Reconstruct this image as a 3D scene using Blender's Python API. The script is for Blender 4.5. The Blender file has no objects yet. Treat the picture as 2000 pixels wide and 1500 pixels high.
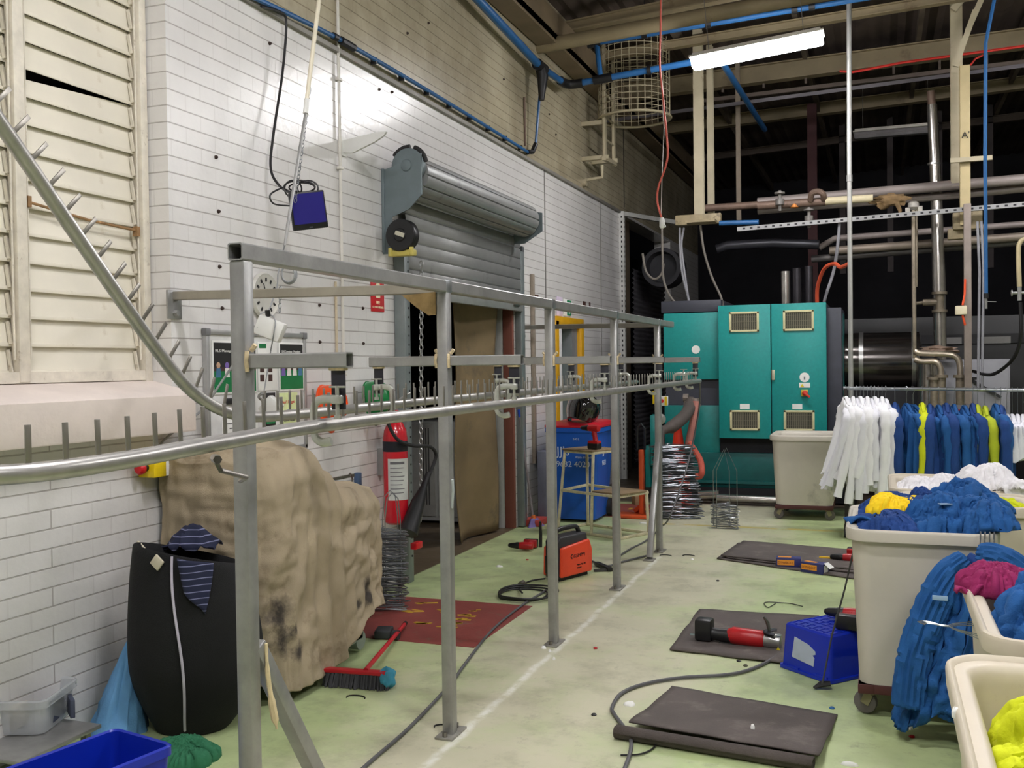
import bpy, bmesh, math, random
import numpy as np
from mathutils import Vector, Matrix, noise
from math import sin, cos, pi, radians, sqrt, atan2, hypot
S = bpy.context.scene
COL = S.collection

# ------------------------------------------------------------------ camera, world, exposure
CX, CY, FPX, EYE = 1000.0, 750.0, 1956.08, Vector((0, 0, 1.65))
CR = Vector((0.93884927, 0.34406927, -0.01335621))
CU = Vector((0.00585504, 0.02283115, 0.99972219))
CF = Vector((-0.34427862, 0.93866665, -0.01942047))
cam = bpy.data.cameras.new('camera'); cam.sensor_fit = 'HORIZONTAL'; cam.sensor_width = 36.0
cam.lens = FPX / 2000 * 36; cam.clip_start = 0.05; cam.clip_end = 100
co = bpy.data.objects.new('camera', cam); COL.objects.link(co)
m = Matrix((CR, CU, -CF)).transposed().to_4x4(); m.translation = EYE; co.matrix_world = m
S.camera = co
W = bpy.data.worlds.new('world'); S.world = W; W.use_nodes = True
W.node_tree.nodes['Background'].inputs[0].default_value = (0.5, 0.55, 0.7, 1)
W.node_tree.nodes['Background'].inputs[1].default_value = 0.01
S.view_settings.view_transform = 'Standard'; S.view_settings.look = 'None'
S.view_settings.gamma = 1; S.view_settings.use_curve_mapping = False
S.view_settings.exposure = 1.68
LAMP_E = 34.0          # emission of a lit fluorescent diffuser
# lit twin-tube battens of the hall: x, y, z, tilt
LAMPS = [(-1.10, 10.0, 4.66), (-1.0, 3.2, 4.62), (2.3, 6.2, 4.8), (2.3, 1.0, 4.8), (-1.1, .3, 4.62), (2.6, 10.4, 4.8)]

# ------------------------------------------------------------------ surveying helpers: sight lines met with real planes of the hall
def ray(px, py): return CF + CR * ((px - CX) / FPX) - CU * ((py - CY) / FPX)
def F(px, py, z=0.0):
    d = ray(px, py); return EYE + d * ((z - EYE.z) / d.z)
def WX(px, py, x=-3.45):
    d = ray(px, py); return EYE + d * (x / d.x)
def WY(px, py, y):
    d = ray(px, py); return EYE + d * (y / d.y)

# ------------------------------------------------------------------ materials
def lin(c):
    return tuple(((v / 255) / 12.92 if v / 255 <= 0.04045 else ((v / 255 + 0.055) / 1.055) ** 2.4) for v in c) + (1,)
MATS = {}
def N(nt, t, **kw):
    n = nt.nodes.new(t)
    for k, v in kw.items():
        if k.startswith('_'): setattr(n, k[1:], v)
        else:
            n.inputs[int(k[1:]) if k[0] == 'i' and k[1:].isdigit() else k].default_value = v
    return n
def newmat(name):
    mt = bpy.data.materials.new(name); mt.use_nodes = True
    nt = mt.node_tree; b = nt.nodes['Principled BSDF']
    return mt, nt, b
def M(name, col, rough=.5, metal=0.0, var=.12, vs=7.0, bump=0.0, bs=60.0, dirt=None, da=.55, ds=3.0, coat=0.0, emit=0.0, alpha=1.0, trans=0.0):
    if name in MATS: return MATS[name]
    mt, nt, b = newmat(name); L = nt.links.new
    c = lin(col)
    tc = N(nt, 'ShaderNodeTexCoord')
    n1 = N(nt, 'ShaderNodeTexNoise', Scale=vs, Detail=5.0, Roughness=.6); L(tc.outputs['Object'], n1.inputs['Vector'])
    r = N(nt, 'ShaderNodeMapRange', i1=.3, i2=.7, i3=1 - var, i4=1 + var); L(n1.outputs['Fac'], r.inputs[0])
    mx = N(nt, 'ShaderNodeMix', _data_type='RGBA', _blend_type='MULTIPLY'); mx.inputs[0].default_value = 1
    mx.inputs[6].default_value = c; L(r.outputs[0], mx.inputs[7])
    out = mx.outputs[2]
    if dirt:
        n2 = N(nt, 'ShaderNodeTexNoise', Scale=ds, Detail=8.0, Roughness=.7); L(tc.outputs['Object'], n2.inputs['Vector'])
        r2 = N(nt, 'ShaderNodeMapRange', i1=da, i2=da + .15, i3=0.0, i4=.85); L(n2.outputs['Fac'], r2.inputs[0])
        m2 = N(nt, 'ShaderNodeMix', _data_type='RGBA'); L(r2.outputs[0], m2.inputs[0]); L(out, m2.inputs[6]); m2.inputs[7].default_value = lin(dirt)
        out = m2.outputs[2]
    L(out, b.inputs['Base Color'])
    b.inputs['Roughness'].default_value = rough; b.inputs['Metallic'].default_value = metal
    b.inputs['Coat Weight'].default_value = coat; b.inputs['Alpha'].default_value = alpha; b.inputs['Transmission Weight'].default_value = trans
    if emit:
        b.inputs['Emission Color'].default_value = c; b.inputs['Emission Strength'].default_value = emit
    if bump:
        n3 = N(nt, 'ShaderNodeTexNoise', Scale=bs, Detail=4.0); L(tc.outputs['Object'], n3.inputs['Vector'])
        bp = N(nt, 'ShaderNodeBump', Strength=bump, Distance=.01); L(n3.outputs['Fac'], bp.inputs['Height']); L(bp.outputs[0], b.inputs['Normal'])
    MATS[name] = mt; return mt
def brick_mat(name, hole=False):
    mt, nt, b = newmat(name); L = nt.links.new
    tc = N(nt, 'ShaderNodeTexCoord'); sp = N(nt, 'ShaderNodeSeparateXYZ')
    geo = N(nt, 'ShaderNodeNewGeometry'); L(geo.outputs['Position'], sp.inputs[0])
    ad = N(nt, 'ShaderNodeMath', _operation='ADD'); L(sp.outputs[0], ad.inputs[0]); L(sp.outputs[1], ad.inputs[1])
    cb = N(nt, 'ShaderNodeCombineXYZ'); L(ad.outputs[0], cb.inputs[0]); L(sp.outputs[2], cb.inputs[1])
    br = N(nt, 'ShaderNodeTexBrick', _offset=.5); L(cb.outputs[0], br.inputs['Vector'])
    br.inputs['Scale'].default_value = 1; br.inputs['Brick Width'].default_value = .245; br.inputs['Row Height'].default_value = .0862
    br.inputs['Mortar Size'].default_value = .0042; br.inputs['Mortar Smooth'].default_value = .25
    st = N(nt, 'ShaderNodeMath', _operation='GREATER_THAN'); st.inputs[1].default_value = 3.815; L(sp.outputs[2], st.inputs[0])
    # paint: white below the pipe ledge, old cream above it
    paint = N(nt, 'ShaderNodeMix', _data_type='RGBA'); paint.inputs[6].default_value = lin((232, 230, 228)); paint.inputs[7].default_value = lin((196, 186, 160)); L(st.outputs[0], paint.inputs[0])
    n1 = N(nt, 'ShaderNodeTexNoise', Scale=.9, Detail=7.0, Roughness=.62); L(geo.outputs['Position'], n1.inputs['Vector'])
    r1 = N(nt, 'ShaderNodeMapRange', i1=.35, i2=.75, i3=1.0, i4=.8); L(n1.outputs['Fac'], r1.inputs[0])
    mu = N(nt, 'ShaderNodeMix', _data_type='RGBA', _blend_type='MULTIPLY'); mu.inputs[0].default_value = 1; L(paint.outputs[2], mu.inputs[6]); L(r1.outputs[0], mu.inputs[7])
    # sooty old paint at the far end and top of the cream band
    n4 = N(nt, 'ShaderNodeTexNoise', Scale=.75, Detail=8.0, Roughness=.68); L(geo.outputs['Position'], n4.inputs['Vector'])
    r4 = N(nt, 'ShaderNodeMapRange', i1=.38, i2=.66, i3=0.0, i4=.8); L(n4.outputs['Fac'], r4.inputs[0])
    m4 = N(nt, 'ShaderNodeMath', _operation='MULTIPLY'); L(r4.outputs[0], m4.inputs[0]); L(st.outputs[0], m4.inputs[1])
    so = N(nt, 'ShaderNodeMix', _data_type='RGBA'); L(m4.outputs[0], so.inputs[0]); L(mu.outputs[2], so.inputs[6]); so.inputs[7].default_value = lin((134, 122, 98))
    b2 = N(nt, 'ShaderNodeTexBrick', _offset=.5); L(cb.outputs[0], b2.inputs['Vector'])
    for k_, v_ in (('Scale', 1), ('Brick Width', 900.0), ('Row Height', .0862), ('Mortar Size', .0036), ('Mortar Smooth', .3)): b2.inputs[k_].default_value = v_
    mo = N(nt, 'ShaderNodeMix', _data_type='RGBA', _blend_type='MULTIPLY'); L(br.outputs['Fac'], mo.inputs[0]); L(so.outputs[2], mo.inputs[6]); mo.inputs[7].default_value = (.95, .945, .94, 1)
    mp_ = N(nt, 'ShaderNodeMix', _data_type='RGBA', _blend_type='MULTIPLY'); L(b2.outputs['Fac'], mp_.inputs[0]); L(mo.outputs[2], mp_.inputs[6]); mp_.inputs[7].default_value = (.66, .64, .63, 1)  # joint lines darkened: dirt plus raking shadow painted into the colour
    L(mp_.outputs[2], b.inputs['Base Color'])
    b.inputs['Roughness'].default_value = .24; b.inputs['Specular IOR Level'].default_value = .6
    n2 = N(nt, 'ShaderNodeTexNoise', Scale=26.0, Detail=4.0); L(geo.outputs['Position'], n2.inputs['Vector'])
    ja = N(nt, 'ShaderNodeMath', _operation='MULTIPLY_ADD'); L(br.outputs['Fac'], ja.inputs[0]); ja.inputs[1].default_value = .25; L(b2.outputs['Fac'], ja.inputs[2])
    iv = N(nt, 'ShaderNodeMath', _operation='MULTIPLY_ADD'); L(ja.outputs[0], iv.inputs[0]); iv.inputs[1].default_value = -1.0
    sc = N(nt, 'ShaderNodeMath', _operation='MULTIPLY'); L(n2.outputs['Fac'], sc.inputs[0]); sc.inputs[1].default_value = .22; L(sc.outputs[0], iv.inputs[2])
    bp = N(nt, 'ShaderNodeBump', Strength=.5, Distance=.012); L(iv.outputs[0], bp.inputs['Height']); L(bp.outputs[0], b.inputs['Normal'])
    return mt
def floor_mat():
    mt, nt, b = newmat('floor paint'); L = nt.links.new
    geo = N(nt, 'ShaderNodeNewGeometry'); sp = N(nt, 'ShaderNodeSeparateXYZ'); L(geo.outputs['Position'], sp.inputs[0])
    def nz(s, d=6.0, r=.6):
        n = N(nt, 'ShaderNodeTexNoise', Scale=s, Detail=d, Roughness=r); L(geo.outputs['Position'], n.inputs['Vector']); return n.outputs['Fac']
    def rng(i, a, b_, c=0.0, d=1.0):
        r = N(nt, 'ShaderNodeMapRange', i1=a, i2=b_, i3=c, i4=d); L(i, r.inputs[0]); return r.outputs[0]
    def math(op, x, y):
        n = N(nt, 'ShaderNodeMath', _operation=op)
        for i, v in enumerate((x, y)):
            if isinstance(v, (int, float)): n.inputs[i].default_value = v
            else: L(v, n.inputs[i])
        return n.outputs[0]
    def mix(f, a, b_):
        n = N(nt, 'ShaderNodeMix', _data_type='RGBA')
        for i, v in ((0, f), (6, a), (7, b_)):
            if hasattr(v, 'node'): L(v, n.inputs[i])
            else: n.inputs[i].default_value = v
        return n.outputs[2]
    c = mix(rng(nz(1.3, 8.0, .65), .35, .68), lin((190, 204, 150)), lin((160, 178, 126)))
    # worn concrete along the post line and towards the near end
    band = rng(math('ABSOLUTE', math('ADD', sp.outputs[0], 1.55), 0), .25, 1.15, .33, 0.0)
    worn = rng(math('ADD', nz(1.1, 9.0, .72), band), .55, .82, 0.0, .85)
    c = mix(worn, c, lin((202, 196, 174)))
    c = mix(rng(nz(2.6, 9.0, .72), .50, .70, 0, .55), c, lin((138, 138, 110)))
    c = mix(rng(nz(7.0, 9.0, .78), .56, .70, 0, .5), c, lin((112, 110, 90)))
    c = mix(rng(nz(40, 4.0, .7), .66, .75, 0, .35), c, lin((90, 92, 76)))
    # pale dust swept into a line between the base plates
    wob = math('MULTIPLY', math('SUBTRACT', nz(3.0), .5), .07)
    dl = rng(math('ABSOLUTE', math('ADD', math('ADD', sp.outputs[0], 1.76), wob), 0), .008, .03, 1.0, 0.0)
    dl = math('MULTIPLY', dl, rng(nz(9.0, 6.0, .7), .36, .55))
    dl = math('MULTIPLY', dl, rng(sp.outputs[1], 8.3, 8.45, 1.0, 0.0))
    c = mix(dl, c, lin((226, 226, 214)))
    # worn yellow walkway line
    yl = rng(math('ABSOLUTE', math('SUBTRACT', sp.outputs[1], 10.12), 0), .035, .05, .75, 0.0)
    yl = math('MULTIPLY', yl, rng(sp.outputs[0], -2.3, -2.2)); yl = math('MULTIPLY', yl, rng(nz(6.0), .38, .5))
    c = mix(yl, c, lin((196, 176, 84)))
    # unpainted brown floor beyond the roller door and the far bay
    c = mix(rng(sp.outputs[0], -3.46, -3.44, 1.0, 0.0), c, lin((96, 82, 62)))
    far = rng(math('ADD', sp.outputs[1], math('MULTIPLY', nz(2.0), .5)), 11.75, 11.95)
    c = mix(far, c, lin((78, 68, 56)))
    L(c, b.inputs['Base Color']); L(rng(nz(3.0), .3, .7, .32, .6), b.inputs['Roughness'])
    bp = N(nt, 'ShaderNodeBump', Strength=.12, Distance=.004); L(nz(30), bp.inputs['Height']); L(bp.outputs[0], b.inputs['Normal'])
    return mt

# ------------------------------------------------------------------ mesh builder
def wmat(o):
    mw = o.matrix_basis.copy()
    if o.parent: mw = wmat(o.parent) @ o.matrix_parent_inverse @ mw
    return mw
def basis(d, up=(0, 0, 1)):
    d = Vector(d).normalized(); up = Vector(up)
    if abs(d.dot(up)) > .98: up = Vector((1, 0, 0)) if abs(d.x) < .9 else Vector((0, 1, 0))
    s = d.cross(up).normalized(); return s, s.cross(d).normalized(), d
class MB:
    def __init__(s): s.bm = bmesh.new()
    def add(s, vs, fs):
        v = [s.bm.verts.new(p) for p in vs]
        for f in fs:
            try: s.bm.faces.new([v[i] for i in f])
            except ValueError: pass
        return v
    def box(s, c, d, rz=0, bev=0.0, mat=None, seg=2):
        t = bmesh.new(); bmesh.ops.create_cube(t, size=1)
        for v in t.verts: v.co = Vector((v.co.x * d[0], v.co.y * d[1], v.co.z * d[2]))
        if bev: bmesh.ops.bevel(t, geom=list(t.edges), offset=min(bev, .49 * min(d)), segments=seg, profile=.5, affect='EDGES')
        X = Matrix.Translation(Vector(c)) @ (mat if mat else Matrix.Rotation(rz, 4, 'Z'))
        s._merge(t, X); return s
    def _merge(s, t, X=None):
        if X is not None: bmesh.ops.transform(t, matrix=X, verts=t.verts)
        mp = {}
        for v in t.verts: mp[v] = s.bm.verts.new(v.co)
        for f in t.faces:
            try: s.bm.faces.new([mp[v] for v in f.verts])
            except ValueError: pass
        t.free()
    def bar(s, a, b, w, h, up=(0, 0, 1), bev=0.0, open_ends=False, wall=.004):
        a = Vector(a); b = Vector(b); sd, u, d = basis(b - a, up); L = (b - a).length
        X = Matrix((sd, u, d)).transposed().to_4x4(); X.translation = (a + b) / 2
        if not open_ends:
            t = bmesh.new(); bmesh.ops.create_cube(t, size=1)
            for v in t.verts: v.co = Vector((v.co.x * w, v.co.y * h, v.co.z * L))
            if bev: bmesh.ops.bevel(t, geom=list(t.edges), offset=min(bev, .45 * min(w, h)), segments=2, profile=.5, affect='EDGES')
            s._merge(t, X)
        else:
            t = bmesh.new(); rings = []
            for (ww, hh) in ((w, h), (w - 2 * wall, h - 2 * wall)):
                for z in (-L / 2, L / 2):
                    c = .09 * min(ww, hh); r = []
                    for sx, sy in ((1, 1), (-1, 1), (-1, -1), (1, -1)):
                        pts = [(sx * ww / 2, sy * (hh / 2 - c)), (sx * (ww / 2 - c), sy * hh / 2)] 
                        if sx * sy < 0: pts.reverse()
                        r += [t.verts.new((x, y, z)) for x, y in pts]
                    rings.append(r)
            n = 8
            for i in range(n):
                j = (i + 1) % n
                t.faces.new([rings[0][i], rings[0][j], rings[1][j], rings[1][i]]); t.faces.new([rings[2][j], rings[2][i], rings[3][i], rings[3][j]])
                for e in (0, 1): t.faces.new([rings[e][i], rings[e + 2][i], rings[e + 2][j], rings[e][j]] if e == 0 else [rings[e][j], rings[e + 2][j], rings[e + 2][i], rings[e][i]])
            s._merge(t, X)
        return s
    def tube(s, pts, r, n=8, caps=True, closed=False, flat=1.0):
        pts = [Vector(p) for p in pts]; k = len(pts); rs = r if isinstance(r, (list, tuple)) else [r] * k
        ref = None; rings = []
        for i, p in enumerate(pts):
            a = pts[i - 1] if (i or closed) else p; b = pts[(i + 1) % k] if (i < k - 1 or closed) else p
            d = (b - a)
            if d.length < 1e-9: d = Vector((0, 0, 1))
            d.normalize()
            if ref is None: sd, u, d = basis(d)
            else:
                sd = ref - d * ref.dot(d)
                if sd.length < 1e-6: sd = basis(d)[0]
                sd.normalize(); u = sd.cross(d)
            ref = sd
            rings.append([s.bm.verts.new(p + (sd * cos(2 * pi * j / n) + u * sin(2 * pi * j / n) * flat) * rs[i]) for j in range(n)])
        for i in range(k if closed else k - 1):
            A = rings[i]; B = rings[(i + 1) % k]
            for j in range(n): s.bm.faces.new([A[j], A[(j + 1) % n], B[(j + 1) % n], B[j]])
        if caps and not closed:
            s.bm.faces.new(list(reversed(rings[0]))); s.bm.faces.new(rings[-1])
        return s
    def lathe(s, prof, n=24, X=None, caps=True):
        X = X or Matrix.Identity(4); rings = []
        for r, z in prof:
            rings.append([s.bm.verts.new(X @ Vector((r * cos(2 * pi * j / n), r * sin(2 * pi * j / n), z))) for j in range(n)])
        for A, B in zip(rings, rings[1:]):
            for j in range(n): s.bm.faces.new([A[j], A[(j + 1) % n], B[(j + 1) % n], B[j]])
        if caps: s.bm.faces.new(list(reversed(rings[0]))); s.bm.faces.new(rings[-1])
        return s
    def cyl(s, a, b, r, n=16, r2=None): return s.tube([a, b], [r, r if r2 is None else r2], n)
    def prism(s, poly, d, X=None):
        X = X or Matrix.Identity(4); n = len(poly)
        A = [s.bm.verts.new(X @ Vector((p[0], p[1], 0))) for p in poly]; B = [s.bm.verts.new(X @ Vector((p[0], p[1], d))) for p in poly]
        s.bm.faces.new(list(reversed(A))); s.bm.faces.new(B)
        for i in range(n): s.bm.faces.new([A[i], A[(i + 1) % n], B[(i + 1) % n], B[i]])
        return s
    def grid(s, f, nu, nv, cu=False):
        R = [[s.bm.verts.new(f(i / (nu if cu else nu - 1), j / (nv - 1))) for i in range(nu)] for j in range(nv)]
        for j in range(nv - 1):
            for i in range(nu if cu else nu - 1):
                s.bm.faces.new([R[j][i], R[j][(i + 1) % nu], R[j + 1][(i + 1) % nu], R[j + 1][i]])
        return R
    def build(s, name, mat, parent=None, local=False, ang=35, solid=0.0, sub=0, keep=False):
        bmesh.ops.recalc_face_normals(s.bm, faces=s.bm.faces)
        vs = [v.co for v in s.bm.verts]
        if keep: c = Vector((0, 0, 0))
        else:
            lo = Vector([min(v[i] for v in vs) for i in range(3)]); hi = Vector([max(v[i] for v in vs) for i in range(3)])
            c = Vector(((lo.x + hi.x) / 2, (lo.y + hi.y) / 2, lo.z))
        for v in s.bm.verts: v.co -= c
        me = bpy.data.meshes.new(name); s.bm.to_mesh(me); s.bm.free()
        me.polygons.foreach_set('use_smooth', [True] * len(me.polygons)); me.set_sharp_from_angle(angle=radians(ang))
        me.materials.append(mat)
        o = bpy.data.objects.new(name, me); COL.objects.link(o); o.location = c
        if parent:
            o.parent = parent
            if not local: o.matrix_parent_inverse = wmat(parent).inverted()
        if solid:
            q = o.modifiers.new('thickness', 'SOLIDIFY'); q.thickness = solid; q.offset = 0
        if sub:
            q = o.modifiers.new('smooth', 'SUBSURF'); q.levels = q.render_levels = sub
        return o
def thing(name, label, cat, loc=(0, 0, 0), rz=0, group=None):
    o = bpy.data.objects.new(name, None); COL.objects.link(o); o.empty_display_size = .05
    o.location = loc; o.rotation_euler = (0, 0, rz); o['label'] = label; o['category'] = cat
    if group: o['group'] = group
    return o
def tag(o, label, cat, group=None, kind=None):
    o['label'] = label; o['category'] = cat
    if group: o['group'] = group
    if kind: o['kind'] = kind
    return o
def struct(o, label=None, cat=None):
    o['kind'] = 'structure'
    if label: o['label'] = label; o['category'] = cat
    return o
def dup(root, loc=None, rz=None, label=None, parent=None, offset=None):
    r = root.copy(); COL.objects.link(r)
    if parent is not None: r.parent = parent
    if loc is not None: r.location = loc
    if offset is not None: r.location = r.location + Vector(offset)
    if rz is not None: r.rotation_euler = (0, 0, rz)
    if label: r['label'] = label
    for ch in list(root.children): dup(ch, parent=r)
    return r
def wrinkle(P, closed, exu, exv, lim, steps=90, stiff=.05, seed=0, up=None):
    """Give a cloth surface more cloth than it has room for and let it buckle outwards into creases."""
    P0 = np.array(P, float); rg = np.random.RandomState(seed)
    def nb(A, ax, k=1): return np.roll(A, -k, ax)
    gu = (np.roll(P0, -1, 1) - np.roll(P0, 1, 1)) if closed else np.gradient(P0, axis=1)
    Nn = np.cross(gu, np.gradient(P0, axis=0)); Nn /= np.linalg.norm(Nn, axis=2, keepdims=True) + 1e-9
    ref = (P0 - P0.mean((0, 1))) if up is None else np.broadcast_to(np.array(up, float), P0.shape)
    if (Nn * ref).sum() < 0: Nn = -Nn
    nz_ = rg.rand(*P0.shape[:2])
    for _ in range(2): nz_ = (nz_ + np.roll(nz_, 1, 1) + np.roll(nz_, -1, 1)) / 3
    Q = P0 + Nn * (nz_ * (max(lim) if np.ndim(lim) else lim) * .3)[..., None]
    sets = [((0, 1), 1 + exu), ((1, 0), 1 + exv), ((1, 1), 1 + (exu + exv) / 2), ((1, -1), 1 + (exu + exv) / 2)]
    L = []
    for (dj, di), k in sets:
        d0 = np.roll(P0, (-dj, -di), (0, 1)) - P0; msk = np.ones(P0.shape[:2], bool)
        if dj: msk[-1] = False
        if di > 0 and not closed: msk[:, -1] = False
        if di < 0 and not closed: msk[:, 0] = False
        L.append((np.linalg.norm(d0, axis=2) * k, msk))
    def lap(A):
        B = np.zeros_like(A); l = np.roll(A, 1, 1); r = np.roll(A, -1, 1)
        if not closed: l[:, 0] = A[:, 0]; r[:, -1] = A[:, -1]
        t = np.vstack([A[:1], A[:-1]]); d = np.vstack([A[1:], A[-1:]]); return (l + r + t + d) / 4 - A
    l0 = lap(P0); LM = np.broadcast_to(np.array(lim, float).reshape(-1, 1) if np.ndim(lim) else lim, P0.shape[:2])
    for it in range(steps):
        D = np.zeros_like(Q); C = np.zeros(Q.shape[:2])
        for ((dj, di), k), (l_, msk) in zip(sets, L):
            v = np.roll(Q, (-dj, -di), (0, 1)) - Q; n = np.linalg.norm(v, axis=2) + 1e-9
            c = v * ((n - l_) / n * .5 * msk)[..., None]; D += c; C += msk
            D -= np.roll(c, (dj, di), (0, 1)); C += np.roll(msk, (dj, di), (0, 1))
        Q += D / np.maximum(C, 1)[..., None] * 1.3
        Q += stiff * (lap(Q) - l0)
        h = ((Q - P0) * Nn).sum(2); T = Q - P0 - Nn * h[..., None]
        Q = P0 + T * .97 + Nn * np.clip(h, 0, LM)[..., None]
    return [[Vector(p) for p in row] for row in Q]
def blob(name, mat, c, dims, seed, amp=.35, sub=3, fr=2.2):
    b = MB(); t = bmesh.new(); bmesh.ops.create_icosphere(t, subdivisions=sub, radius=1)
    for v in t.verts:
        n = v.co.normalized(); k = 1 + amp * (nz(n * fr + Vector((seed, 0, 0))) + .6 * ridge(n * fr * 1.8 + Vector((0, seed, 0)), 1.0) - .4)
        v.co = Vector((n.x * k * dims[0] / 2, n.y * k * dims[1] / 2, n.z * k * dims[2] / 2))
    b._merge(t, Matrix.Translation(Vector(c))); return b.build(name, mat, ang=70)
def spline(pts, n=8):
    P = [Vector(p) for p in pts]; out = []
    for i in range(len(P) - 1):
        p0 = P[max(i - 1, 0)]; p1 = P[i]; p2 = P[i + 1]; p3 = P[min(i + 2, len(P) - 1)]
        for j in range(n):
            t = j / n
            out.append(.5 * ((2 * p1) + (p2 - p0) * t + (2 * p0 - 5 * p1 + 4 * p2 - p3) * t * t + (3 * p1 - p0 - 3 * p2 + p3) * t ** 3))
    return out + [P[-1]]
def text(s, size, X, mat, parent, name='lettering', depth=.001, align='LEFT', width=None):
    cu = bpy.data.curves.new(name, 'FONT'); cu.body = s; cu.size = size; cu.extrude = depth; cu.align_x = align; cu.resolution_u = 3
    t = bpy.data.objects.new('tmp', cu); COL.objects.link(t)
    dg = bpy.context.evaluated_depsgraph_get(); me = bpy.data.meshes.new_from_object(t.evaluated_get(dg)); bpy.data.objects.remove(t)
    if width:
        xs = [v.co.x for v in me.vertices]; k = width / (max(xs) - min(xs))
        for v in me.vertices: v.co.x *= k
    me.transform(X)
    me.materials.clear(); me.materials.append(mat)
    o = bpy.data.objects.new(name, me); COL.objects.link(o); o.parent = parent; o.matrix_parent_inverse = wmat(parent).inverted()
    return o
def frame_yz(p, flip=1):      # text/plate frame on the left wall: u = +y, v = +z, w = +x
    X = Matrix(((0, 0, 1), (1, 0, 0), (0, 1, 0))).to_4x4(); X.translation = Vector(p); return X
def frame_xz(p):              # facing the camera end of the hall: u = +x, v = +z, w = -y
    X = Matrix(((1, 0, 0), (0, 0, -1), (0, 1, 0))).to_4x4(); X.translation = Vector(p); return X
ORD = ['first', 'second', 'third', 'fourth', 'fifth', 'sixth', 'seventh', 'eighth', 'ninth', 'tenth', 'eleventh', 'twelfth', 'thirteenth', 'fourteenth', 'fifteenth']
def nz(p, s=1.0): return noise.noise(Vector(p) * s)
def ridge(p, s): return 1 - abs(noise.noise(Vector(p) * s)) * 2

# palette
galv = M('galvanised tube', (158, 158, 156), .36, .55, .16, 9, .05)
steel = M('bright steel', (190, 190, 188), .28, .9, .12, 12)
raw = M('raw pipe steel', (128, 124, 118), .3, .85, .16, 14)
weld = M('weld bead', (214, 196, 160), .5, .4, .3, 40)
plate = M('cast clamp steel', (196, 198, 190), .32, .7, .14, 20)
blackm = M('black plastic', (22, 22, 24), .42, 0, .2)
rubber = M('black rubber', (34, 33, 34), .7, 0, .2)
darkst = M('dark painted strap', (42, 42, 50), .5, .2, .2)
cream = M('cream painted steel', (174, 164, 138), .5, 0, .14, 3, .05, 30, (112, 92, 62), .6, 5)
redp = M('red plastic', (176, 24, 30), .38, 0, .12)
white = M('white plastic', (226, 226, 222), .4, 0, .05)
paper = M('white paper', (236, 236, 232), .7, 0, .04)
blackink = M('black ink', (24, 24, 26), .7, 0, .05)
blue = M('blue air pipe', (40, 94, 148), .35, 0, .1)
chrome = M('chromed wire', (150, 154, 158), .28, .9, .1)
teal = M('teal machine enamel', (20, 142, 138), .42, 0, .08, 30, .05, 200)
tealdk = M('dark teal enamel', (12, 92, 90), .45, 0, .15, 8)
dkgrey = M('dark grey enamel', (58, 60, 70), .5, 0, .15)
soot = M('dark machinery', (20, 20, 26), .6, 0, .3)
rust = M('rusty steel pipe', (112, 92, 80), .6, .3, .25, 9, .1, 50)
lagging = M('stainless cladding', (176, 172, 166), .22, .9, .2, 6, .12, 14)
orangeh = M('orange hose', (206, 84, 52), .5, 0, .1)

# ------------------------------------------------------------------ the hall
XW = -3.45
def wall_left():
    holes = [(1.2, 4.28, 1.53, 4.25), (6.9, 9.5, 0, 2.62), (10.82, 11.74, 0, 2.10), (13.98, 17.6, 0, 3.78)]
    ys = sorted({-5.0, 20.5} | {h[0] for h in holes} | {h[1] for h in holes}); zs = sorted({0.0, 6.4} | {h[2] for h in holes} | {h[3] for h in holes})
    T = .28; b = MB()
    def solid(i, j):
        if not (0 <= i < len(ys) - 1 and 0 <= j < len(zs) - 1): return None
        y = (ys[i] + ys[i + 1]) / 2; z = (zs[j] + zs[j + 1]) / 2
        return not any(h[0] < y < h[1] and h[2] < z < h[3] for h in holes)
    for i in range(len(ys) - 1):
        for j in range(len(zs) - 1):
            if not solid(i, j): continue
            y0, y1, z0, z1 = ys[i], ys[i + 1], zs[j], zs[j + 1]
            for x in (XW, XW - T): b.add([(x, y0, z0), (x, y1, z0), (x, y1, z1), (x, y0, z1)], [(0, 1, 2, 3)])
            for di, dj, q in ((-1, 0, ((y0, z0), (y0, z1))), (1, 0, ((y1, z0), (y1, z1))), (0, -1, ((y0, z0), (y1, z0))), (0, 1, ((y0, z1), (y1, z1)))):
                if not solid(i + di, j + dj):
                    (ya, za), (yb, zb) = q; b.add([(XW, ya, za), (XW, yb, zb), (XW - T, yb, zb), (XW - T, ya, za)], [(0, 1, 2, 3)])
    bmesh.ops.remove_doubles(b.bm, verts=b.bm.verts, dist=1e-5)
    return struct(b.build('wall_left', brick_mat('painted brick'), keep=True), 'painted brick side wall, white below the pipe and cream above', 'wall')
wall_left()
fl = MB(); fl.add([(-8, -5, 0), (6, -5, 0), (6, 24, 0), (-8, 24, 0)], [(0, 1, 2, 3)]); struct(fl.build('floor', floor_mat(), keep=True), 'worn pale green painted concrete floor', 'floor')
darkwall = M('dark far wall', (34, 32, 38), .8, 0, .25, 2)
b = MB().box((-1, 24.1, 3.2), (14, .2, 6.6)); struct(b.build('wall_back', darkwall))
b = MB().box((6.1, 9.5, 3.2), (.2, 29, 6.6)); struct(b.build('wall_right', M('dull side wall', (150, 146, 138), .8, 0, .2, 1)))
b = MB().box((-1, -5.1, 3.2), (14, .2, 6.6)); struct(b.build('wall_front', M('dull rear wall', (150, 146, 138), .8, 0, .2, 1)))
def roofz(x): return 5.72 + .05 * (x - XW)
b = MB()                                   # corrugated roof sheet, rising away from the brick wall
def rf(u, v):
    x = -3.75 + u * 9.95; return Vector((x, -5.2 + v * 29.4, roofz(x) + .02 * sin(x * 2 * pi / .19)))
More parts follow.
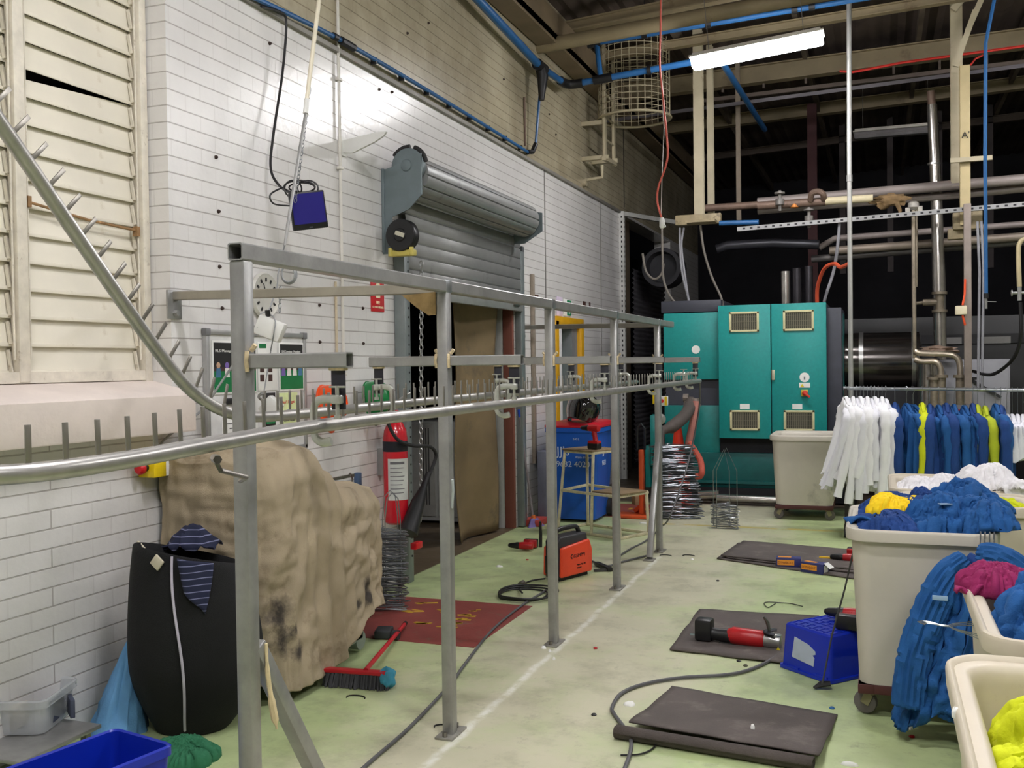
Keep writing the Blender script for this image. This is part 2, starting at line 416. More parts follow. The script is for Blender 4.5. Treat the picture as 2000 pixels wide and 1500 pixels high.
b.grid(rf, 220, 2); struct(b.build('ceiling', M('old roof sheeting', (84, 72, 64), .75, 0, .3, 1.2, 0, 60, (60, 50, 48), .52, 1.5), keep=True), 'dingy sloping roof sheeting above the beams', 'ceiling')
# rooms behind the openings
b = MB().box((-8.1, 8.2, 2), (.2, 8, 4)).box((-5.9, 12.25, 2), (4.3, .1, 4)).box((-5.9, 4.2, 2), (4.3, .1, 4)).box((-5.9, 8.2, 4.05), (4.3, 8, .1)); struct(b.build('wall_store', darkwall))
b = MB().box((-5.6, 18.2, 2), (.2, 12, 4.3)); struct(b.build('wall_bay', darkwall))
# roof steel
def beam_x(p, q, h, w, mat, nm='trim_1', lip=True):
    b = MB(); a = Vector(p); c = Vector(q); d = (c - a).normalized(); a2 = a - d * max(0, (a.x - XW - .02) / d.x); c2 = c + d * ((5.9 - c.x) / d.x)
    b.bar(a2, c2, w * .35, h)
    if lip:
        for s in (-1, 1): b.bar(a2 + Vector((0, 0, s * (h / 2 - .008))), c2 + Vector((0, 0, s * (h / 2 - .008))), w, .016)
    return struct(b.build(nm, mat))
bm_in = M('beam cream', (138, 124, 96), .6, 0, .18, 2, 0, 60, (96, 74, 54), .58, 3)
b = MB(); a = WX(1050, 92); c = WY(1400, 26, 10.2); d = (c - a).normalized(); b.tube([a, c + d * 8], .075, 14); struct(b.build('trim_1', bm_in))
beam_x(WX(1090, 58), WY(1400, -6, 10.6), .12, .12, bm_in, 'trim_2')
beam_x(WY(1665, 121, 14), WY(2000, 76, 14), .24, .16, bm_in, 'trim_3')
beam_x(WY(1392, 240, 17), WY(2000, 162, 17), .19, .16, bm_in, 'trim_4')
beam_x(WY(1500, 292, 19), WY(2000, 226, 19), .12, .1, M('beam dim', (96, 84, 76), .7, 0, .2, 2), 'trim_5')
beam_x(WX(1180, 20), WY(1560, -48, 9.4), .14, .12, bm_in, 'trim_6')
beam_x(WY(1420, 205, 13.2), WY(2000, 128, 13.2), .045, .045, M('conduit dim', (92, 88, 92), .6, .3, .2, 2), 'trim_7', False)
beam_x(WY(1370, 78, 12.2), WY(1800, 6, 12.2), .1, .1, bm_in, 'trim_8')
b = MB(); b.bar((-3.32, -4.9, 5.12), (-3.32, 20, 5.12), .22, .1).bar((-3.22, -4.9, 5.25), (-3.22, 20, 5.25), .02, .3); struct(b.build('trim_9', M('wall plate steel', (120, 104, 82), .6, 0, .2, 2)))
for k, x in enumerate((-2.3, -.9, .5, 1.9)):
    z = roofz(x) - .12; b = MB().bar((x, -4.9, z), (x, 23.9, z), .06, .14); struct(b.build('trim_%d' % (10 + k), M('purlin', (104, 92, 78), .7, 0, .25, 2)))
b = MB()
for k in range(9):
    x = -2.0 + k * .55; b.bar((x, 14.05, 5.36), (x, 14.05, 5.7), .05, .03)
b.bar((-2.4, 14.05, 5.27), (3, 14.05, 5.37), .05, .05); struct(b.build('trim_14', M('beam dim', (96, 84, 76))))
# ledge and control joints on the wall
b = MB().box((XW + .015, 5.9, 3.795), (.03, 16.2, .035), bev=.004); struct(b.build('trim_15', M('ledge grey', (142, 138, 130), .6, 0, .2, 3)), 'thin grey ledge under the blue pipe', 'trim')
for k, y in enumerate((10.52, 12.86)):
    b = MB().box((XW + .004, y, 1.9), (.008, .018, 3.78)); struct(b.build('trim_%d' % (16 + k), M('joint sealant', (128, 126, 122) if k == 0 else (198, 198, 196), .7)))
b = MB().box((XW + .004, 14.2, 4.85), (.008, .03, 1.9)); struct(b.build('trim_18', M('joint dark', (70, 64, 54), .7)))
b = MB().box((XW + .025, 10.9, 1.05), (.05, .09, 2.1), bev=.005); struct(b.build('trim_19', M('white joint cover', (222, 222, 220), .5)))
# sill
b = MB()
Xs = Matrix(((1, 0, 0), (0, 0, 1), (0, 1, 0))).to_4x4(); Xs.translation = Vector((0, 0.6, 0))
b.prism([(XW - .2, 1.33), (XW + .13, 1.33), (XW + .135, 1.34), (XW + .135, 1.515), (XW + .12, 1.53), (XW - .16, 1.60), (XW - .2, 1.60)], 3.69, Xs)
struct(b.build('trim_20', M('chipped concrete sill', (226, 214, 206), .6, 0, .06, 5, .2, 30, (150, 128, 110), .66, 4)), 'chipped painted concrete sill below the louvre window', 'sill')
# louvre window
win = thing('window_1', 'cream louvred window with one blade ajar', 'window', (-3.62, 2.7, 1.6)); win['kind'] = 'structure'
lou = M('cream louvre blade', (226, 220, 204), .42, 0, .05, 3, .06, 25, (182, 166, 134), .62, 5)
loub = M('yellowed louvre frame', (220, 213, 198), .5, 0, .14, 12, .1, 40, (120, 96, 66), .6, 14)
b = MB()
for y in (4.245, ): b.bar((-3.6, y, 1.58), (-3.6, y, 4.25), .05, .07, up=(1, 0, 0), bev=.004)
b.bar((-3.6, 1.2, 1.62), (-3.6, 4.28, 1.62), .06, .05); b.bar((-3.6, 1.2, 4.22), (-3.6, 4.28, 4.22), .06, .05)
for y in (3.44, 2.63, 1.82): b.bar((-3.59, y, 1.6), (-3.59, y, 4.2), .06, .05, up=(1, 0, 0), bev=.004)
b.build('window_frame', loub, win)
wx0 = -3.635
for (ya, yb) in ((3.445, 4.24), (2.635, 3.435), (1.825, 2.625)):
    for i in range(20):
        z = 1.635 + i * .1255
        b = MB(); tl = 0.0
        ajar = (ya > 3.4 and i == 10)
        z1 = z + .129; za = z; zb = z
        b2 = [(wx0 + .014, ya, z), (wx0 + .014, yb, z), (wx0 - .004, yb, z1), (wx0 - .004, ya, z1 - (.05 if ajar else 0))]
        b.add(b2 + [(p[0] - .012, p[1], p[2] + .004) for p in b2], [(0, 1, 2, 3), (7, 6, 5, 4), (0, 4, 5, 1), (1, 5, 6, 2), (2, 6, 7, 3), (3, 7, 4, 0)])
        # rolled lip
        b.bar((wx0 + .017, ya, z + .008), (wx0 + .017, yb, z + .008), .008, .018, bev=.002)
        b.build('louvre_blade', lou, win)
    b = MB()
    for yy in (ya + .045, yb - .035):
        for i in range(20):
            z = 1.645 + i * .1255; b.bar((wx0 + .03, yy, z), (wx0 + .012, yy, z + .10), .008, .016)
        b.tube([(wx0 + .05, yy, 1.7), (wx0 + .05, yy, 4.2)], .005, 6)
    b.build('louvre_clip', loub, win)
b = MB().tube([(wx0 + .05, 3.49, 2.41), (wx0 + .055, 3.85, 2.375), (wx0 + .05, 4.2, 2.365)], .007, 8).box((wx0 + .05, 4.19, 2.36), (.03, .02, .05)).box((wx0 + .05, 3.49, 2.41), (.03, .02, .05)); b.build('louvre_link', M('rusty link rod', (146, 112, 74), .7, 0, .3, 20), win)
b = MB().box((-4.0, 2.7, 2.9), (.05, 3.4, 3)); struct(b.build('night_backing', M('night behind louvres', (30, 22, 16), .9)))  # dark sheet whose colour stands in for the unlit night outside

# ------------------------------------------------------------------ lamps
def lamp(i, p, lit=True, label='', L=1.24, tilt=.05, rz=0):
    t = thing('fluorescent_batten', label, 'light', p, rz)
    t.rotation_euler = (0, -tilt, rz)
    b = MB(); prof = [(-.09, .03), (.09, .03), (.105, -.01), (.075, -.06), (-.075, -.06), (-.105, -.01)]
    X = Matrix(((0, 0, 1), (1, 0, 0), (0, 1, 0))).to_4x4(); X.translation = Vector((-L / 2, 0, 0))
    b.prism(prof, L, X); bmesh.ops.bevel(b.bm, geom=list(b.bm.edges), offset=.012, segments=2, affect='EDGES')
    if lit: dm = M('lit diffuser', (250, 248, 250), .4, emit=LAMP_E)
    else: dm = M('unlit diffuser', (130, 126, 128), .4)
    b.build('diffuser', dm, t, True)
    b = MB().box((0, 0, .042), (L + .03, .235, .02), bev=.004).box((0, 0, .066), (L * .98, .13, .04), bev=.006); b.build('housing', M('batten housing', (205, 200, 190), .5), t, True)
    b = MB()
    for x in (-.45, .45): b.tube([(x, 0, .07), (x, 0, roofz(p[0]) - p[2] - .06)], .004, 5)
    b.build('suspension_wire', M('wire dim', (110, 104, 100), .5), t, True)
    return t
LL = ['lit fluorescent light with prismatic cover hanging above the teal machine', 'lit fluorescent batten above the steel hanging frame, out of view', 'lit fluorescent batten above the laundry trolleys, out of view', 'lit fluorescent batten nearest the rear right of the hall, out of view', 'lit fluorescent batten behind the viewpoint, out of view', 'lit fluorescent batten above the garment rail, out of view']
for i, p in enumerate(LAMPS): lamp(i, p, True, LL[i], 1.24, .085 if i == 0 else .05)
lamp(9, WY(1748, 258, 16), False, 'unlit dusty fluorescent batten far back under the dark roof', 1.15, .0)

# ------------------------------------------------------------------ roller shutter door
rd = thing('door_1', 'grey steel roller shutter half raised under its exposed drum', 'roller door', (-3.4, 8.2, 0)); rd['kind'] = 'structure'
sh = M('shutter steel', (146, 147, 146), .45, .35, .1, 4, 0, 60, (92, 92, 92), .6, 4)
shd = M('shutter bracket grey', (112, 124, 128), .5, .25, .12, 6)
y0, y1 = 6.86, 9.56
Xr = Matrix(((0, 1, 0), (0, 0, 1), (1, 0, 0))).to_4x4()
# curtain: convex slats from the drum down to the bottom bar
b = MB(); prof = []
z = 3.02
pts = []
n = 0
while z > 2.30:
    for k in range(17):
        s = k / 16; pts.append((XW + .066 + .005 * sin(pi * min(1, s / .88)) if s < .88 else XW + .046, z - s * .105))
    z -= .105
R = []
for (x, zz) in pts: R.append([b.bm.verts.new((x, y0 + .05, zz)), b.bm.verts.new((x, y1 - .05, zz))])
for A, B in zip(R, R[1:]): b.bm.faces.new([A[0], A[1], B[1], B[0]])
b.build('curtain', sh, rd, solid=.003)
b = MB().box((XW + .07, 8.21, 2.24), (.05, y1 - y0 - .1, .12), bev=.008); bb = b.build('bottom_bar', M('bottom bar', (150, 152, 150), .45, .3), rd)
b = MB()
for yy in (7.25, 7.42): b.tube([Vector((XW + .1, yy + .03 * cos(a), 2.24 + .03 * sin(a))) for a in [i * pi / 6 for i in range(12)]], .008, 6, closed=True)
b.box((XW + .1, 9.3, 2.24), (.03, .16, .03), bev=.006); b.build('latch_ring', raw, bb)
# rolled drum with slat ridges
dc = Vector((XW + .185, 0, 3.06)); DR = .158
b = MB(); prof = []
def drum(u, v):
    a = u * 2 * pi; s = (u * 11) % 1; r = DR + (.003 * sin(pi * min(1, s / .90)) if s < .90 else -.014) ; return Vector((dc.x + r * cos(a), 6.74 + v * 2.56, dc.z + r * sin(a)))
Rg = b.grid(drum, 220, 2, cu=True); b.bm.faces.new(Rg[0]); b.bm.faces.new(list(reversed(Rg[1])))
b.build('rolled_curtain', sh, rd, ang=25)
# end brackets
for nm, yy, lab in (('end_bracket', 6.66, ''), ('end_bracket', 9.33, '')):
    b = MB(); Xb = Matrix(((1, 0, 0), (0, 0, 1), (0, 1, 0))).to_4x4(); Xb.translation = Vector((0, yy, 0))
    if yy < 7: b.prism([(XW + .004, 3.10), (XW + .004, 2.48), (XW + .07, 2.48), (XW + .08, 2.75), (XW + .22, 2.80), (XW + .325, 2.90), (XW + .325, 3.20), (XW + .25, 3.21), (XW + .10, 3.12)], .012, Xb)
    else: b.prism([(XW + .004, 3.20), (XW + .004, 2.84), (XW + .18, 2.84), (XW + .365, 2.95), (XW + .365, 3.13)], .012, Xb)
    b.box((XW + .012, yy + .02, 2.80), (.022, .06, .62), bev=.003)
    br = b.build(nm, shd, rd)
    if yy < 7:
        b = MB()
        pass
        b.bm.free()
        for zz in (2.6, 2.75, 2.95, 3.05): MB().cyl((XW + .022, yy + .035, zz), (XW + .036, yy + .035, zz), .014, 8).build('bolt', M('bolt dark', (70, 74, 76), .5, .5), br)
# chain wheel and spring disc on the near end
b = MB(); X = Matrix.Translation((XW + .205, 6.70, 3.12)) @ Matrix.Rotation(pi / 2, 4, 'X')
b.lathe([(.02, -.03), (.125, -.03), (.13, -.02), (.13, .02), (.11, .03), (.05, .03), (.04, .05), (.015, .055)], 30, X); b.build('spring_disc', shd, rd)
b = MB()
for a0, a1 in ((10, 75), (85, 150)):
    pts = [Vector((XW + .205 + .142 * cos(radians(a)), 6.70, 3.12 + .142 * sin(radians(a)))) for a in range(a0, a1, 6)]; b.tube(pts, .018, 8)
b.build('chain_guard', rubber, rd)
b = MB(); X = Matrix.Translation((XW + .195, 6.60, 2.60)) @ Matrix.Rotation(pi / 2, 4, 'X')
b.lathe([(.02, -.045), (.112, -.045), (.118, -.036), (.105, -.015), (.105, .015), (.118, .036), (.112, .045), (.05, .045), (.042, .054), (.015, .054)], 32, X); hr = b.build('hand_chain_wheel', blackm, rd)
b = MB().box((XW + .20, 6.542, 2.605), (.075, .004, .03), mat=Matrix.Rotation(.35, 4, 'Y')); b.build('maker_plate', M('maker plate', (200, 196, 176), .5), hr)
b = MB().box((XW + .195, 6.6, 2.472), (.20, .06, .045), bev=.008).cyl((XW + .11, 6.57, 2.45), (XW + .11, 6.57, 2.51), .016, 10).cyl((XW + .28, 6.57, 2.45), (XW + .28, 6.57, 2.51), .016, 10); b.build('chain_guide', M('yellow guide', (196, 182, 92), .5, 0, .15, 10), rd)
# guides
b = MB().box((XW + .05, 6.87, 1.36), (.09, .09, 2.72), bev=.004).box((XW + .02, 6.93, 1.3), (.02, .13, 2.6)); g1 = b.build('guide_channel', M('guide grey', (132, 140, 140), .45, .4, .12, 6), rd)
b = MB()
for k in range(34): b.cyl((XW + .09, 6.885, .2 + k * .07), (XW + .097, 6.885, .2 + k * .07), .009, 6)
b.build('guide_hole', soot, g1)
b = MB().box((XW + .04, 9.56, 1.4), (.07, .10, 2.78), bev=.004); b.build('guide_channel', M('guide grey', (132, 140, 140)), rd)
b = MB().box((XW + .03, 9.64, 2.60), (.05, .05, .5), bev=.004); b.build('stop_angle', M('stop angle dark', (92, 96, 98), .5, .3), rd)
def chain(p, q, link, r, name, mat, parent):
    b = MB(); p = Vector(p); q = Vector(q); d = q - p; n = int(d.length / (link * .8)); d.normalize(); s, u, _ = basis(d)
    for i in range(n):
        c = p + d * (i + .5) * link * .8; w = s if i % 2 else u
        b.tube([c + d * (link * .5 * cos(a)) + w * (link * .3 * sin(a)) for a in [k * 2 * pi / 8 for k in range(8)]], r, 5, closed=True)
    return b.build(name, mat, parent)
chain((XW + .16, 6.99, 2.45), (XW + .12, 6.99, .45), .05, .005, 'hand_chain', galv, rd)
# store room behind the shutter
b = MB()
Rg = b.grid(lambda u, v: Vector((-3.60 - .05 * sin(u * 5) - .02 * sin(v * 7 + u * 3), 8.42 + u * .82 - (.14 * v * (1 - u)) - .05 * sin(v * 4), .02 + v * 2.3)), 22, 26)
o = b.build('timber_sheet', M('stained ply', (122, 104, 74), .65, 0, .22, 1.6, .1, 30, (70, 66, 56), .55, 2.2), solid=.012); tag(o, 'stained brown sheet standing inside the roller door opening', 'sheet')
b = MB().box((-3.605, 9.45, 1.2), (.10, .06, 2.4), bev=.004); tag(b.build('white_upright', M('off white post', (176, 176, 172), .6)), 'narrow white upright between the brown sheet and red-brown panel', 'post')
b = MB().box((-3.50, 9.455, 1.25), (.10, .05, 2.5), bev=.004); tag(b.build('rusted_sheet', M('red brown panel', (122, 70, 56), .7, 0, .15, 2, 0, 60, (60, 50, 44), .64, 4)), 'red-brown rusted panel at the right side of the roller opening', 'panel')
cab = thing('riveted_cabinet', 'pale riveted metal cabinet inside the dark store room', 'cabinet', (-4.3, 8.6, 0))
cm = M('cabinet pale', (224, 224, 220), .5, .1, .08, 2)
cab.location = (-4.3, 9.7, 0)
b = MB().box((-4.28, 9.80, .55), (.86, .6, 1.04), bev=.01); b.build('carcass', cm, cab)
dd = MB().box((-4.085, 9.49, .56), (.45, .02, .96), bev=.004).build('door_panel', cm, cab)
for k in range(6): MB().cyl((-4.27, 9.48, .16 + k * .155), (-4.27, 9.474, .16 + k * .155), .014, 8).build('rivet', soot, dd)
sp2 = MB().box((-4.53, 9.49, .56), (.36, .02, .96), bev=.004).build('side_panel', M('cabinet grey', (200, 198, 192), .5, .1), cab)
for k in range(3): MB().box((-4.47 + k * .03, 9.477, .60), (.012, .01, .8)).build('ribbing', M('rib grey', (104, 102, 100), .5, .1), sp2)
b = MB(); Rg = b.grid(lambda u, v: Vector((-4.05 + .15 * cos(2 * pi * u) * (1 - .4 * v ** 3), 9.72 + .2 * sin(2 * pi * u) * (1 - .4 * v ** 3) + .02 * sin(9 * v), 1.075 + .34 * v + .015 * nz((u * 5, v * 5, 1))))
 , 20, 10, cu=True); b.bm.faces.new(list(reversed(Rg[0]))); b.bm.faces.new(Rg[-1]); tag(b.build('clear_sack', M('clear plastic sack', (140, 144, 150), .3, 0, .1, alpha=.6)), 'bundled clear plastic sack on the pale riveted cabinet', 'sack')

# ------------------------------------------------------------------ yellow framed doorway
dy = thing('door_2', 'mint green door ajar in a yellow painted frame', 'door', (-3.4, 11.28, 0)); dy['kind'] = 'structure'
ym = M('yellow frame paint', (214, 160, 24), .45, 0, .08)
b = MB().box((XW + .02, 11.79, 1.07), (.07, .12, 2.14), bev=.004).box((XW + .02, 11.28, 2.14), (.07, 1.12, .10), bev=.004).box((XW + .02, 10.77, 1.07), (.07, .12, 2.14), bev=.004); b.build('door_frame', ym, dy)
b = MB().box((XW - .22, 11.16, 1.03), (.04, .66, 2.04), bev=.004); lf = b.build('door_leaf', M('mint door paint', (132, 196, 164), .5, 0, .05), dy)
b = MB().tube([(XW - .19, 11.42, 1.0), (XW - .15, 11.42, 1.0), (XW - .15, 11.34, 1.0)], .01, 8); b.build('handle', chrome, lf)
b = MB().box((XW - .14, 11.62, 1.05), (.28, .22, 2.1)); b.build('jamb_lining', M('grey jamb', (120, 122, 126), .6), dy)

# ------------------------------------------------------------------ wall-mounted things
def plane_sign(name, y, z, w, h, mat, label, cat, t=.006, x=XW, group=None):
    b = MB().box((x + t / 2 + .001, y, z), (t, w, h), bev=.001); o = b.build(name, mat); return tag(o, label, cat, group)
s1 = plane_sign('extinguisher_sign', 6.56, 2.175, .20, .25, M('sign red', (196, 32, 40), .4), 'red fire extinguisher location sign left of the roller door', 'sign')
X = frame_yz((XW + .008, 6.56, 2.19))
b = MB().prism([(-.032, -.04), (.032, -.04), (.032, .055), (.015, .075), (.015, .09), (.05, .09), (.05, .1), (-.015, .1), (-.015, .075), (-.032, .055)], .002, X); b.build('pictogram', M('sign cream', (236, 228, 190), .5), s1)
text('FIRE', .032, frame_yz((XW + .008, 6.56, 2.105)), M('sign cream', (236, 228, 190)), s1, align='CENTER'); text('EXTINGUISHER', .022, frame_yz((XW + .008, 6.56, 2.075)), M('sign cream', (236, 228, 190)), s1, align='CENTER', width=.17)
s2 = plane_sign('exit_sign', 11.32, 2.31, .30, .20, paper, 'white sign with a green panel above the yellow door frame', 'sign')
b = MB().prism([(-.02, -.09), (.14, -.09), (.14, .09), (-.02, .09)], .002, frame_yz((XW + .008, 11.32, 2.31))); gp = b.build('green_panel', M('sign green', (0, 140, 88), .4), s2)
b = MB().prism([(.035, -.07), (.085, -.07), (.085, .02), (.105, .02), (.06, .075), (.015, .02), (.035, .02)], .002, frame_yz((XW + .0105, 11.32, 2.31))); b.build('pictogram', paper, gp)
plane_sign('notice_sheet', 11.02, 2.31, .22, .22, M('lilac paper', (222, 206, 228), .7), 'pale lilac notice sheet beside the green exit sign', 'notice')
for k, (y, z) in enumerate(((10.2, 2.33), (12.05, 2.36), (12.3, 2.36))):
    b = MB().box((XW + .004, y, z), (.01, .10 if k < 2 else .05, .13)); tag(b.build('wall_hole', M('hole brown', (72, 44, 36), .8)), ['square brown wall hole right of the roller door', 'square brown wall hole right of the exit sign', 'narrow brown wall hole farthest along the white wall'][k], 'hole')
PLUGS = ['left of the monitor, uppermost of the column by the corner', 'left of the monitor, second down the column near the wall corner', 'left of the near post, third down the column by the corner', 'above the noticeboard, lowest of the column near the wall corner', 'just below the top rail, left of the white conduit', 'above the noticeboard, left of the white conduit', 'left of the red extinguisher sign, lower', 'left of the red extinguisher sign, upper', 'beside the noticeboard top corner, left of the white conduit', 'below the red extinguisher sign', 'high on the white wall beside the drooping black cable', 'high on the cream wall above the shutter, right of a pair', 'high on the cream wall right of its top edge', 'on the cream wall left of the blue pipe drop', 'on the cream wall right of the blue pipe drop', 'on the cream wall left of the ladder foot', 'below the blue pipe coupling, right of a pair', 'below the blue pipe coupling, left of a pair']
hb = M('fixing stub', (52, 36, 30), .8)
for k, (px, py) in enumerate(((421, 307), (426, 413), (428, 521), (433, 602), (621, 523), (623, 596), (708, 602), (708, 538), (624, 668), (709, 671), (526, 85), (795, 65), (836, 45), (983, 155), (1072, 223), (1085, 263), (765, 180), (740, 175))):
    p = WX(px, py); b = MB().lathe([(.0115, 0), (.010, .008), (.006, .014), (.003, .016)], 8, Matrix.Translation(p) @ Matrix.Rotation(pi / 2, 4, 'Y')); o = b.build('wall_plug', hb)
    tag(o, 'dark broken fixing plug ' + PLUGS[k], 'fixing', 'broken fixing plugs dotted over the brick wall')
# noticeboard and sheets
bd = thing('noticeboard', 'aluminium framed whiteboard noticeboard crowded with sheets', 'noticeboard', (XW, 5.03, 1.2))
b = MB().box((XW + .012, 5.03, 1.50), (.016, .98, .70)); b.build('board', M('whiteboard', (222, 222, 220), .35), bd)
b = MB()
for y in (4.54, 5.52): b.box((XW + .016, y, 1.50), (.03, .028, .72), bev=.003)
for z in (1.15, 1.85): b.box((XW + .016, 5.03, z), (.03, 1.0, .028), bev=.003)
b.build('board_frame', M('board frame', (168, 168, 166), .4, .4), bd)
b = MB()
for y in (4.54, 5.52): b.box((XW + .02, y, 1.85), (.034, .04, .04), bev=.004)
b.build('corner_cap', M('corner cap', (120, 120, 122), .5), bd)
pb = M('poster black', (30, 30, 30), .5); pg = M('poster green', (0, 116, 62), .5); sk = [M('tint %d' % i, c, .6) for i, c in enumerate(((120, 96, 170), (210, 170, 140), (230, 226, 220), (150, 60, 60), (70, 120, 160)))]
def poster(y, z, w, h, label, title, seed):
    o = plane_sign('poster', y, z, w, h, paper, label, 'poster', .003, XW + .021, None); x = XW + .0255
    u = frame_yz((x, y, z)); hw, hh = w / 2 - .014, h / 2 - .012
    MB().prism([(-hw, -hh), (hw, -hh), (hw, -.02), (-hw, -.02)], .001, u).build('green_band', pg, o); MB().prism([(-hw, .0), (hw, .0), (hw, hh), (-hw, hh)], .001, u).build('title_panel', pb, o)
    text(title, .022, frame_yz((x + .001, y - hw + .012, z + hh * .62)), paper, o, width=min(2 * hw - .04, .3))
    rr = random.Random(seed)
    b = MB(); MB().prism([(-hw, -.02), (hw, -.02), (hw, .0), (-hw, .0)], .001, u).build('photo_strip', M('photo brown', (70, 44, 40), .5), o)
    n = max(3, int(w / .07))
    for k in range(n):
        uu = -hw + (k + .5) * 2 * hw / n; r = .018
        MB().lathe([(r, 0), (r * .5, .0015)], 10, frame_yz((x + .001, y + uu, z + .012))).build('photo_figure', sk[rr.randrange(5)], o)
        MB().prism([(uu - r * 1.3, -.055), (uu + r * 1.3, -.055), (uu + r, -.004), (uu - r, -.004)], .0012, u).build('photo_figure', sk[rr.randrange(5)], o)
    return o
poster(4.79, 1.655, .42, .30, 'green and black team poster at the upper left of the noticeboard', 'RLS Management Team', 1)
poster(5.37, 1.655, .28, .30, 'green and black committee poster at the upper right of the noticeboard', 'OHS Committee - Procedures', 2)
o = plane_sign('notice_sheet', 5.11, 1.66, .20, .29, paper, 'white sheet of small portraits between the two green posters', 'notice', .003, XW + .021)
MB().box((XW + .026, 5.06, 1.78), (.002, .07, .025)).build('header_strip', pg, o)
for k in range(6): MB().box((XW + .026, 5.05 + (k % 2) * .085, 1.70 - (k // 2) * .055), (.002, .04, .04)).build('portrait', M('photo brown', (70, 44, 40)), o)
o = plane_sign('notice_sheet', 5.12, 1.40, .13, .20, pb, 'small black notice with coloured picture on the noticeboard', 'notice', .003, XW + .021)
MB().box((XW + .026, 5.13, 1.36), (.002, .09, .09)).build('picture', pg, o)
o = plane_sign('notice_sheet', 5.33, 1.37, .20, .25, M('lime paper', (220, 232, 170), .7), 'pale lime sheet with coloured writing low on the noticeboard', 'notice', .003, XW + .021)
for t_, z_, c_ in (('Don\'t Forget', 1.43, (214, 90, 90)), ('Spot Checks', 1.375, (80, 160, 200)), ('1 Quick Clean', 1.32, (60, 60, 60))): text(t_, .026, frame_yz((XW + .026, 5.25, z_)), M('ink' + t_[0], c_, .6), o, width=.14)
o = plane_sign('notice_sheet', 4.83, 1.27, .34, .20, paper, 'large white sheet of printed lines low on the noticeboard', 'notice', .003, XW + .021)
for k in range(6): MB().box((XW + .026, 4.80 + .01 * (k % 3), 1.34 - k * .028), (.001, .2 - .03 * (k % 3), .006)).build('text_line', M('print grey', (110, 110, 112), .7), o)
b = MB().box((XW + .03, 4.73, 1.465), (.02, .09, .035), bev=.003); tag(b.build('board_label', blackm), 'small black label magnet on the noticeboard', 'magnet')
# wall clock
ck = thing('wall_clock', 'round white wall clock behind the near post', 'clock', (XW, 5.1, 2.08))
X = Matrix.Translation((XW, 5.1, 2.08)) @ Matrix.Rotation(pi / 2, 4, 'Y')
MB().lathe([(.13, 0), (.14, .02), (.13, .035), (.118, .03), (.05, .028)], 32, X).build('case', M('clock case', (206, 204, 196), .4), ck)
b = MB()
for k in range(12): a = k * pi / 6; b.box((XW + .032, 5.1 + .095 * sin(a), 2.08 + .095 * cos(a)), (.003, .012, .022), mat=Matrix.Rotation(-a, 4, 'X'))
b.bar((XW + .034, 5.1, 2.08), (XW + .034, 5.14, 2.11), .006, .002).bar((XW + .034, 5.1, 2.08), (XW + .034, 5.07, 2.15), .005, .002); b.build('dial_mark', blackink, ck)
# emergency stop
es = thing('emergency_stop', 'yellow emergency stop box with red button under the sill', 'button', (XW, 4.02, 1.1))
b = MB().box((XW + .05, 4.13, 1.16), (.1, .07, .09), bev=.006); b.build('back_box', white, es)
b = MB().box((XW + .05, 4.055, 1.16), (.1, .09, .09), bev=.006); b.build('box', M('estop yellow', (232, 200, 20), .4), es)
X = Matrix.Translation((XW + .05, 4.01, 1.165)) @ Matrix.Rotation(pi / 2, 4, 'X')
MB().lathe([(.018, 0), (.018, .03), (.014, .035)], 14, X).build('stem', blackm, es)
MB().lathe([(.018, .03), (.03, .032), (.03, .05), (.022, .06), (.008, .063)], 18, X).build('push_button', M('estop red', (206, 24, 34), .35), es)
# white wall bracket
b = MB(); Xb = Matrix(((1, 0, 0), (0, 0, 1), (0, 1, 0))).to_4x4(); Xb.translation = Vector((0, 6.08, 0))
b.prism([(XW, 3.12), (XW, 3.20), (XW + .28, 3.235), (XW + .34, 3.23), (XW + .32, 3.205), (XW + .25, 3.17), (XW + .08, 3.11)], .02, Xb); b.box((XW + .006, 6.09, 3.16), (.012, .08, .13), bev=.003)
tag(b.build('shelf_bracket', white), 'white tapered steel bracket above the roller door corner', 'bracket')
# conduits and pipes on the wall
b = MB().tube([(XW + .02, 6.02, 1.25), (XW + .02, 6.02, 5.0)], .011, 8)
for z in (1.6, 2.3, 3.0, 3.6): b.box((XW + .02, 6.02, z), (.03, .05, .02), bev=.003)
tag(b.build('wall_conduit', M('white conduit', (220, 216, 208), .4)), 'thin white vertical conduit between noticeboard and roller door', 'conduit')
b = MB().box((XW + .01, 5.95, 1.75), (.014, .014, .95), bev=.002); tag(b.build('cable_cover', M('stained cover strip', (204, 190, 162), .6, 0, .15, 12)), 'stained narrow cable cover strip beside the white conduit', 'cable cover')
b = MB().box((XW + .02, 10.02, 1.6), (.035, .06, 2.0), bev=.004); tag(b.build('post_rail', M('rusted strip', (150, 138, 124), .6, .2, .2, 10)), 'rust-stained vertical strip right of the roller door', 'strip')
ap = thing('air_pipe', 'thin blue compressed air pipe along the grey wall ledge', 'pipe', (XW, 8, 3.85))
pz = 3.855
b = MB().tube(spline([WX(490, -8, XW + .05), (XW + .05, 6.0, pz), (XW + .05, 7.5, pz + .01), (XW + .05, 9.0, pz), (XW + .05, 9.83, pz - .01)], 4) , .016, 10); b.build('run', blue, ap)
b = MB().tube([(XW + .05, 9.83, pz - .01), (XW + .07, 9.93, pz + .01), (XW + .09, 9.98, pz + .1)], .026, 10); b.build('elbow', blackm, ap)
b = MB().tube([(XW + .09, 9.98, pz + .1), (XW + .13, 10.02, 4.5)], .014, 10); b.build('drop', blue, ap)
b = MB().cyl((XW + .05, 6.0, pz), (XW + .05, 6.18, pz), .028, 10).cyl((XW + .05, 5.9, pz), (XW + .05, 5.95, pz), .024, 10); b.build('coupling', blackm, ap)
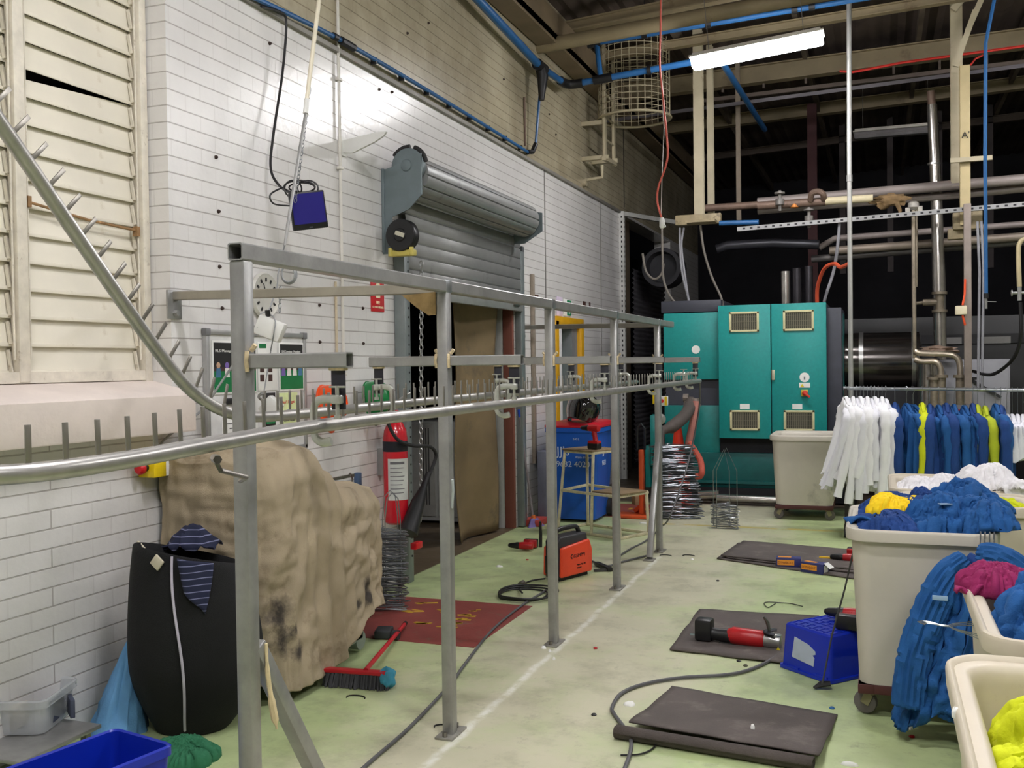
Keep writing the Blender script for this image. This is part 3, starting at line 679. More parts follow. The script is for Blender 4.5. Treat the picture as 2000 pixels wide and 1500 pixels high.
for k in range(8): MB().box((XW + .035, 6.5 + k * .45, pz), (.05, .012, .05), bev=.003).build('clip', blackm, ap)
mp = thing('air_main', 'thick blue compressed air main high along the cream wall turning under the roof', 'pipe', (-3.3, 9, 4.8))
e1 = WX(1055, 130, -3.3); e2 = WX(1098, 160, -3.28); s0 = WX(925, -10, -3.3)
b = MB().tube([s0, e1], .042, 12).tube([e1, e2], .036, 12).tube([s0 + (s0 - e1) * 1.2, s0], .042, 12); b.build('run', blue, mp)
el = WY(1112, 165, e2.y + .12); r0 = WY(1128, 163, e2.y + .14); rp = WY(1360, 120, e2.y + .14); r1 = r0 + (rp - r0) * 1.18
b = MB().tube([r0, r1], .036, 12).tube([r1, r1 + Vector((.1, 3.6, .0))], .036, 12); b.build('cross_run', blue, mp)
MB().tube(spline([e2 - Vector((0, .06, 0)), e2, el, r0 + Vector((.06, 0, 0))], 4), .05, 12).build('elbow', blackm, mp)
MB().cyl(e1 - Vector((0, .1, 0)), e1 + Vector((0, .12, .0)), .06, 12).tube([e1, e1 + Vector((.02, .02, -.1)), e1 + Vector((.01, 0, -.35))], [.06, .06, .028], 12).build('tee_fitting', blackm, mp)
MB().tube([r0 + (rp - r0) * f for f in (.14, .30)], .05, 12).build('coupling', blackm, mp); MB().tube([r0 + (rp - r0) * f for f in (.60, .63)], .055, 12).build('coupling', blackm, mp); MB().cyl(r1 - Vector((.08, 0, 0)), r1 + Vector((.06, 0, 0)), .05, 12).build('elbow', blackm, mp)
b = MB().tube([e1 + Vector((.01, 0, -.3)), (XW + .13, 10.02, 4.45)], .014, 10); b.build('drop', blue, mp)
bt0 = WY(1165, 84, 10.9); bt1 = WY(1620, 8, 10.9)
b = MB().tube([bt0, bt0 + (bt1 - bt0) * 1.6], .028, 10).tube([bt0 + Vector((.0, 0, 0)), r0 + (rp - r0) * .2 + Vector((0, 0, .03))], .03, 10); bp = b.build('upper_run', blue, mp)
MB().cyl(bt0 + Vector((-.1, 0, .0)), bt0 + Vector((.05, 0, 0)), .05, 12).build('end_fitting', blackm, bp)
for f in (.22, .5, .86, .93):
    c = bt0 + (bt1 - bt0) * f; MB().cyl(c - Vector((.03, 0, 0)), c + Vector((.03, 0, 0)), .042, 10).tube([c, (c.x, c.y, roofz(c.x) + .02)], .005, 5).build('hanger', blackm, bp)
b = MB().tube([WX(1024, 190, XW + .012), WX(1026, 285, XW + .012)], .011, 8); tag(b.build('rusty_rod', rust), 'thin rusty rod on the cream wall beside the blue pipe drop', 'rod')
# caged ladder
ld = thing('caged_ladder', 'cream wall ladder with wire mesh safety cage near the roof', 'ladder', (-3.2, 12.3, 4.1))
b = MB(); xl = -3.16; zt = 5.62
for y in (12.05, 12.5): b.bar((xl, y, 4.16), (xl, y, zt), .03, .09, up=(0, 1, 0), bev=.004)
for y, z in ((12.05, 4.16), (12.5, 4.2)): b.bar((XW, y, z + .03), (xl + .05, y, z + .03), .05, .05, bev=.004)
b.bar((XW, 12.05, 4.62), (xl, 12.05, 4.62), .05, .05); b.bar((xl, 12.0, 4.17), (xl, 12.56, 4.2), .05, .05)
b.build('stile', cream, ld)
b = MB()
for k in range(5): b.cyl((xl, 12.05, 4.42 + k * .28), (xl, 12.5, 4.42 + k * .28), .014, 8)
b.build('rung', cream, ld)
cc = Vector((-2.84, 12.28)); rr = .44
b = MB()
for z in (4.68, ):
    b.tube([(cc.x + rr * cos(a), cc.y + rr * sin(a), z) for a in [k * 2 * pi / 40 for k in range(40)]], .028, 8, closed=True, flat=.6)
b.build('cage_hoop', cream, ld)
b = MB()
for k in range(30): a = k * 2 * pi / 30; b.tube([(cc.x + rr * cos(a), cc.y + rr * sin(a), 4.68), (cc.x + rr * cos(a), cc.y + rr * sin(a), zt)], .0045, 4)
for j in range(1, 13): b.tube([(cc.x + rr * cos(a), cc.y + rr * sin(a), 4.68 + j * .075) for a in [k * 2 * pi / 40 for k in range(40)]], .0045, 4, closed=True)
b.build('cage_mesh', cream, ld)
b = MB().tube([(-3.2, 12.06, 4.1), (-3.2, 12.06, 3.95), (XW + .04, 12.06, 3.93)], .02, 8).cyl((XW, 12.06, 3.9), (XW + .05, 12.06, 3.9), .05, 12); tag(b.build('wall_lamp_stub', cream), 'cream pipe stub on the wall under the caged ladder', 'pipe stub')
# slotted frame at the end of the white wall
sf = thing('slotted_stanchion', 'white perforated steel post and arm at the end of the white wall', 'frame', (XW + .04, 13.95, 0))
b = MB().box((XW + .035, 13.93, 1.9), (.07, .07, 3.8)); b.build('post', M('slotted white', (206, 206, 202), .5), sf)
q = WY(1335, 437, 15.4)
b = MB().bar((XW + .035, 13.93, 3.77), q, .06, .06); b.build('arm', M('slotted white', (206, 206, 202)), sf)
b = MB()
for k in range(52): b.box((XW + .071, 13.93, .15 + k * .07), (.003, .016, .03)).box((XW + .035, 13.894, .15 + k * .07), (.016, .003, .03))
b.build('slot', soot, sf)
# dark bay behind: pillar strip, roller shutter
b = MB().box((-3.6, 14.6, 1.9), (.1, .7, 3.8), bev=.004); tag(b.build('bay_pillar', M('bay tan', (116, 102, 84), .7, 0, .2, 1.5)), 'tan pillar strip beyond the white perforated post', 'pillar')
b = MB(); R = []
for k in range(40):
    for s in range(4): R.append([b.bm.verts.new((-3.55 + .03 * sin(pi * s / 3), 15.1, 3.1 - k * .075 - s * .022)), b.bm.verts.new((-3.55 + .03 * sin(pi * s / 3), 17.5, 3.1 - k * .075 - s * .022))])
for A, B in zip(R, R[1:]): b.bm.faces.new([A[0], A[1], B[1], B[0]])
tag(b.build('dark_shutter', M('dark shutter', (60, 58, 62), .6, .2, .2, 2), solid=.004), 'dark ribbed shutter in the far bay left of the teal machine', 'shutter')
b = MB().lathe([(.05, 0), (.3, 0), (.3, .5), (.24, .5), (.22, .3), (.06, .3)], 24, Matrix.Translation((-3.1, 15.6, 3.1)) @ Matrix.Rotation(pi / 2, 4, 'X')); tag(b.build('shutter_drum_end', M('drum end dark', (66, 66, 70), .6, .3)), 'dark round fan housing above the far ribbed shutter', 'drum')

# ------------------------------------------------------------------ galvanised hanging frame
XP, ZR, ZA, ZT = -1.81, 2.0, 1.67, 1.48
PY = [2.57, 4.07, 5.59, 7.11, 8.62]
hf = thing('hanging_rack', 'long galvanised box-section frame of five posts down the middle', 'frame', (XP, 5.6, 0))
b = MB().bar((XP, PY[0] - .03, ZR), (XP, 9.25, ZR), .052, .052, open_ends=True); tr = b.build('top_rail', galv, hf)
for y in PY[1:]: MB().box((XP, y, ZR), (.056, .062, .056), bev=.004).build('joint_sleeve', M('joint shine', (176, 180, 182), .3, .85, .1), tr)
for i, y in enumerate(PY):
    b = MB().bar((XP, y, .008), (XP, y, ZR - .026), .052, .052, up=(0, 1, 0), bev=.006); p = b.build('post', galv, hf)
    b = MB().box((XP, y + .01, .005), (.085, .17, .010), bev=.002); bp = b.build('base_plate', M('base plate', (150, 148, 140), .5, .5, .2, 12), p)
    if i:
        b = MB().cyl((XP, y - .055, .01), (XP, y - .055, .03), .011, 6).cyl((XP, y + .07, .01), (XP, y + .07, .03), .011, 6); b.build('anchor_bolt', raw, p)
    b = MB()
    for s in ((1,) if i == 0 else (-1, 1)): b.tube([(XP + s * .03, y - .022, ZA + .03), (XP + s * .032, y - .03, ZA), (XP + s * .03, y - .022, ZA - .03)], .007, 6).tube([(XP + s * .03, y + .0, ZA + .032), (XP + s * .045, y, ZA + .05)], .008, 6)
    b.build('weld_bead', weld, p)
for i, y in enumerate(PY):
    for s in (-1, 1):
        if i == 0 and s < 0: continue
        L = .34; xe = XP + s * (.026 + L)
        b = MB().bar((XP + s * .026, y, ZA), (xe, y, ZA), .045, .045, up=(0, 0, 1), open_ends=True); a = b.build('cross_arm', galv, hf)
        xt = XP + s * .29
        b = MB().box((xt + .038 * s, y, 1.588), (.045, .008, .125), bev=.002); b.build('hanger_strap', darkst, a)
        b = MB().box((xt + .038 * s, y, ZA - .025), (.05, .03, .012), bev=.003); b.build('strap_weld', weld, a)
# ties back to the wall
for (y, yw) in ((4.07, 4.30), (8.95, 9.72)):
    b = MB().bar((XW + .012, yw, 2.03), (XP - .02, y, 1.99), .045, .045, open_ends=True); tb = b.build('wall_tie', M('tie bar', (160, 156, 146), .42, .6, .12), hf)
    b = MB().box((XW + .008, yw - .005, 1.985), (.014, .11, .15), bev=.004).cyl((XW + .01, yw - .01, 1.94), (XW + .04, yw - .01, 1.94), .016, 6); b.build('wall_plate', galv, tb)
# gusset with burnt primer under the second post head
b = MB(); X = Matrix(((1, 0, 0), (0, 0, 1), (0, 1, 0))).to_4x4(); X.translation = Vector((XP, 4.04, 0))
b.prism([(-.19, 1.965), (-.026, 1.975), (-.026, 1.875), (-.06, 1.872), (-.12, 1.91)], .01, X); b.build('gusset', M('burnt gusset', (150, 126, 84), .3, .6, .35, 14), hf)
# raking braces at both ends of the run
for (ya, za, yb) in ((2.60, .80, 3.10), (8.60, .95, 8.22)):
    b = MB().bar((XP + .002, ya, za), (XP, yb, .02), .05, .05, bev=.005); br = b.build('brace', galv, hf)
    b = MB().box((XP, yb, .005), (.085, .12, .01), bev=.002); b.build('base_plate', M('base plate', (150, 148, 140)), br)
b = MB().tube(spline([(XP + .03, 2.62, .80), (XP + .035, 2.62, .70), (XP + .04, 2.63, .62), (XP + .05, 2.64, .53)], 5), [.005] * 4 + [.008] * 6 + [.012] * 4 + [.004] * 2, 7); tag(b.build('wood_splinter', M('pale timber', (224, 206, 164), .7, 0, .15, 20)), 'pale splintered timber wedge tied to the near post', 'timber')
b = MB().tube([(XP + .03, 4.06, 1.02), (XP + .05, 4.03, 1.10), (XP + .052, 4.02, 1.15)], .006, 6); b.build('cable_tie', M('tie white', (196, 204, 208), .4), hf)

# ------------------------------------------------------------------ pinned conveyor rails
def rail(name, label, path, pins, r=.02):
    t = thing(name, label, 'rail', path[len(path) // 2])
    b = MB().tube(path, r, 14); tb = b.build('tube', M('rail tube', (168, 166, 162), .33, .65, .14, 16), t)
    first = None
    for p, d in pins:
        X = d.to_track_quat('Y', 'Z').to_matrix().to_4x4(); X.translation = p
        if first is None:
            q = MB(); q.box((0, 0, r * .9 + .036), (.004, .013, .08), bev=.001); first = q.build('pin', M('pin steel', (160, 156, 148), .35, .85, .1), t, True, keep=True); o = first
        else:
            o = first.copy(); COL.objects.link(o); o.parent = t
        o.matrix_parent_inverse = wmat(t).inverted(); o.matrix_basis = X
    return t
def march(path, step, start=0.0, smax=1e9):
    out = []; acc = -start; tot = 0
    for a, c in zip(path, path[1:]):
        L = (c - a).length; d = (c - a).normalized()
        while acc + step <= L + 1e-9 or False:
            acc += step
            if acc > L: acc -= step; break
            if acc >= 0: out.append((a + d * acc, d))
        acc -= L
    return out
xn = XP + .29
near = spline([(-2.25, 1.30, 1.52), (-1.95, 1.20, 1.49), (-1.70, 1.27, 1.465), (-1.565, 1.47, 1.452), (-1.53, 1.72, 1.455), (xn, 2.05, 1.468), (xn, 2.5, ZT), (xn, 3.2, ZT)], 8) + [Vector((xn, y, ZT)) for y in (4.5, 6, 7.5, 9.05)]
pn = march(near, .083, .3); rail('pin_rail', 'near bent steel tube rail with upright flat pins, looping round at the left', near, pn[:100])
xf = XP - .29
far = spline([(xf, .95, 3.28), (xf, 1.5, 2.74), (xf, 1.96, 2.285), (xf, 2.3, 1.94), (xf, 2.52, 1.725), (xf, 2.68, 1.59), (xf, 2.85, 1.51), (xf, 3.05, 1.475), (xf, 3.4, 1.47)], 8) + [Vector((xf, y, 1.475)) for y in (4.5, 6, 7.5, 9.05)]
pf = march(far, .083, .2); rail('pin_rail', 'far bent steel tube rail with pins, rising steeply to the upper left', far, pf[:100])
# malleable C-clamps holding the rails to the straps
def clamp(x, y, z, s, label):
    t = thing('c_clamp', label, 'clamp', (x, y, z)); k = .001
    b = MB(); pts = [(.045 * s, 0, .075), (-.005 * s, 0, .076), (-.034 * s, 0, .060), (-.038 * s, 0, 0), (-.034 * s, 0, -.035), (-.01 * s, 0, -.050), (.02 * s, 0, -.046)]
    b.tube(spline(pts, 4), .0085, 8, flat=1.5).box((.042 * s, 0, .075), (.03, .026, .026), bev=.005)
    b.build('frame', plate, t, True)
    b = MB().cyl((.042 * s, 0, .022), (.042 * s, 0, .115), .006, 8).cyl((.042 * s, 0, .018), (.042 * s, 0, .03), .011, 10).cyl((.042 * s - .028, .004, .112), (.042 * s + .028, -.004, .112), .0035, 6)
    b.build('screw', plate, t, True)
    return t
for i, y in enumerate(PY):
    clamp(xn, y - .015, ZT, 1, 'galvanised C-clamp on the near pin rail at the %s post from the front' % ORD[i])
    if i: clamp(xf, y - .015, ZT, -1, 'galvanised C-clamp on the far pin rail at the %s post from the front' % ORD[i])
clamp(xn, 8.05, ZT, 1, 'galvanised C-clamp on the near pin rail between the last two posts')
b = MB().tube([(xn + .02, 2.02, 1.43), (xn - .05, 2.10, 1.425)], .011, 6).tube([(xn - .05, 2.1, 1.425), (xn - .12, 2.22, 1.38), (xn - .06, 2.25, 1.36), (xn - .13, 2.32, 1.34)], .007, 6); tag(b.build('spring_clip', raw), 'small bent spring clip under the near pin rail', 'clip')

# ------------------------------------------------------------------ monitor on its drop pole, cables and switch boxes
mn = thing('monitor', 'dark blue screened monitor tilted on a drop pole by the brick wall', 'monitor', (-3.08, 5.05, 2.4))
mcen = (WX(602, 411, -3.08)); nrm = (EYE - mcen); nrm.z = 0; nrm.normalize(); ang = atan2(nrm.y, nrm.x) + radians(14)
Xm = Matrix.Translation(mcen) @ Matrix.Rotation(ang, 4, 'Z') @ Matrix.Rotation(radians(8), 4, 'Y') @ Matrix.Rotation(radians(9), 4, 'X')
t_ = MB(); t_.box((0, 0, 0), (.035, .205, .215), bev=.008); bmesh.ops.transform(t_.bm, matrix=Xm, verts=t_.bm.verts); t_.build('casing', blackm, mn)
t_ = MB(); t_.box((.0185, 0, .012), (.004, .185, .172)); bmesh.ops.transform(t_.bm, matrix=Xm, verts=t_.bm.verts); t_.build('screen', M('blue screen', (36, 32, 104), .18, 0, .06, 3, emit=.08), mn)
t_ = MB(); t_.box((-.05, 0, 0), (.08, .1, .1), bev=.01).box((.019, 0, -.096), (.003, .02, .008)); bmesh.ops.transform(t_.bm, matrix=Xm, verts=t_.bm.verts); t_.build('mount_block', M('mount grey', (70, 70, 76), .5), mn)
pp = thing('drop_pole', 'white and galvanised drop pole slanting down beside the monitor', 'pole', WX(558, 470, -3.1))
b = MB().tube([WX(627, -30, -3.1), WX(599, 196, -3.1)], .0125, 10); b.build('sleeve', M('old white pole', (226, 218, 196), .45, 0, .06), pp)
b = MB().cyl(WX(599.5, 194, -3.1), WX(597, 222, -3.1), .017, 10); b.build('coupler', white, pp)
b = MB().tube([WX(597, 222, -3.1), WX(562, 440, -3.1), WX(556, 480, -3.1)], [.0095, .0095, .007], 8); b.build('rod', galv, pp)
chain(WX(606, 170, -3.1), WX(576, 400, -3.1), .03, .002, 'safety_chain', chrome, pp)
b = MB().tube(spline([WX(510, 12, XW + .05), WX(548, 24, XW + .06), WX(559, 45, XW + .06), WX(552, 140, XW + .05), WX(533, 270, XW + .06), WX(529, 330, XW + .08), WX(545, 362, XW + .15), WX(570, 378, -3.15), WX(590, 385, -3.1)], 8), .008, 8)
tag(b.build('monitor_cable', blackm), 'black cable drooping from the blue pipe to the monitor', 'cable')
cc = WX(585, 365, -3.13); kc = thing('cable_coil', 'loose coil of black cable behind the monitor', 'cable', cc)
for k, (a_, h_, dx) in enumerate(((.09, .035, 0), (.075, .028, .01), (.06, .045, .04), (.05, .05, -.05))):
    MB().tube([cc + CR * (dx + a_ * cos(q)) + Vector((0, 0, 1)) * (h_ * sin(q)) + CF * (.02 * k) for q in [i * pi / 10 for i in range(20)]], .005, 6, closed=True).build('loop', blackm, kc)
MB().tube(spline([WX(552, 366, -3.1), WX(528, 380, -3.12), WX(535, 398, -3.12), WX(565, 402, -3.1)], 5), .005, 6).build('loose_end', blackm, kc)
# hanging white control box and grey lead
xb = -3.12
b = MB(); cc = WX(563, 535, xb)
for k in range(3): b.tube([cc + CR * (.036 + .004 * k) * cos(q) + Vector((0, 0, 1)) * (.046 + .004 * k) * sin(q) + CF * .01 * k for q in [i * pi / 10 for i in range(20)]], .0045, 6, closed=True)
b.tube(spline([WX(558, 470, xb), WX(549, 510, xb), WX(543, 535, xb), WX(541, 560, xb), WX(533, 585, xb), WX(523, 612, xb)], 6), .0045, 6)
tag(b.build('lead_coil', M('grey lead', (150, 152, 154), .5)), 'grey lead coiled above the hanging white switch box', 'cable')
t = thing('switch_box', 'white plastic switch box dangling behind the near post', 'box', WX(525, 640, xb))
q_ = MB(); q_.box((0, 0, 0), (.15, .09, .11), bev=.012); Xc = Matrix.Translation(WX(528, 642, xb)) @ Matrix((CR, CF, CU)).transposed().to_4x4() @ Matrix.Rotation(radians(22), 4, 'Y'); bmesh.ops.transform(q_.bm, matrix=Xc, verts=q_.bm.verts); q_.build('case', white, t)
b = MB().cyl(WX(522, 606, xb), WX(524, 618, xb), .014, 10); b.build('cable_gland', blackm, t)
b = MB().tube(spline([WX(503, 640, xb - .04), WX(508, 615, xb - .06), WX(522, 611, xb - .05), WX(537, 625, xb + .05), WX(535, 650, xb + .06), WX(528, 690, xb), WX(515, 770, xb)], 6), .0035, 6); b.build('lead', M('grey lead', (150, 152, 154)), t)
chain(WX(548, 560, xb), WX(546, 615, xb), .03, .002, 'hanging_chain', chrome, t)
t = thing('camera_housing', 'small white angled box low behind the near post', 'box', WX(525, 790, xb))
q_ = MB(); q_.box((0, 0, 0), (.09, .09, .10), bev=.006); Xc = Matrix.Translation(WX(530, 795, -3.2)) @ Matrix((CR, CF, CU)).transposed().to_4x4() @ Matrix.Rotation(radians(40), 4, 'Y'); bmesh.ops.transform(q_.bm, matrix=Xc, verts=q_.bm.verts); q_.build('case', white, t)
b = MB().tube(spline([WX(512, 768, -3.15), WX(505, 775, -3.2), WX(515, 785, -3.2)], 4), .008, 6); b.build('gland', galv, t)
b = MB().tube(spline([WX(470, 690, -3.15), WX(430, 750, -3.2), WX(395, 800, -3.3), WX(350, 835, -3.38), WX(318, 862, XW + .02), WX(308, 880, XW + .02)], 6), .006, 6); tag(b.build('slack_lead', M('grey lead', (150, 152, 154))), 'grey slack lead running down past the noticeboard', 'cable')
# hard hats and earmuffs on the wall
def hardhat(name, mat, p, label, vents=False):
    t = thing(name, label, 'hard hat', p); X = Matrix.Translation(p) @ Matrix.Rotation(radians(78), 4, 'Y') @ Matrix.Rotation(0, 4, 'Z')
    b = MB()
    def f(u, v):
        a = u * 2 * pi; ph = v * pi / 2; r = cos(ph) ** .75
        w = .105 + .008 * cos(2 * a); x_ = (.125) * r * cos(a); y_ = w * r * sin(a); z_ = .135 * sin(ph) + (.012 if abs(sin(a)) < .25 and v > .2 else 0)
        return X @ Vector((x_, y_, z_))
    R = b.grid(f, 40, 12, cu=True); b.bm.faces.new(R[-1]); b.build('shell', mat, t, ang=50)
    b = MB()
    def g(u, v):
        a = u * 2 * pi; e = .012 + (.055 if cos(a) > .3 else 0) * max(0, cos(a)); r = 1 + v * 0
        return X @ Vector(((.122 + e * v) * cos(a), (.104 + .012 * v) * sin(a), -.012 * v))
    b.grid(g, 40, 3, cu=True); b.build('brim', mat, t, solid=.004)
    b = MB().tube([X @ Vector((.04 * cos(a), .04 * sin(a), -.01)) for a in [k * pi / 6 for k in range(12)]], .012, 6, closed=True).box(X @ Vector((0, 0, -.03)), (.03, .1, .06)); b.build('headband', M('headband grey', (90, 92, 94), .6), t)
    return t
hardhat('hard_hat', M('hat orange', (240, 84, 26), .3, 0, .04), WX(640, 790, -3.36), 'orange hard hat hung on the wall right of the noticeboard')
hardhat('hard_hat', M('hat green', (8, 118, 58), .3, 0, .04), WX(727, 780, -3.36), 'green hard hat hung on the wall left of the roller door')
b = MB()
for dz, dy in ((0.01, 0), (-.03, .05)): b.lathe([(.012, -.02), (.034, -.02), (.038, 0), (.034, .022), (.02, .03)], 16, Matrix.Translation(WX(655, 785, -3.2) + Vector((0, dy, dz))) @ Matrix.Rotation(radians(70), 4, 'Y'))
tag(b.build('ear_muffs', M('hat orange', (240, 84, 26))), 'orange ear muff cups hanging in front of the orange hard hat', 'ear muffs')
b = MB().bar(WX(640, 938, XW + .1), WX(690, 928, XW + .12), .02, .02).tube(spline([WX(682, 928, XW + .12), WX(684, 925, XW + .2), WX(688, 935, XW + .2), WX(687, 946, XW + .2)], 4), .006, 6); tag(b.build('wall_hook_bar', raw), 'grey bar with a small black hook behind the canvas cover', 'hook')
b = MB().box(WX(699, 936, XW + .02), (.04, .045, .09), bev=.004); tag(b.build('blue_bracket', M('slate blue', (70, 92, 124), .5)), 'small slate blue bracket on the wall beside the extinguisher', 'bracket')
# fire extinguisher
fx = thing('fire_extinguisher', 'red carbon dioxide fire extinguisher with black horn by the roller door', 'fire extinguisher', (XW + .13, 6.58, .45))
ex = Vector((XW + .13, 6.56, .50))
X = Matrix.Translation(ex)
MB().lathe([(.07, 0), (.088, .015), (.09, .05), (.09, .62), (.082, .68), (.06, .73), (.035, .76), (.028, .78), (.028, .83)], 26, X).build('cylinder', M('extinguisher red', (206, 26, 42), .25, 0, .04, coat=.5), fx)
MB().lathe([(.0905, .53), (.0915, .535), (.0915, .60), (.0905, .605)], 26, X, False).build('colour_band', M('band black', (26, 28, 40), .4), fx)
b = MB(); b.grid(lambda u, v: ex + Vector((.0915 * cos(-1.75 + 1.9 * u), .0915 * sin(-1.75 + 1.9 * u), .18 + .30 * v)), 14, 2); lb = b.build('label_panel', M('ext label', (206, 210, 204), .5), fx)
b = MB()
for k in range(8): b.grid(lambda u, v: ex + Vector((.0922 * cos(-1.55 + (1.2 - .1 * (k % 3)) * u), .0922 * sin(-1.55 + (1.2 - .1 * (k % 3)) * u), .44 - k * .03 + (.018 if k == 0 else .006) * v)), 8, 2)
b.build('label_print', M('print grey', (110, 110, 112)), lb)
b = MB().cyl(ex + Vector((0, 0, .83)), ex + Vector((0, 0, .88)), .022, 12).tube([ex + Vector((0, -.02, .87)), ex + Vector((.05, .06, .93)), ex + Vector((.06, .13, .95))], .008, 6).tube([ex + Vector((0, -.02, .86)), ex + Vector((.05, .10, .87))], .008, 6); b.build('valve', galv, fx)
b = MB().tube(spline([ex + Vector((0, -.02, .86)), ex + Vector((.02, -.12, .85)), ex + Vector((.04, -.19, .76)), ex + Vector((.08, -.13, .63)), ex + Vector((.13, .02, .57)), ex + Vector((.18, .2, .55)), ex + Vector((.19, .29, .49)), ex + Vector((.18, .28, .42)), ex + Vector((.17, .2, .33))], 7), .013, 8); b.build('hose', rubber, fx)
b = MB().tube([ex + Vector((.17, .2, .35)), ex + Vector((.16, .13, .25)), ex + Vector((.15, .05, .15)), ex + Vector((.14, -.1, -.05))], [.022, .026, .052, .072], 14); b.build('horn', blackm, fx)
b = MB().box((XW + .025, 6.56, .95), (.05, .08, .2), bev=.004); b.build('wall_bracket', galv, fx)
b = MB().box((XW + .27, 6.60, .34), (.05, .11, .05), bev=.008); tag(b.build('red_box', M('estop red', (206, 24, 34))), 'small red box below the extinguisher horn', 'box')

# ------------------------------------------------------------------ canvas-covered machine against the wall
cm_ = thing('covered_machine', 'bulky machine by the wall hidden under a stained tan canvas sheet', 'machine', (-3.1, 4.9, 0))
b = MB().box((-3.1, 4.68, .42), (.56, .92, .72), bev=.02).box((-3.12, 4.42, .78), (.5, .4, .6), bev=.03).cyl((-2.84, 4.28, .07), (-2.78, 4.28, .07), .055, 14).cyl((-2.88, 5.1, .07), (-2.82, 5.1, .07), .055, 14).cyl((-3.36, 4.4, .07), (-3.32, 4.4, .07), .055, 14); b.build('machine_body', M('grey green body', (138, 148, 140), .5, .1), cm_)
def cov_mat():
    mt = M('tan canvas', (168, 153, 128), .85, 0, .1, 3, .25, 220, (120, 104, 80), .56, 3.5)
    nt = mt.node_tree; L = nt.links.new; bs = nt.nodes['Principled BSDF']; src = bs.inputs['Base Color'].links[0].from_socket
    geo = N(nt, 'ShaderNodeNewGeometry'); no = N(nt, 'ShaderNodeTexNoise', Scale=11.0, Detail=8.0, Roughness=.7); L(geo.outputs['Position'], no.inputs['Vector'])
    col = src
    for p, r in ((WX(548, 1205, -2.72), .10), (WX(560, 1255, -2.7), .09), (WX(588, 1270, -2.7), .05), (WX(718, 1145, -2.76), .05), (WX(722, 1165, -2.76), .05), (WX(700, 1180, -2.76), .035), (WX(585, 1225, -2.7), .03)):
        d = N(nt, 'ShaderNodeVectorMath', _operation='DISTANCE'); L(geo.outputs['Position'], d.inputs[0]); d.inputs[1].default_value = p
        a = N(nt, 'ShaderNodeMath', _operation='MULTIPLY_ADD'); L(no.outputs['Fac'], a.inputs[0]); a.inputs[1].default_value = r * 2.2; L(d.outputs['Value'], a.inputs[2])
        q = N(nt, 'ShaderNodeMapRange', i1=r * 1.5, i2=r * 2.3, i3=.92, i4=0.0); L(a.outputs[0], q.inputs[0])
        mx = N(nt, 'ShaderNodeMix', _data_type='RGBA'); L(q.outputs[0], mx.inputs[0]); L(col, mx.inputs[6]); mx.inputs[7].default_value = lin((44, 38, 38)); col = mx.outputs[2]
    L(col, bs.inputs['Base Color']); return mt
def canvas():
    b = MB(); NU, NV = 110, 64
    # plan outline from the wall round the front and back to the wall
    out = [(-3.43, 4.13), (-3.2, 4.10), (-2.92, 4.09), (-2.76, 4.13), (-2.71, 4.25), (-2.72, 4.5), (-2.74, 4.8), (-2.77, 5.1), (-2.81, 5.32), (-2.90, 5.44), (-3.15, 5.48), (-3.43, 5.50)]
    O = spline([(x, y, 0) for x, y in out], 10); n = len(O) - 1
    def top(y):
        k = [(4.1, 1.19), (4.3, 1.25), (4.5, 1.25), (4.68, 1.12), (4.85, 1.0), (5.1, .95), (5.3, .93), (5.5, .88)]
        for (a, za), (c, zc) in zip(k, k[1:]):
            if y <= c: f = (y - a) / (c - a); f = max(0, min(1, f)); f = f * f * (3 - 2 * f); return za + (zc - za) * f
        return k[-1][1]
    def f(u, v):
        p = O[min(n, int(u * n))] if u * n == int(u * n) else O[int(u * n)].lerp(O[min(n, int(u * n) + 1)], u * n - int(u * n))
        sp = Vector((-3.40, 4.18 + (p.y - 4.1) * .90, 0)); h = top(sp.y if v < .3 else p.y * .6 + sp.y * .4)
        hem = .06 + .05 * max(0, sin(p.y * 5.2)) + (.14 if p.x > -2.95 else .04) * min(1, max(0, (p.y - 4.7) / .5)) + (.0 if p.y > 4.15 else .02)
        if v < .3:
            s = v / .3; q = sp.lerp(p, s * .92); z = h + .02 * sin(pi * s) - .03 * s * s + .022 * ridge((q.x * 5, q.y * 5, 3), 1.0) - .012
            return Vector((q.x, q.y, z))
        s = (v - .3) / .7; e = min(1, s * 8); e = sin(e * pi / 2)
        q = sp.lerp(p, .92 + .08 * e); nrm = (p - sp); nrm.z = 0; nrm.normalize()
        h0 = h - .03; z = h0 + (hem - h0) * (1 - (1 - s) ** 1.08)
        fold = (.034 * ridge((u * 8, s * .5, 2.2), 1.0) + .022 * ridge((u * 19, s * 1.3, 7.1), 1.0) + .010 * ridge((u * 30 + s * 2, s * 7, 5), 1.0)) * (.3 + .7 * s) - .03
        diag = .026 * ridge((u * 7 + s * 2.4, s * 3.2 - u * 3, 9.0), 1.0) * sin(pi * min(1, s * 1.2))
        q = q + nrm * (fold + diag - .03 * sin(pi * s)) ; return Vector((q.x, max(q.y, 4.0), z))
    G = [[f(i / (NU - 1), j / (NV - 1)) for i in range(NU)] for j in range(NV)]
    G = wrinkle(G, False, .12, .10, .06, 160, .045, 5)
    R = [[b.bm.verts.new(p) for p in row] for row in G]
    for A, B in zip(R, R[1:]):
        for i in range(NU - 1): b.bm.faces.new([A[i], A[i + 1], B[i + 1], B[i]])
    return b
canvas().build('canvas_cover', cov_mat(), cm_, ang=60, solid=.005, sub=1)
b = MB(); b.grid(lambda u, v: Vector((-3.3 + .25 * v, 4.85 + u * .40, 1.06 - .10 * u + .03 * sin(v * 3))), 12, 5); tag(b.build('paper_sheet', paper, solid=.003), 'white paper edge poking out behind the canvas cover', 'paper')

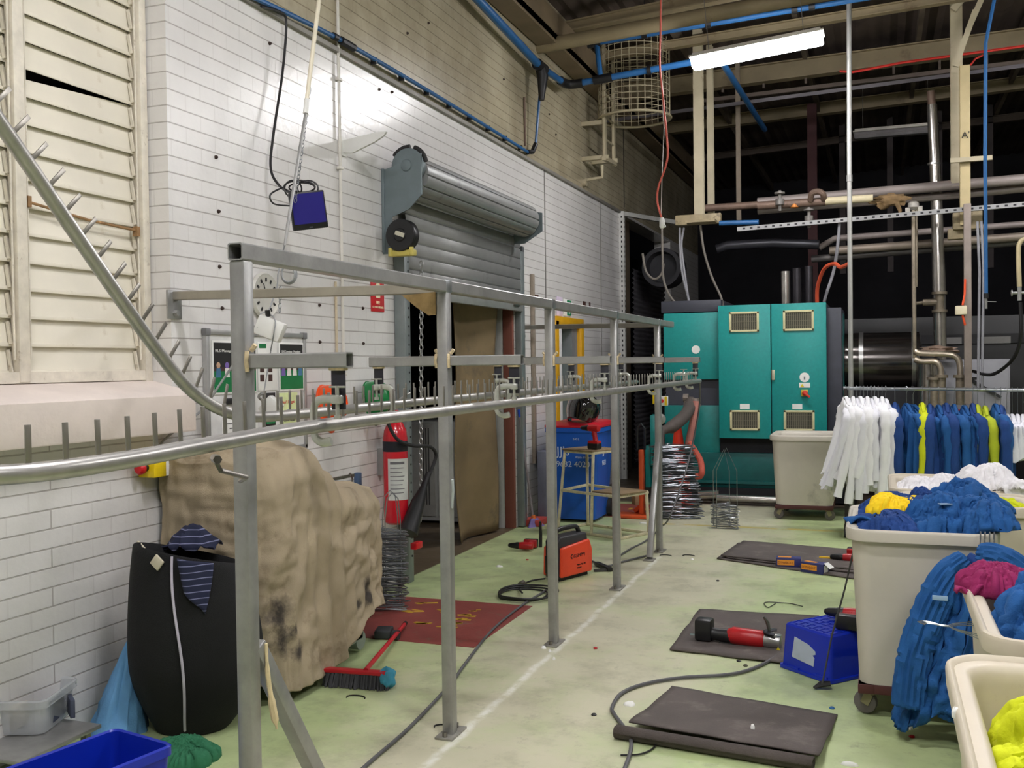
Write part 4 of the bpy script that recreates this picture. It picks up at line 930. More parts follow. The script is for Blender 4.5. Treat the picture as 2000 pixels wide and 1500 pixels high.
# black garment sack, light blue cloth, tubs at lower left
sk_ = thing('laundry_sack', 'bulging black cloth sack with a white piped seam', 'sack', (-2.98, 3.76, 0)); sc = Vector((-2.99, 3.80, 0)); fw = Vector((CF.x, CF.y, 0)).normalized(); rt = Vector((CR.x, CR.y, 0)).normalized()
def sackf(u, v):
    a = u * 2 * pi; w = .17 + .12 * sin(min(1, v / .4) * pi / 2) if v < .4 else .29 - .04 * ((v - .4) / .6) ** 2
    wl = w * .93 if cos(a) < 0 else w + .045 * sin(pi * v) * cos(a)
    x = wl * (1 if abs(cos(a)) < 1e-9 else 1) * cos(a); y = w * .84 * sin(a)
    k = .012 * ridge((cos(a) * 2.2, sin(a) * 2.2, v * 1.2), 1.6) * (1.2 - v); z = v * (.80 + .06 * (-sin(a)) * 0 - .05 * cos(a) - .03 * sin(a)) + .004
    return sc + rt * (x * (1 + k)) + fw * (y * (1 + k) - .03 * v) + Vector((0, 0, z))
b = MB(); R = b.grid(sackf, 56, 28, cu=True); b.bm.faces.new(list(reversed(R[0])))
prev = R[-1]
for s, dz in ((.97, .006), (.92, -.01), (.86, -.10), (.78, -.22)):
    ring = []
    for i, vtx in enumerate(R[-1]):
        c = sc + Vector((0, 0, vtx.co.z)) - fw * .03; p = c + (vtx.co - c) * s; p.z = vtx.co.z + dz; ring.append(b.bm.verts.new(p))
    for i in range(len(ring)): b.bm.faces.new([prev[i], prev[(i + 1) % len(ring)], ring[(i + 1) % len(ring)], ring[i]])
    prev = ring
b.bm.faces.new(prev); b.build('sack_body', M('black sack cloth', (15, 15, 17), .9, 0, .25, 6, .3, 200), sk_, ang=60)
ua = -.235 
b = MB().tube([sackf((ua + .012 * sin(v * 5)) % 1, v) - fw * .006 for v in [k / 24 for k in range(1, 25)]], .006, 6); b.build('piping', M('white piping', (196, 190, 206), .7), sk_)
b = MB()
for (uu, vv, s) in ((.47, .975, .035), (.71, .955, .035)):
    p = sackf(uu, vv); b.box(p - fw * .008 + Vector((0, 0, .0)), (s * 1.5, .012, s * 1.5), mat=Matrix.Rotation(.7, 4, 'Y'), bev=.004)
b.build('corner_tab', M('cream tab', (206, 198, 176), .8), sk_)
def stripes():
    mt = M('navy pinstripe', (24, 30, 58), .85, 0, .1); nt = mt.node_tree; L = nt.links.new; bs = nt.nodes['Principled BSDF']; src = bs.inputs['Base Color'].links[0].from_socket
    geo = N(nt, 'ShaderNodeTexCoord'); w = N(nt, 'ShaderNodeTexWave', Scale=11.0, Distortion=.6); w.bands_direction = 'Z'; L(geo.outputs['Object'], w.inputs['Vector']); r = N(nt, 'ShaderNodeMapRange', i1=.93, i2=.97); L(w.outputs['Fac'], r.inputs[0])
    mx = N(nt, 'ShaderNodeMix', _data_type='RGBA'); L(r.outputs[0], mx.inputs[0]); L(src, mx.inputs[6]); mx.inputs[7].default_value = lin((120, 124, 156)); L(mx.outputs[2], bs.inputs['Base Color']); return mt
ps = stripes()
b = MB()
def tie(u, v):
    p = sackf(.80 + .10 * (u - .3) * (1 - .55 * v), .985 - .27 * v * (.6 + .4 * u)); q = p - fw * (.018 + .01 * sin(u * 6)); q += Vector((0, 0, .012 * (1 - v))); return q
b.grid(tie, 12, 14); tag(b.build('pinstripe_cloth', ps, solid=.006), 'navy pinstriped cloth hanging over the front lip of the black sack', 'cloth')
b = MB(); cpos = sc + rt * -.02 + fw * .12 + Vector((0, 0, .80))
b.grid(lambda u, v: cpos + rt * ((u - .5) * .24) + fw * ((v - .5) * .16) + Vector((0, 0, .09 * sin(pi * u) * sin(pi * v) + .03 * ridge((u * 3, v * 3, 1), 1.3))), 18, 14); tag(b.build('pinstripe_cloth', ps, solid=.006), 'navy pinstriped cloth bunched in the mouth of the black sack', 'cloth')
def heap(name, mat, c, dims, label, cat, seed=0, fold=.25, rz=0.0, group=None, nu=90, nv=34, sub=0, freq=2.6, flat=.62, lift=0.0, slope=(0, 0), crease=.30, clip=None):
    """A crumpled garment: a closed dome with lobed outline and ridged folds."""
    c = Vector(c); b = MB(); X = Matrix.Rotation(rz, 4, 'Z')
    def f(u, v):
        a = u * 2 * pi; r = v; o = 1 + .26 * nz((cos(a) * 1.3, sin(a) * 1.3, seed * 3.7), 1.0) + .10 * nz((cos(a) * 3, sin(a) * 3, seed * 5.1), 1.2)
        x = dims[0] / 2 * r * o * cos(a); y = dims[1] / 2 * r * o * sin(a)
        h = dims[2] * max(0, 1 - r ** 2.4) ** flat
        n1 = nz((x / dims[0] * 2.2, y / dims[1] * 2.2, seed + 1.3)); n2 = nz((x / dims[0] * 2.2, y / dims[1] * 2.2, seed + 7.7))
        q = Vector((x / dims[0] * 1.3 + .55 * n1, y / dims[1] * freq + 1.1 * n2, seed * 1.9)); q2 = Vector((x / dims[0] * freq * .8 + n2, y / dims[1] * 2.0 + .8 * n1, seed * 2.3 + 4))
        w = ridge(q, 1.0) * .62 + ridge(q2, 1.0) * .38
        h += fold * 1.25 * dims[2] * (w - .3) * (1 - r ** 6) + lift * r * r
        p = X @ Vector((x, y, max(.0, h))); p.z += slope[0] * p.x + slope[1] * p.y
        return c + p
    G = [[f(i / nu, (nv - 1 - j) / (nv - 1)) for i in range(nu)] for j in range(nv - 1)]
    if crease: G = wrinkle(G, True, crease * 2.0, crease * .55, [max(dims) * .15 * (1 - ((nv - 1 - j) / (nv - 1)) ** 4) + .002 for j in range(nv - 1)], 90, .032, int(seed))
    if clip: G = [[Vector((min(max(p.x, clip[0]), clip[1]), min(max(p.y, clip[2]), clip[3]), p.z)) if p.z < .89 else p for p in row] for row in G]
    R = [[b.bm.verts.new(p) for p in row] for row in G]
    for A, B in zip(R, R[1:]):
        for i in range(nu): b.bm.faces.new([A[i], A[(i + 1) % nu], B[(i + 1) % nu], B[i]])
    tv = b.bm.verts.new(sum((v.co for v in R[-1]), Vector()) / nu)
    for i in range(nu): b.bm.faces.new([R[-1][i], R[-1][(i + 1) % nu], tv])
    low = [b.bm.verts.new(v.co + (c - v.co) * .08 - Vector((0, 0, .012))) for v in R[0]]
    for i in range(nu): b.bm.faces.new([R[0][(i + 1) % nu], R[0][i], low[i], low[(i + 1) % nu]])
    b.bm.faces.new(low)
    o = b.build(name, mat, ang=80, sub=sub); return tag(o, label, cat, group)
ltblue = M('light blue cloth', (104, 158, 206), .85, 0, .1, 9, .2, 150)
p0 = F(205, 1452)
b = MB()
def cone(u, v):
    a = u * 2 * pi; r = (1 - v) ** .8; k = 1 + .34 * ridge((cos(a) * 2.2, sin(a) * 2.2, v * 1.4), 1.3)
    return Vector((-3.27, 3.62, 0)) + rt * (.11 * r * k * cos(a) + .055 * v) + fw * (.12 * r * k * sin(a) + .05 * v) + Vector((0, 0, .43 * v ** 1.15))
b.grid(cone, 36, 16, cu=True); tag(b.build('blue_cloth', ltblue, ang=80), 'light blue cloth heaped in a peak beside the black sack', 'cloth')
SB = F(60, 1462, .12)
SB.x -= .14
b = MB().box((SB.x, SB.y + .1, .11), (.42, .44, .02), bev=.006)
for dx in (-.27, .27):
    for dy in (-.22, .22): b.box((SB.x + dx * .6, SB.y + .1 + dy * .8, .05), (.03, .03, .10))
tag(b.build('low_stand', galv), 'low metal stand under the clear plastic tub', 'stand')
ct = thing('clear_tub', 'clear plastic storage tub of odds and ends on the low stand', 'tub', (-3.12, 3.2, .125))
def tub(t, c, dx, dy, h, tp, wall, mat, rz, lip=.02, r=.04, nm='body'):
    """Open rounded-rectangle tub with tapered double wall."""
    b = MB(); X = Matrix.Translation(Vector(c)) @ Matrix.Rotation(rz, 4, 'Z')
    def rect(w, d, rr, z):
        out = []; rr = max(.004, min(rr, .49 * w, .49 * d))
        for cx_, cy_, a0 in ((w / 2 - rr, d / 2 - rr, 0), (-w / 2 + rr, d / 2 - rr, 90), (-w / 2 + rr, -d / 2 + rr, 180), (w / 2 - rr, -d / 2 + rr, 270)):
            for k in range(5): a = radians(a0 + k * 22.5); out.append(X @ Vector((cx_ + rr * cos(a), cy_ + rr * sin(a), z)))
        return out
    L = [(dx * tp, dy * tp, r, 0), (dx - .003, dy - .003, r, h - .035), (dx + lip, dy + lip, r, h - .035), (dx + lip, dy + lip, r, h - .006), (dx + lip - .012, dy + lip - .012, r, h), (dx - 2 * wall + .012, dy - 2 * wall + .012, r, h), (dx - 2 * wall, dy - 2 * wall, r - wall / 2, h - .006), (dx * tp - 2 * wall, dy * tp - 2 * wall, r - wall / 2, wall)]
    R = [[b.bm.verts.new(p) for p in rect(*l)] for l in L]; n = 20
    for A, B in zip(R, R[1:]):
        for i in range(n): b.bm.faces.new([A[i], A[(i + 1) % n], B[(i + 1) % n], B[i]])
    b.bm.faces.new(list(reversed(R[0]))); b.bm.faces.new(R[-1]); return b.build(nm, mat, t)
TBC = F(62, 1425, .125)
tub(ct, (TBC.x - .05, TBC.y + .06, .127), .24, .32, .15, .88, .004, M('clear plastic', (206, 210, 214), .2, 0, .05, alpha=.42), .35, .02)
b = MB().box((TBC.x + .04, TBC.y + .10, .19), (.02, .12, .09), rz=.4, bev=.003).box((TBC.x + .06, TBC.y + .16, .18), (.02, .10, .08), rz=.9, bev=.003); tag(b.build('grey_parts', M('slate parts', (70, 76, 96), .5)), 'dark blue-grey parts inside the clear plastic tub', 'parts')
b = MB().box((TBC.x - .10, TBC.y - .02, .185), (.12, .1, .10), rz=.2, bev=.01); tag(b.build('cream_packet', M('cream packet', (206, 196, 180), .7)), 'cream packet in the back of the clear tub', 'packet')
bt = thing('blue_tub', 'open deep blue plastic tub in the lower left corner', 'tub', (-2.5, 2.75, 0)); bluet = M('blue tub plastic', (12, 42, 176), .35, 0, .05)
q1 = F(226, 1421, .40); q2 = F(337, 1452, .40); ex_ = (q2 - q1); wd = ex_.length; ex_.normalize(); ey_ = Vector((ex_.y, -ex_.x, 0))
tub(bt, (q1 + ex_ * wd / 2 + ey_ * .31) * 1.0 - Vector((0, 0, .40)), wd, .62, .40, .9, .006, bluet, atan2(ex_.y, ex_.x), .012, .03)
heap('green_cloth', M('green cloth', (44, 112, 78), .9, 0, .1, 9, .2, 150), F(362, 1482), (.28, .24, .07), 'dark green cloth on the floor between blue tub and black sack', 'cloth', 4, .4)

# ------------------------------------------------------------------ floor marking, broom, hanger stacks
fm = thing('floor_marking', 'red painted floor rectangle with worn yellow lettering by the roller door', 'floor marking', (-2.6, 5.9, 0))
redf = M('red floor paint', (134, 62, 56), .55, 0, .16, 5, .1, 60, (120, 100, 84), .56, 6); yelf = M('worn yellow paint', (196, 156, 44), .6, 0, .2, 9)
MB().box((-2.74, 5.90, .0012), (1.02, 1.05, .0024)).build('paint_field', redf, fm)
rnd = random.Random(5)
for row, xx in enumerate((-2.95, -2.74, -2.56)):
    b = MB()
    for k in range(5):
        if rnd.random() < .25: continue
        yy = 6.28 - row * .05 - k * .115
        for q in range(4): b.box((xx + rnd.uniform(-.05, .05), yy + rnd.uniform(-.035, .035), .0032), (rnd.uniform(.02, .09), rnd.uniform(.012, .035), .0016), rz=rnd.uniform(-.5, .5))
    b.build('worn_letters', yelf, fm)
f2 = thing('floor_marking', 'red painted floor rectangle beyond the wheelie bin', 'floor marking', (-2.3, 10.9, 0))
MB().box((-2.48, 10.95, .0012), (.80, 1.0, .0024)).build('paint_field', redf, f2)
b = MB()
for k in range(6): b.box((-2.65 + .08 * k, 11.05, .003), (.04, .12, .0016), rz=.1 * k)
b.build('worn_letters', yelf, f2)
bh1 = F(650, 1338); bh2 = F(745, 1345); bd_ = (bh2 - bh1); bd_.z = 0; bd_.normalize()
br = thing('broom', 'red handled broom lying on the floor below the canvas cover', 'broom', (bh1 + bh2) / 2)
up = Vector((0, 0, 1)); side = bd_.cross(up)
X = Matrix((bd_, side, up)).transposed().to_4x4(); X.translation = (bh1 + bh2) / 2 + Vector((0, 0, .0))
b = MB(); b.box((0, 0, .075), (.36, .05, .03), bev=.008, mat=X); bmesh.ops.transform(b.bm, matrix=Matrix.Identity(4), verts=b.bm.verts)
for v in b.bm.verts: pass
o = MB(); o.box((0, 0, .080), (.36, .05, .02), bev=.006); bmesh.ops.transform(o.bm, matrix=X, verts=o.bm.verts); o.build('head', M('broom red', (190, 24, 40), .4), br); b.bm.free()
o = MB(); rnd = random.Random(2)
for k in range(520):
    x = rnd.uniform(-.17, .17); y = rnd.uniform(-.022, .022); o.tube([(x, y, .072), (x * 1.05 + rnd.uniform(-.008, .008), y * 2.0 + rnd.uniform(-.014, .014), .003)], .0042, 3)
bmesh.ops.transform(o.bm, matrix=X, verts=o.bm.verts); br_ = o.build('bristles', M('bristle grey', (66, 66, 70), .8), br); br_['kind'] = 'stuff'
hs = X @ Vector((.05, 0, .09)); he = F(792, 1217, .03)
b = MB().tube([hs, hs.lerp(he, .97)], .0125, 10); b.build('handle', M('broom red', (190, 24, 40)), br)
b = MB().tube([hs.lerp(he, .965), he], .014, 10); b.build('grip_cap', blackm, br)
tag(blob('blue_rag', M('turquoise rag', (66, 150, 178), .85, 0, .2), X @ Vector((.165, -.01, .05)), (.085, .085, .10), 2.2, .5), 'crumpled turquoise rag on the end of the broom head', 'rag')
b = MB().box(F(750, 1235, .03), (.10, .13, .05), rz=.3, bev=.01).cyl(F(768, 1240, .03), F(770, 1240, .03) + Vector((.03, 0, 0)), .03, 12); tag(b.build('caster_foot', M('caster dark', (50, 52, 54), .5)), 'dark swivel castor foot beside the broom handle tip', 'castor')
def wire_hanger(hw=.20, d=.18, r=.0028):
    pts = [(-hw, 0, 0), (-hw + .02, -.012, 0), (hw - .02, -.012, 0), (hw, 0, 0), (hw - .01, .02, 0), (.03, d - .01, 0), (.0, d, 0), (-.03, d - .01, 0), (-hw + .01, .02, 0)]
    b = MB(); b.tube(pts, r, 4, closed=True)
    b.tube([(0, d, 0), (0, d + .03, 0), (.018, d + .05, 0), (.02, d + .075, 0), (0, d + .09, 0), (-.018, d + .078, 0)], r, 4); return b
proto = {}
def stack(nm, base, n, dz, rz, label, group, hw=.2, d=.18, lean=(0, 0), jig=.02, seed=1, mat=chrome, wr=.0028):
    rr_ = random.Random(seed); first = None
    for i in range(n):
        z = .006 + i * dz; p = Vector(base) + Vector((lean[0] * z + rr_.uniform(-jig, jig), lean[1] * z + rr_.uniform(-jig, jig), z))
        if first is None: first = o = wire_hanger(hw, d, wr).build('wire_hanger', mat, keep=True)
        else: o = first.copy(); COL.objects.link(o)
        o.location = p; o.rotation_euler = (rr_.uniform(-.05, .05), rr_.uniform(-.05, .05), rz + rr_.uniform(-.16, .16)); tag(o, label, 'clothes hanger', group)
def holder(nm, pts_list, label, base=None):
    t = thing('hanger_holder', label, 'hanger holder', pts_list[0][0])
    for pts in pts_list: MB().tube(pts, .004, 6).build('wire_upright', chrome, t)
    return t
sb = F(752, 1194)
stack('a', sb + Vector((-.05, -.02, .0)), 84, .0064, .42, 'chromed wire hanger in the stack beside the canvas cover', 'wire hangers stacked beside the canvas cover', .2, .18, (.0, .0), .022, 1)
u1 = sb + Vector((-.07, .12, 0)); u2 = sb + Vector((.0, .02, 0))
holder('a', [[u + Vector((0, 0, .004)), u + Vector((0, 0, .62)), u + Vector((.02, 0, .76)), u + Vector((.055, .01, .80)), u + Vector((.09, .02, .76)), u + Vector((.10, .03, .62)), u + Vector((.1, .03, .004))] for u in (u1, u2)], 'bright wire uprights rising from the hanger stack by the extinguisher')
sb2 = F(1335, 1014)
stack('b', sb2 + Vector((-.02, .0, 0)), 84, .0092, .35, 'chromed wire hanger in the tall leaning stack before the teal machine', 'wire hangers in the tall leaning stack', .22, .17, (-.12, .03), .025, 3, M('dull wire', (112, 116, 120), .3, .9, .1), .0038)
sb3 = F(1416, 1033)
stack('c', sb3 + Vector((0, .02, 0)), 22, .0110, .05, 'chromed wire hanger in the short stack on the green floor', 'wire hangers in the short stack', .135, .14, (0, 0), .012, 4)
def house(c, w, h, dx): return [c + Vector((-w / 2, 0, .004)), c + Vector((-w / 2, 0, h * .72)), c + Vector((dx, 0, h)), c + Vector((w / 2, 0, h * .72)), c + Vector((w / 2, 0, .004))]
holder('c', [house(sb3 + Vector((.02, .0, 0)), .20, .80, .0), house(sb3 + Vector((-.05, .12, 0)), .16, .78, .03), [sb3 + Vector((-.13, 0, .004)), sb3 + Vector((.13, 0, .004))]], 'house-shaped bright wire holder standing in the short hanger stack')

# ------------------------------------------------------------------ bin, step stool, drill, helmet, leaning broom
bn = thing('wheelie_bin', 'blue wheelie bin with red lid and white lettering', 'bin', (-2.95, 10.25, 0))
bx, by = -2.99, 10.27; bluep = M('bin blue', (18, 88, 186), .42, 0, .05)
def rrect(w, d, r, z, c):
    o = []
    for cx_, cy_, a0 in ((w / 2 - r, d / 2 - r, 0), (-w / 2 + r, d / 2 - r, 90), (-w / 2 + r, -d / 2 + r, 180), (w / 2 - r, -d / 2 + r, 270)):
        for k in range(4): a = radians(a0 + k * 30); o.append(Vector((c[0] + cx_ + r * cos(a), c[1] + cy_ + r * sin(a), z)))
    return o
def loft(b, rings, cap=True):
    R = [[b.bm.verts.new(p) for p in r] for r in rings]; n = len(R[0])
    for A, B in zip(R, R[1:]):
        for i in range(n): b.bm.faces.new([A[i], A[(i + 1) % n], B[(i + 1) % n], B[i]])
    if cap: b.bm.faces.new(list(reversed(R[0]))); b.bm.faces.new(R[-1])
    return R
b = MB(); loft(b, [rrect(.44, .56, .04, .03, (bx, by)), rrect(.56, .68, .05, .93, (bx, by)), rrect(.58, .70, .05, .94, (bx, by)), rrect(.60, .72, .05, .94, (bx, by)), rrect(.60, .72, .05, .985, (bx, by)), rrect(.58, .70, .05, .99, (bx, by))])
body = b.build('body', bluep, bn)
b = MB(); loft(b, [rrect(.61, .72, .05, .99, (bx, by)), rrect(.61, .72, .05, 1.01, (bx, by)), rrect(.54, .64, .05, 1.035, (bx, by)), rrect(.4, .5, .05, 1.05, (bx, by))]); lid = b.build('lid', M('lid red', (196, 26, 44), .35, 0, .06), bn)
b = MB().cyl((bx - .22, by + .34, 1.0), (bx + .22, by + .34, 1.0), .018, 10); b.build('handle_bar', bluep, bn)
for s in (-1, 1): MB().cyl((bx + s * .22, by + .26, .1), (bx + s * .27, by + .26, .1), .1, 20).build('wheel', rubber, bn)
wt = M('bin print', (206, 216, 232), .5)
sl = .06 / .9
Xb_ = lambda x, z: Matrix.Translation((x, by - .28 - (z - .03) * sl - .004, z)) @ Matrix(((1, 0, 0), (0, 0, -1), (0, 1, 0))).to_4x4() @ Matrix.Rotation(sl, 4, 'X')
text("JJ's", .13, Xb_(-3.16, .70), wt, body); text('Waste & Recycling', .034, Xb_(-2.96, .67), wt, body, width=.2); text('9632 4020', .085, Xb_(-3.17, .58), wt, body, width=.36); text('240 L', .03, Xb_(-2.98, .86), wt, body)
Xs_ = lambda y, z: Matrix.Translation((bx + .22 + (z - .03) * sl + .004, y, z)) @ Matrix(((0, 0, 1), (1, 0, 0), (0, 1, 0))).to_4x4()
text("JJ's", .11, Xs_(10.15, .70), wt, body); text('9632', .075, Xs_(10.15, .58), wt, body)
# dark grey strip partition behind the bin
b = MB().box((-3.30, 10.1, .38), (.10, .5, .74), bev=.02); tag(b.build('grey_bin', M('grey sack bin', (96, 98, 112), .6, 0, .15)), 'grey slab-like tub squeezed between wall and blue wheelie bin', 'bin')
hl = thing('welding_helmet', 'glossy black welding helmet resting on the red bin lid', 'helmet', (bx, by - .12, 1.04)); Xh = Matrix.Translation((-2.90, 10.08, 1.20)) @ Matrix.Rotation(.30, 4, 'Z') @ Matrix.Rotation(.30, 4, 'Y') @ Matrix.Rotation(-.25, 4, 'X') @ Matrix.Scale(1.04, 4)
gl = M('gloss black', (10, 10, 12), .08, 0, .05, coat=1)
b = MB()
def helm(u, v):
    a = -.80 * pi + u * 1.60 * pi; z = -.17 + .33 * v; w = .13 + .045 * sin(pi * min(1, v * 1.05)) - .13 * max(0, (v - .6) / .4) ** 2.2
    fr = 1.0 + .16 * (cos(a) if cos(a) > 0 else 0) * (1 - .3 * abs(v - .5)); return Xh @ Vector((w * .95 * sin(a), -w * fr * cos(a), z))
R = b.grid(helm, 40, 18); b.bm.faces.new(R[-1]); b.build('shell', gl, hl, solid=.004, ang=50)
b = MB(); 
for k in range(10): pass
b.grid(lambda u, v: Xh @ Vector(((u - .5) * .11, -.192 + .012 * abs(u - .5), .01 + .085 * v)), 6, 4); b.build('visor_window', M('visor glass', (16, 20, 22), .04, 0, .02, coat=1), hl, solid=.004)
b = MB().tube([Xh @ Vector((.095 * cos(a), .095 * sin(a), .0)) for a in [k * pi / 10 for k in range(20)]], .010, 6, closed=True); b.build('headband', blackm, hl)
st = thing('step_stool', 'rusty cream two-step metal stool in front of the blue bin', 'step stool', (-2.65, 9.6, 0)); sm = M('stool cream', (206, 198, 166), .55, .0, .2, 12, .1, 40, (92, 66, 44), .58, 22)
A1, A2, A3 = F(1090, 1036), F(1155, 1046), F(1230, 1030)
B1 = F(1116, 1018)
ex = (A2 - A1); ex.z = 0; W1 = ex.length; ex.normalize(); ey = Vector((-ex.y, ex.x, 0)); D1 = .42
O_ = A1
def sp(u, v, z): return O_ + ex * u + ey * v + Vector((0, 0, z))
def sq(b, p, q): b.bar(p, q, .025, .025, bev=.003)
H1, H2 = .80, .42
b = MB(); tp = .07
L4 = [((0, 0), (tp, .04)), ((W1, 0), (W1 - .0, .04)), ((0 + .02, D1), (tp, D1 - .06)), ((W1, D1), (W1, D1 - .06))]
legs = []
for (bu, bv), (tu, tv) in L4:
    q = MB(); sq(q, sp(bu, bv, .012), sp(tu, tv, H1)); q.build('leg', sm, st)
W2 = W1 + .36
for (bu, bv) in ((W2, .0), (W2, D1)):
    q = MB(); sq(q, sp(bu, bv, .012), sp(W2 - .02, bv, H2)); q.build('leg', sm, st)
q = MB()
sq(q, sp(tp, .04, H1 - .012), sp(W1, .04, H1 - .012)); sq(q, sp(tp, D1 - .06, H1 - .012), sp(W1, D1 - .06, H1 - .012)); sq(q, sp(tp, .04, H1 - .012), sp(tp, D1 - .06, H1 - .012)); sq(q, sp(W1, .04, H1 - .012), sp(W1, D1 - .06, H1 - .012))
sq(q, sp(tp * .5, .02, H2 - .02), sp(W2, .0, H2 - .02)); sq(q, sp(tp * .5, D1 - .02, H2 + .0), sp(W2, D1, H2 - .02)); sq(q, sp(tp * .5, .02, H2 - .02), sp(tp * .5, D1 - .02, H2)); sq(q, sp(W2 - .02, 0, H2 - .02), sp(W2 - .02, D1, H2 - .02))
sq(q, sp(0, 0, .014), sp(W2, 0, .014)); sq(q, sp(0, D1, .014), sp(W2, D1, .014)); sq(q, sp(0, 0, .014), sp(0, D1, .014)); sq(q, sp(W2, 0, .014), sp(W2, D1, .014)); q.build('frame_rail', sm, st)
tm = M('tread board', (132, 112, 84), .7, 0, .2, 8)
for (u0, u1_, z) in ((tp - .02, W1 + .015, H1 + .008), (W1 + .0, W2 + .01, H2 + .002)):
    q = MB(); X = Matrix((ex, ey, Vector((0, 0, 1)))).transposed().to_4x4(); X.translation = sp((u0 + u1_) / 2, D1 / 2 - .01, z); q.box((0, 0, 0), (u1_ - u0, D1 - .04, .016), bev=.003, mat=None); bmesh.ops.transform(q.bm, matrix=X, verts=q.bm.verts); q.build('tread', tm, st)
def drill(loc, rz, label, tilt=None, pitch=0.0, grip=.13, chuck=True):
    """Cordless drill driver standing on its battery, nose along local -X."""
    t = thing('cordless_drill', label, 'drill', loc, rz)
    if tilt: t.rotation_euler = tilt
    b = MB(); Xd = Matrix.Translation((0, 0, .205)) @ Matrix.Rotation(pi / 2, 4, 'Y')
    b.lathe([(.02, .075), (.03, .07), (.034, .05), (.034, -.02), (.03, -.05)], 16, Xd); b.tube([(.01, 0, .19), (.02, 0, .13), (.03, 0, .075)], [.024, .021, .024], 10, flat=1.2).box((.015, 0, .07), (.12, .07, .03), bev=.008)
    b.build('body', redp, t, True)
    b = MB().box((.015, 0, .034), (.125, .076, .056), bev=.01); b.build('battery', blackm, t, True)
    b = MB(); b.lathe([(.03, -.05), (.031, -.075), (.026, -.09), (.022, -.13), (.014, -.15), (.006, -.155)], 16, Xd).tube([(.0, 0, .16), (-.012, 0, .15), (-.008, 0, .13)], .008, 6); b.build('chuck', blackm, t, True)
    return t
drill(sp(W1 - .07, .12, H1 + .016), atan2(ex.y, ex.x) + .05, 'red and black cordless drill standing on the step stool')
lb_ = thing('long_broom', 'grey handled broom with blue tip leaning on the wall', 'broom', (-3.3, 9.75, 0))
t0 = WX(1013, 800, XW + .03); t1 = WX(1041, 1012, XW + .14)
MB().tube([t0 + (t1 - t0) * .05, t1], .012, 8).build('handle', M('grey pole', (128, 120, 124), .5), lb_)
MB().tube([t0, t0 + (t1 - t0) * .07], .014, 8).build('tip', M('tip blue', (20, 70, 180), .4), lb_)
q = MB(); q.grid(lambda u, v: t1 + Vector((.0, 0, .0)) + Vector((.10 * (u - .2) * (.4 + v), .16 * (u - .5) * (.4 + v), -.13 * v)), 10, 8); q.build('brush_head', M('lilac brush', (124, 110, 170), .7, 0, .2), lb_, solid=.03)
q = MB().tube([t1 + Vector((0, 0, .03)), t1 + Vector((0.01, 0, -.01))], .022, 10); q.build('socket', M('orange socket', (220, 110, 40), .5), lb_)
b = MB().box((-3.33, 9.72, .035), (.2, .3, .07), bev=.02); tag(b.build('red_dustpan', M('dull red', (166, 60, 52), .6)), 'red dustpan at the foot of the leaning broom', 'dustpan')

# ------------------------------------------------------------------ welder and leads
wa, wb_ = F(1096, 1138), F(1155, 1122); wx = (wb_ - wa); wx.z = 0; WL = wx.length + .02; wx.normalize(); wy = Vector((-wx.y, wx.x, 0)); WD = .18
wl = thing('welding_machine', 'orange and charcoal portable welding machine with top handle', 'welder', wa + wx * WL / 2 + wy * WD / 2)
Xw = Matrix((wx, wy, Vector((0, 0, 1)))).transposed().to_4x4(); Xw.translation = wa + wx * WL / 2 + wy * WD / 2
wor = M('welder orange', (232, 72, 38), .42, 0, .05); wch = M('welder charcoal', (46, 46, 50), .5, 0, .1)
def wprism(poly, y0, y1, bev=.0):
    X = Matrix(((1, 0, 0), (0, 0, 1), (0, 1, 0))).to_4x4(); X.translation = Vector((0, y0, 0)); q = MB(); q.prism(poly, y1 - y0, X)
    if bev: bmesh.ops.bevel(q.bm, geom=[e for e in q.bm.edges], offset=bev, segments=3, profile=.5, affect='EDGES')
    bmesh.ops.transform(q.bm, matrix=Xw, verts=q.bm.verts); return q
h = WL / 2
core = [(-h, .02), (h, .02), (h, .20), (h - .045, .335), (-h + .03, .335), (-h, .30)]
wprism(core, -.065, .065, .012).build('casing', wch, wl)
side = [(-h + .005, .03), (h - .01, .03), (h - .005, .2), (h - .04, .285), (-h + .015, .255)]
for y0_, y1_ in ((-.095, -.06), (.06, .095)): sp_ = wprism(side, y0_, y1_, .014).build('side_panel', wor, wl)
tp_ = [(-h + .03, .335), (h - .06, .335), (h - .09, .345), (-h + .06, .345)]
q = MB(); q.tube(spline([(-h + .05, 0, .325), (-h + .07, 0, .375), (0, 0, .385), (h - .09, 0, .375), (h - .06, 0, .325)], 6), .018, 10); bmesh.ops.transform(q.bm, matrix=Xw, verts=q.bm.verts); q.build('handle', blackm, wl)
q = wprism([(-h + .02, .0), (h - .03, .0), (h - .03, .03), (-h + .02, .03)], -.06, .06); q.build('foot', rubber, wl)
Xt = lambda u, v: Xw @ Matrix.Translation((u, -.0965, v)) @ Matrix(((1, 0, 0), (0, 0, -1), (0, 1, 0))).to_4x4()
dk = M('dark print', (70, 26, 24), .5)
pl = [o for o in wl.children if o.name.startswith('side_panel')][0]
text('KEMPPI', .038, Xt(-.045, .165), blackink, pl, width=.13)
q = MB(); q.lathe([(.018, 0), (.018, .001)], 18, Xt(-.068, .178)); q.build('round_emblem', blackink, pl)
q = MB().prism([(-.004, -.014), (.004, -.014), (.004, 0), (.012, 0), (0, .014), (-.012, 0), (-.004, 0)], .002, Xt(-.068, .178)); q.build('emblem_arrow', wor, pl)
text('MinarcMig 180', .018, Xt(-.01, .10), dk, pl); text('Adaptive', .016, Xt(-.01, .078), dk, pl)
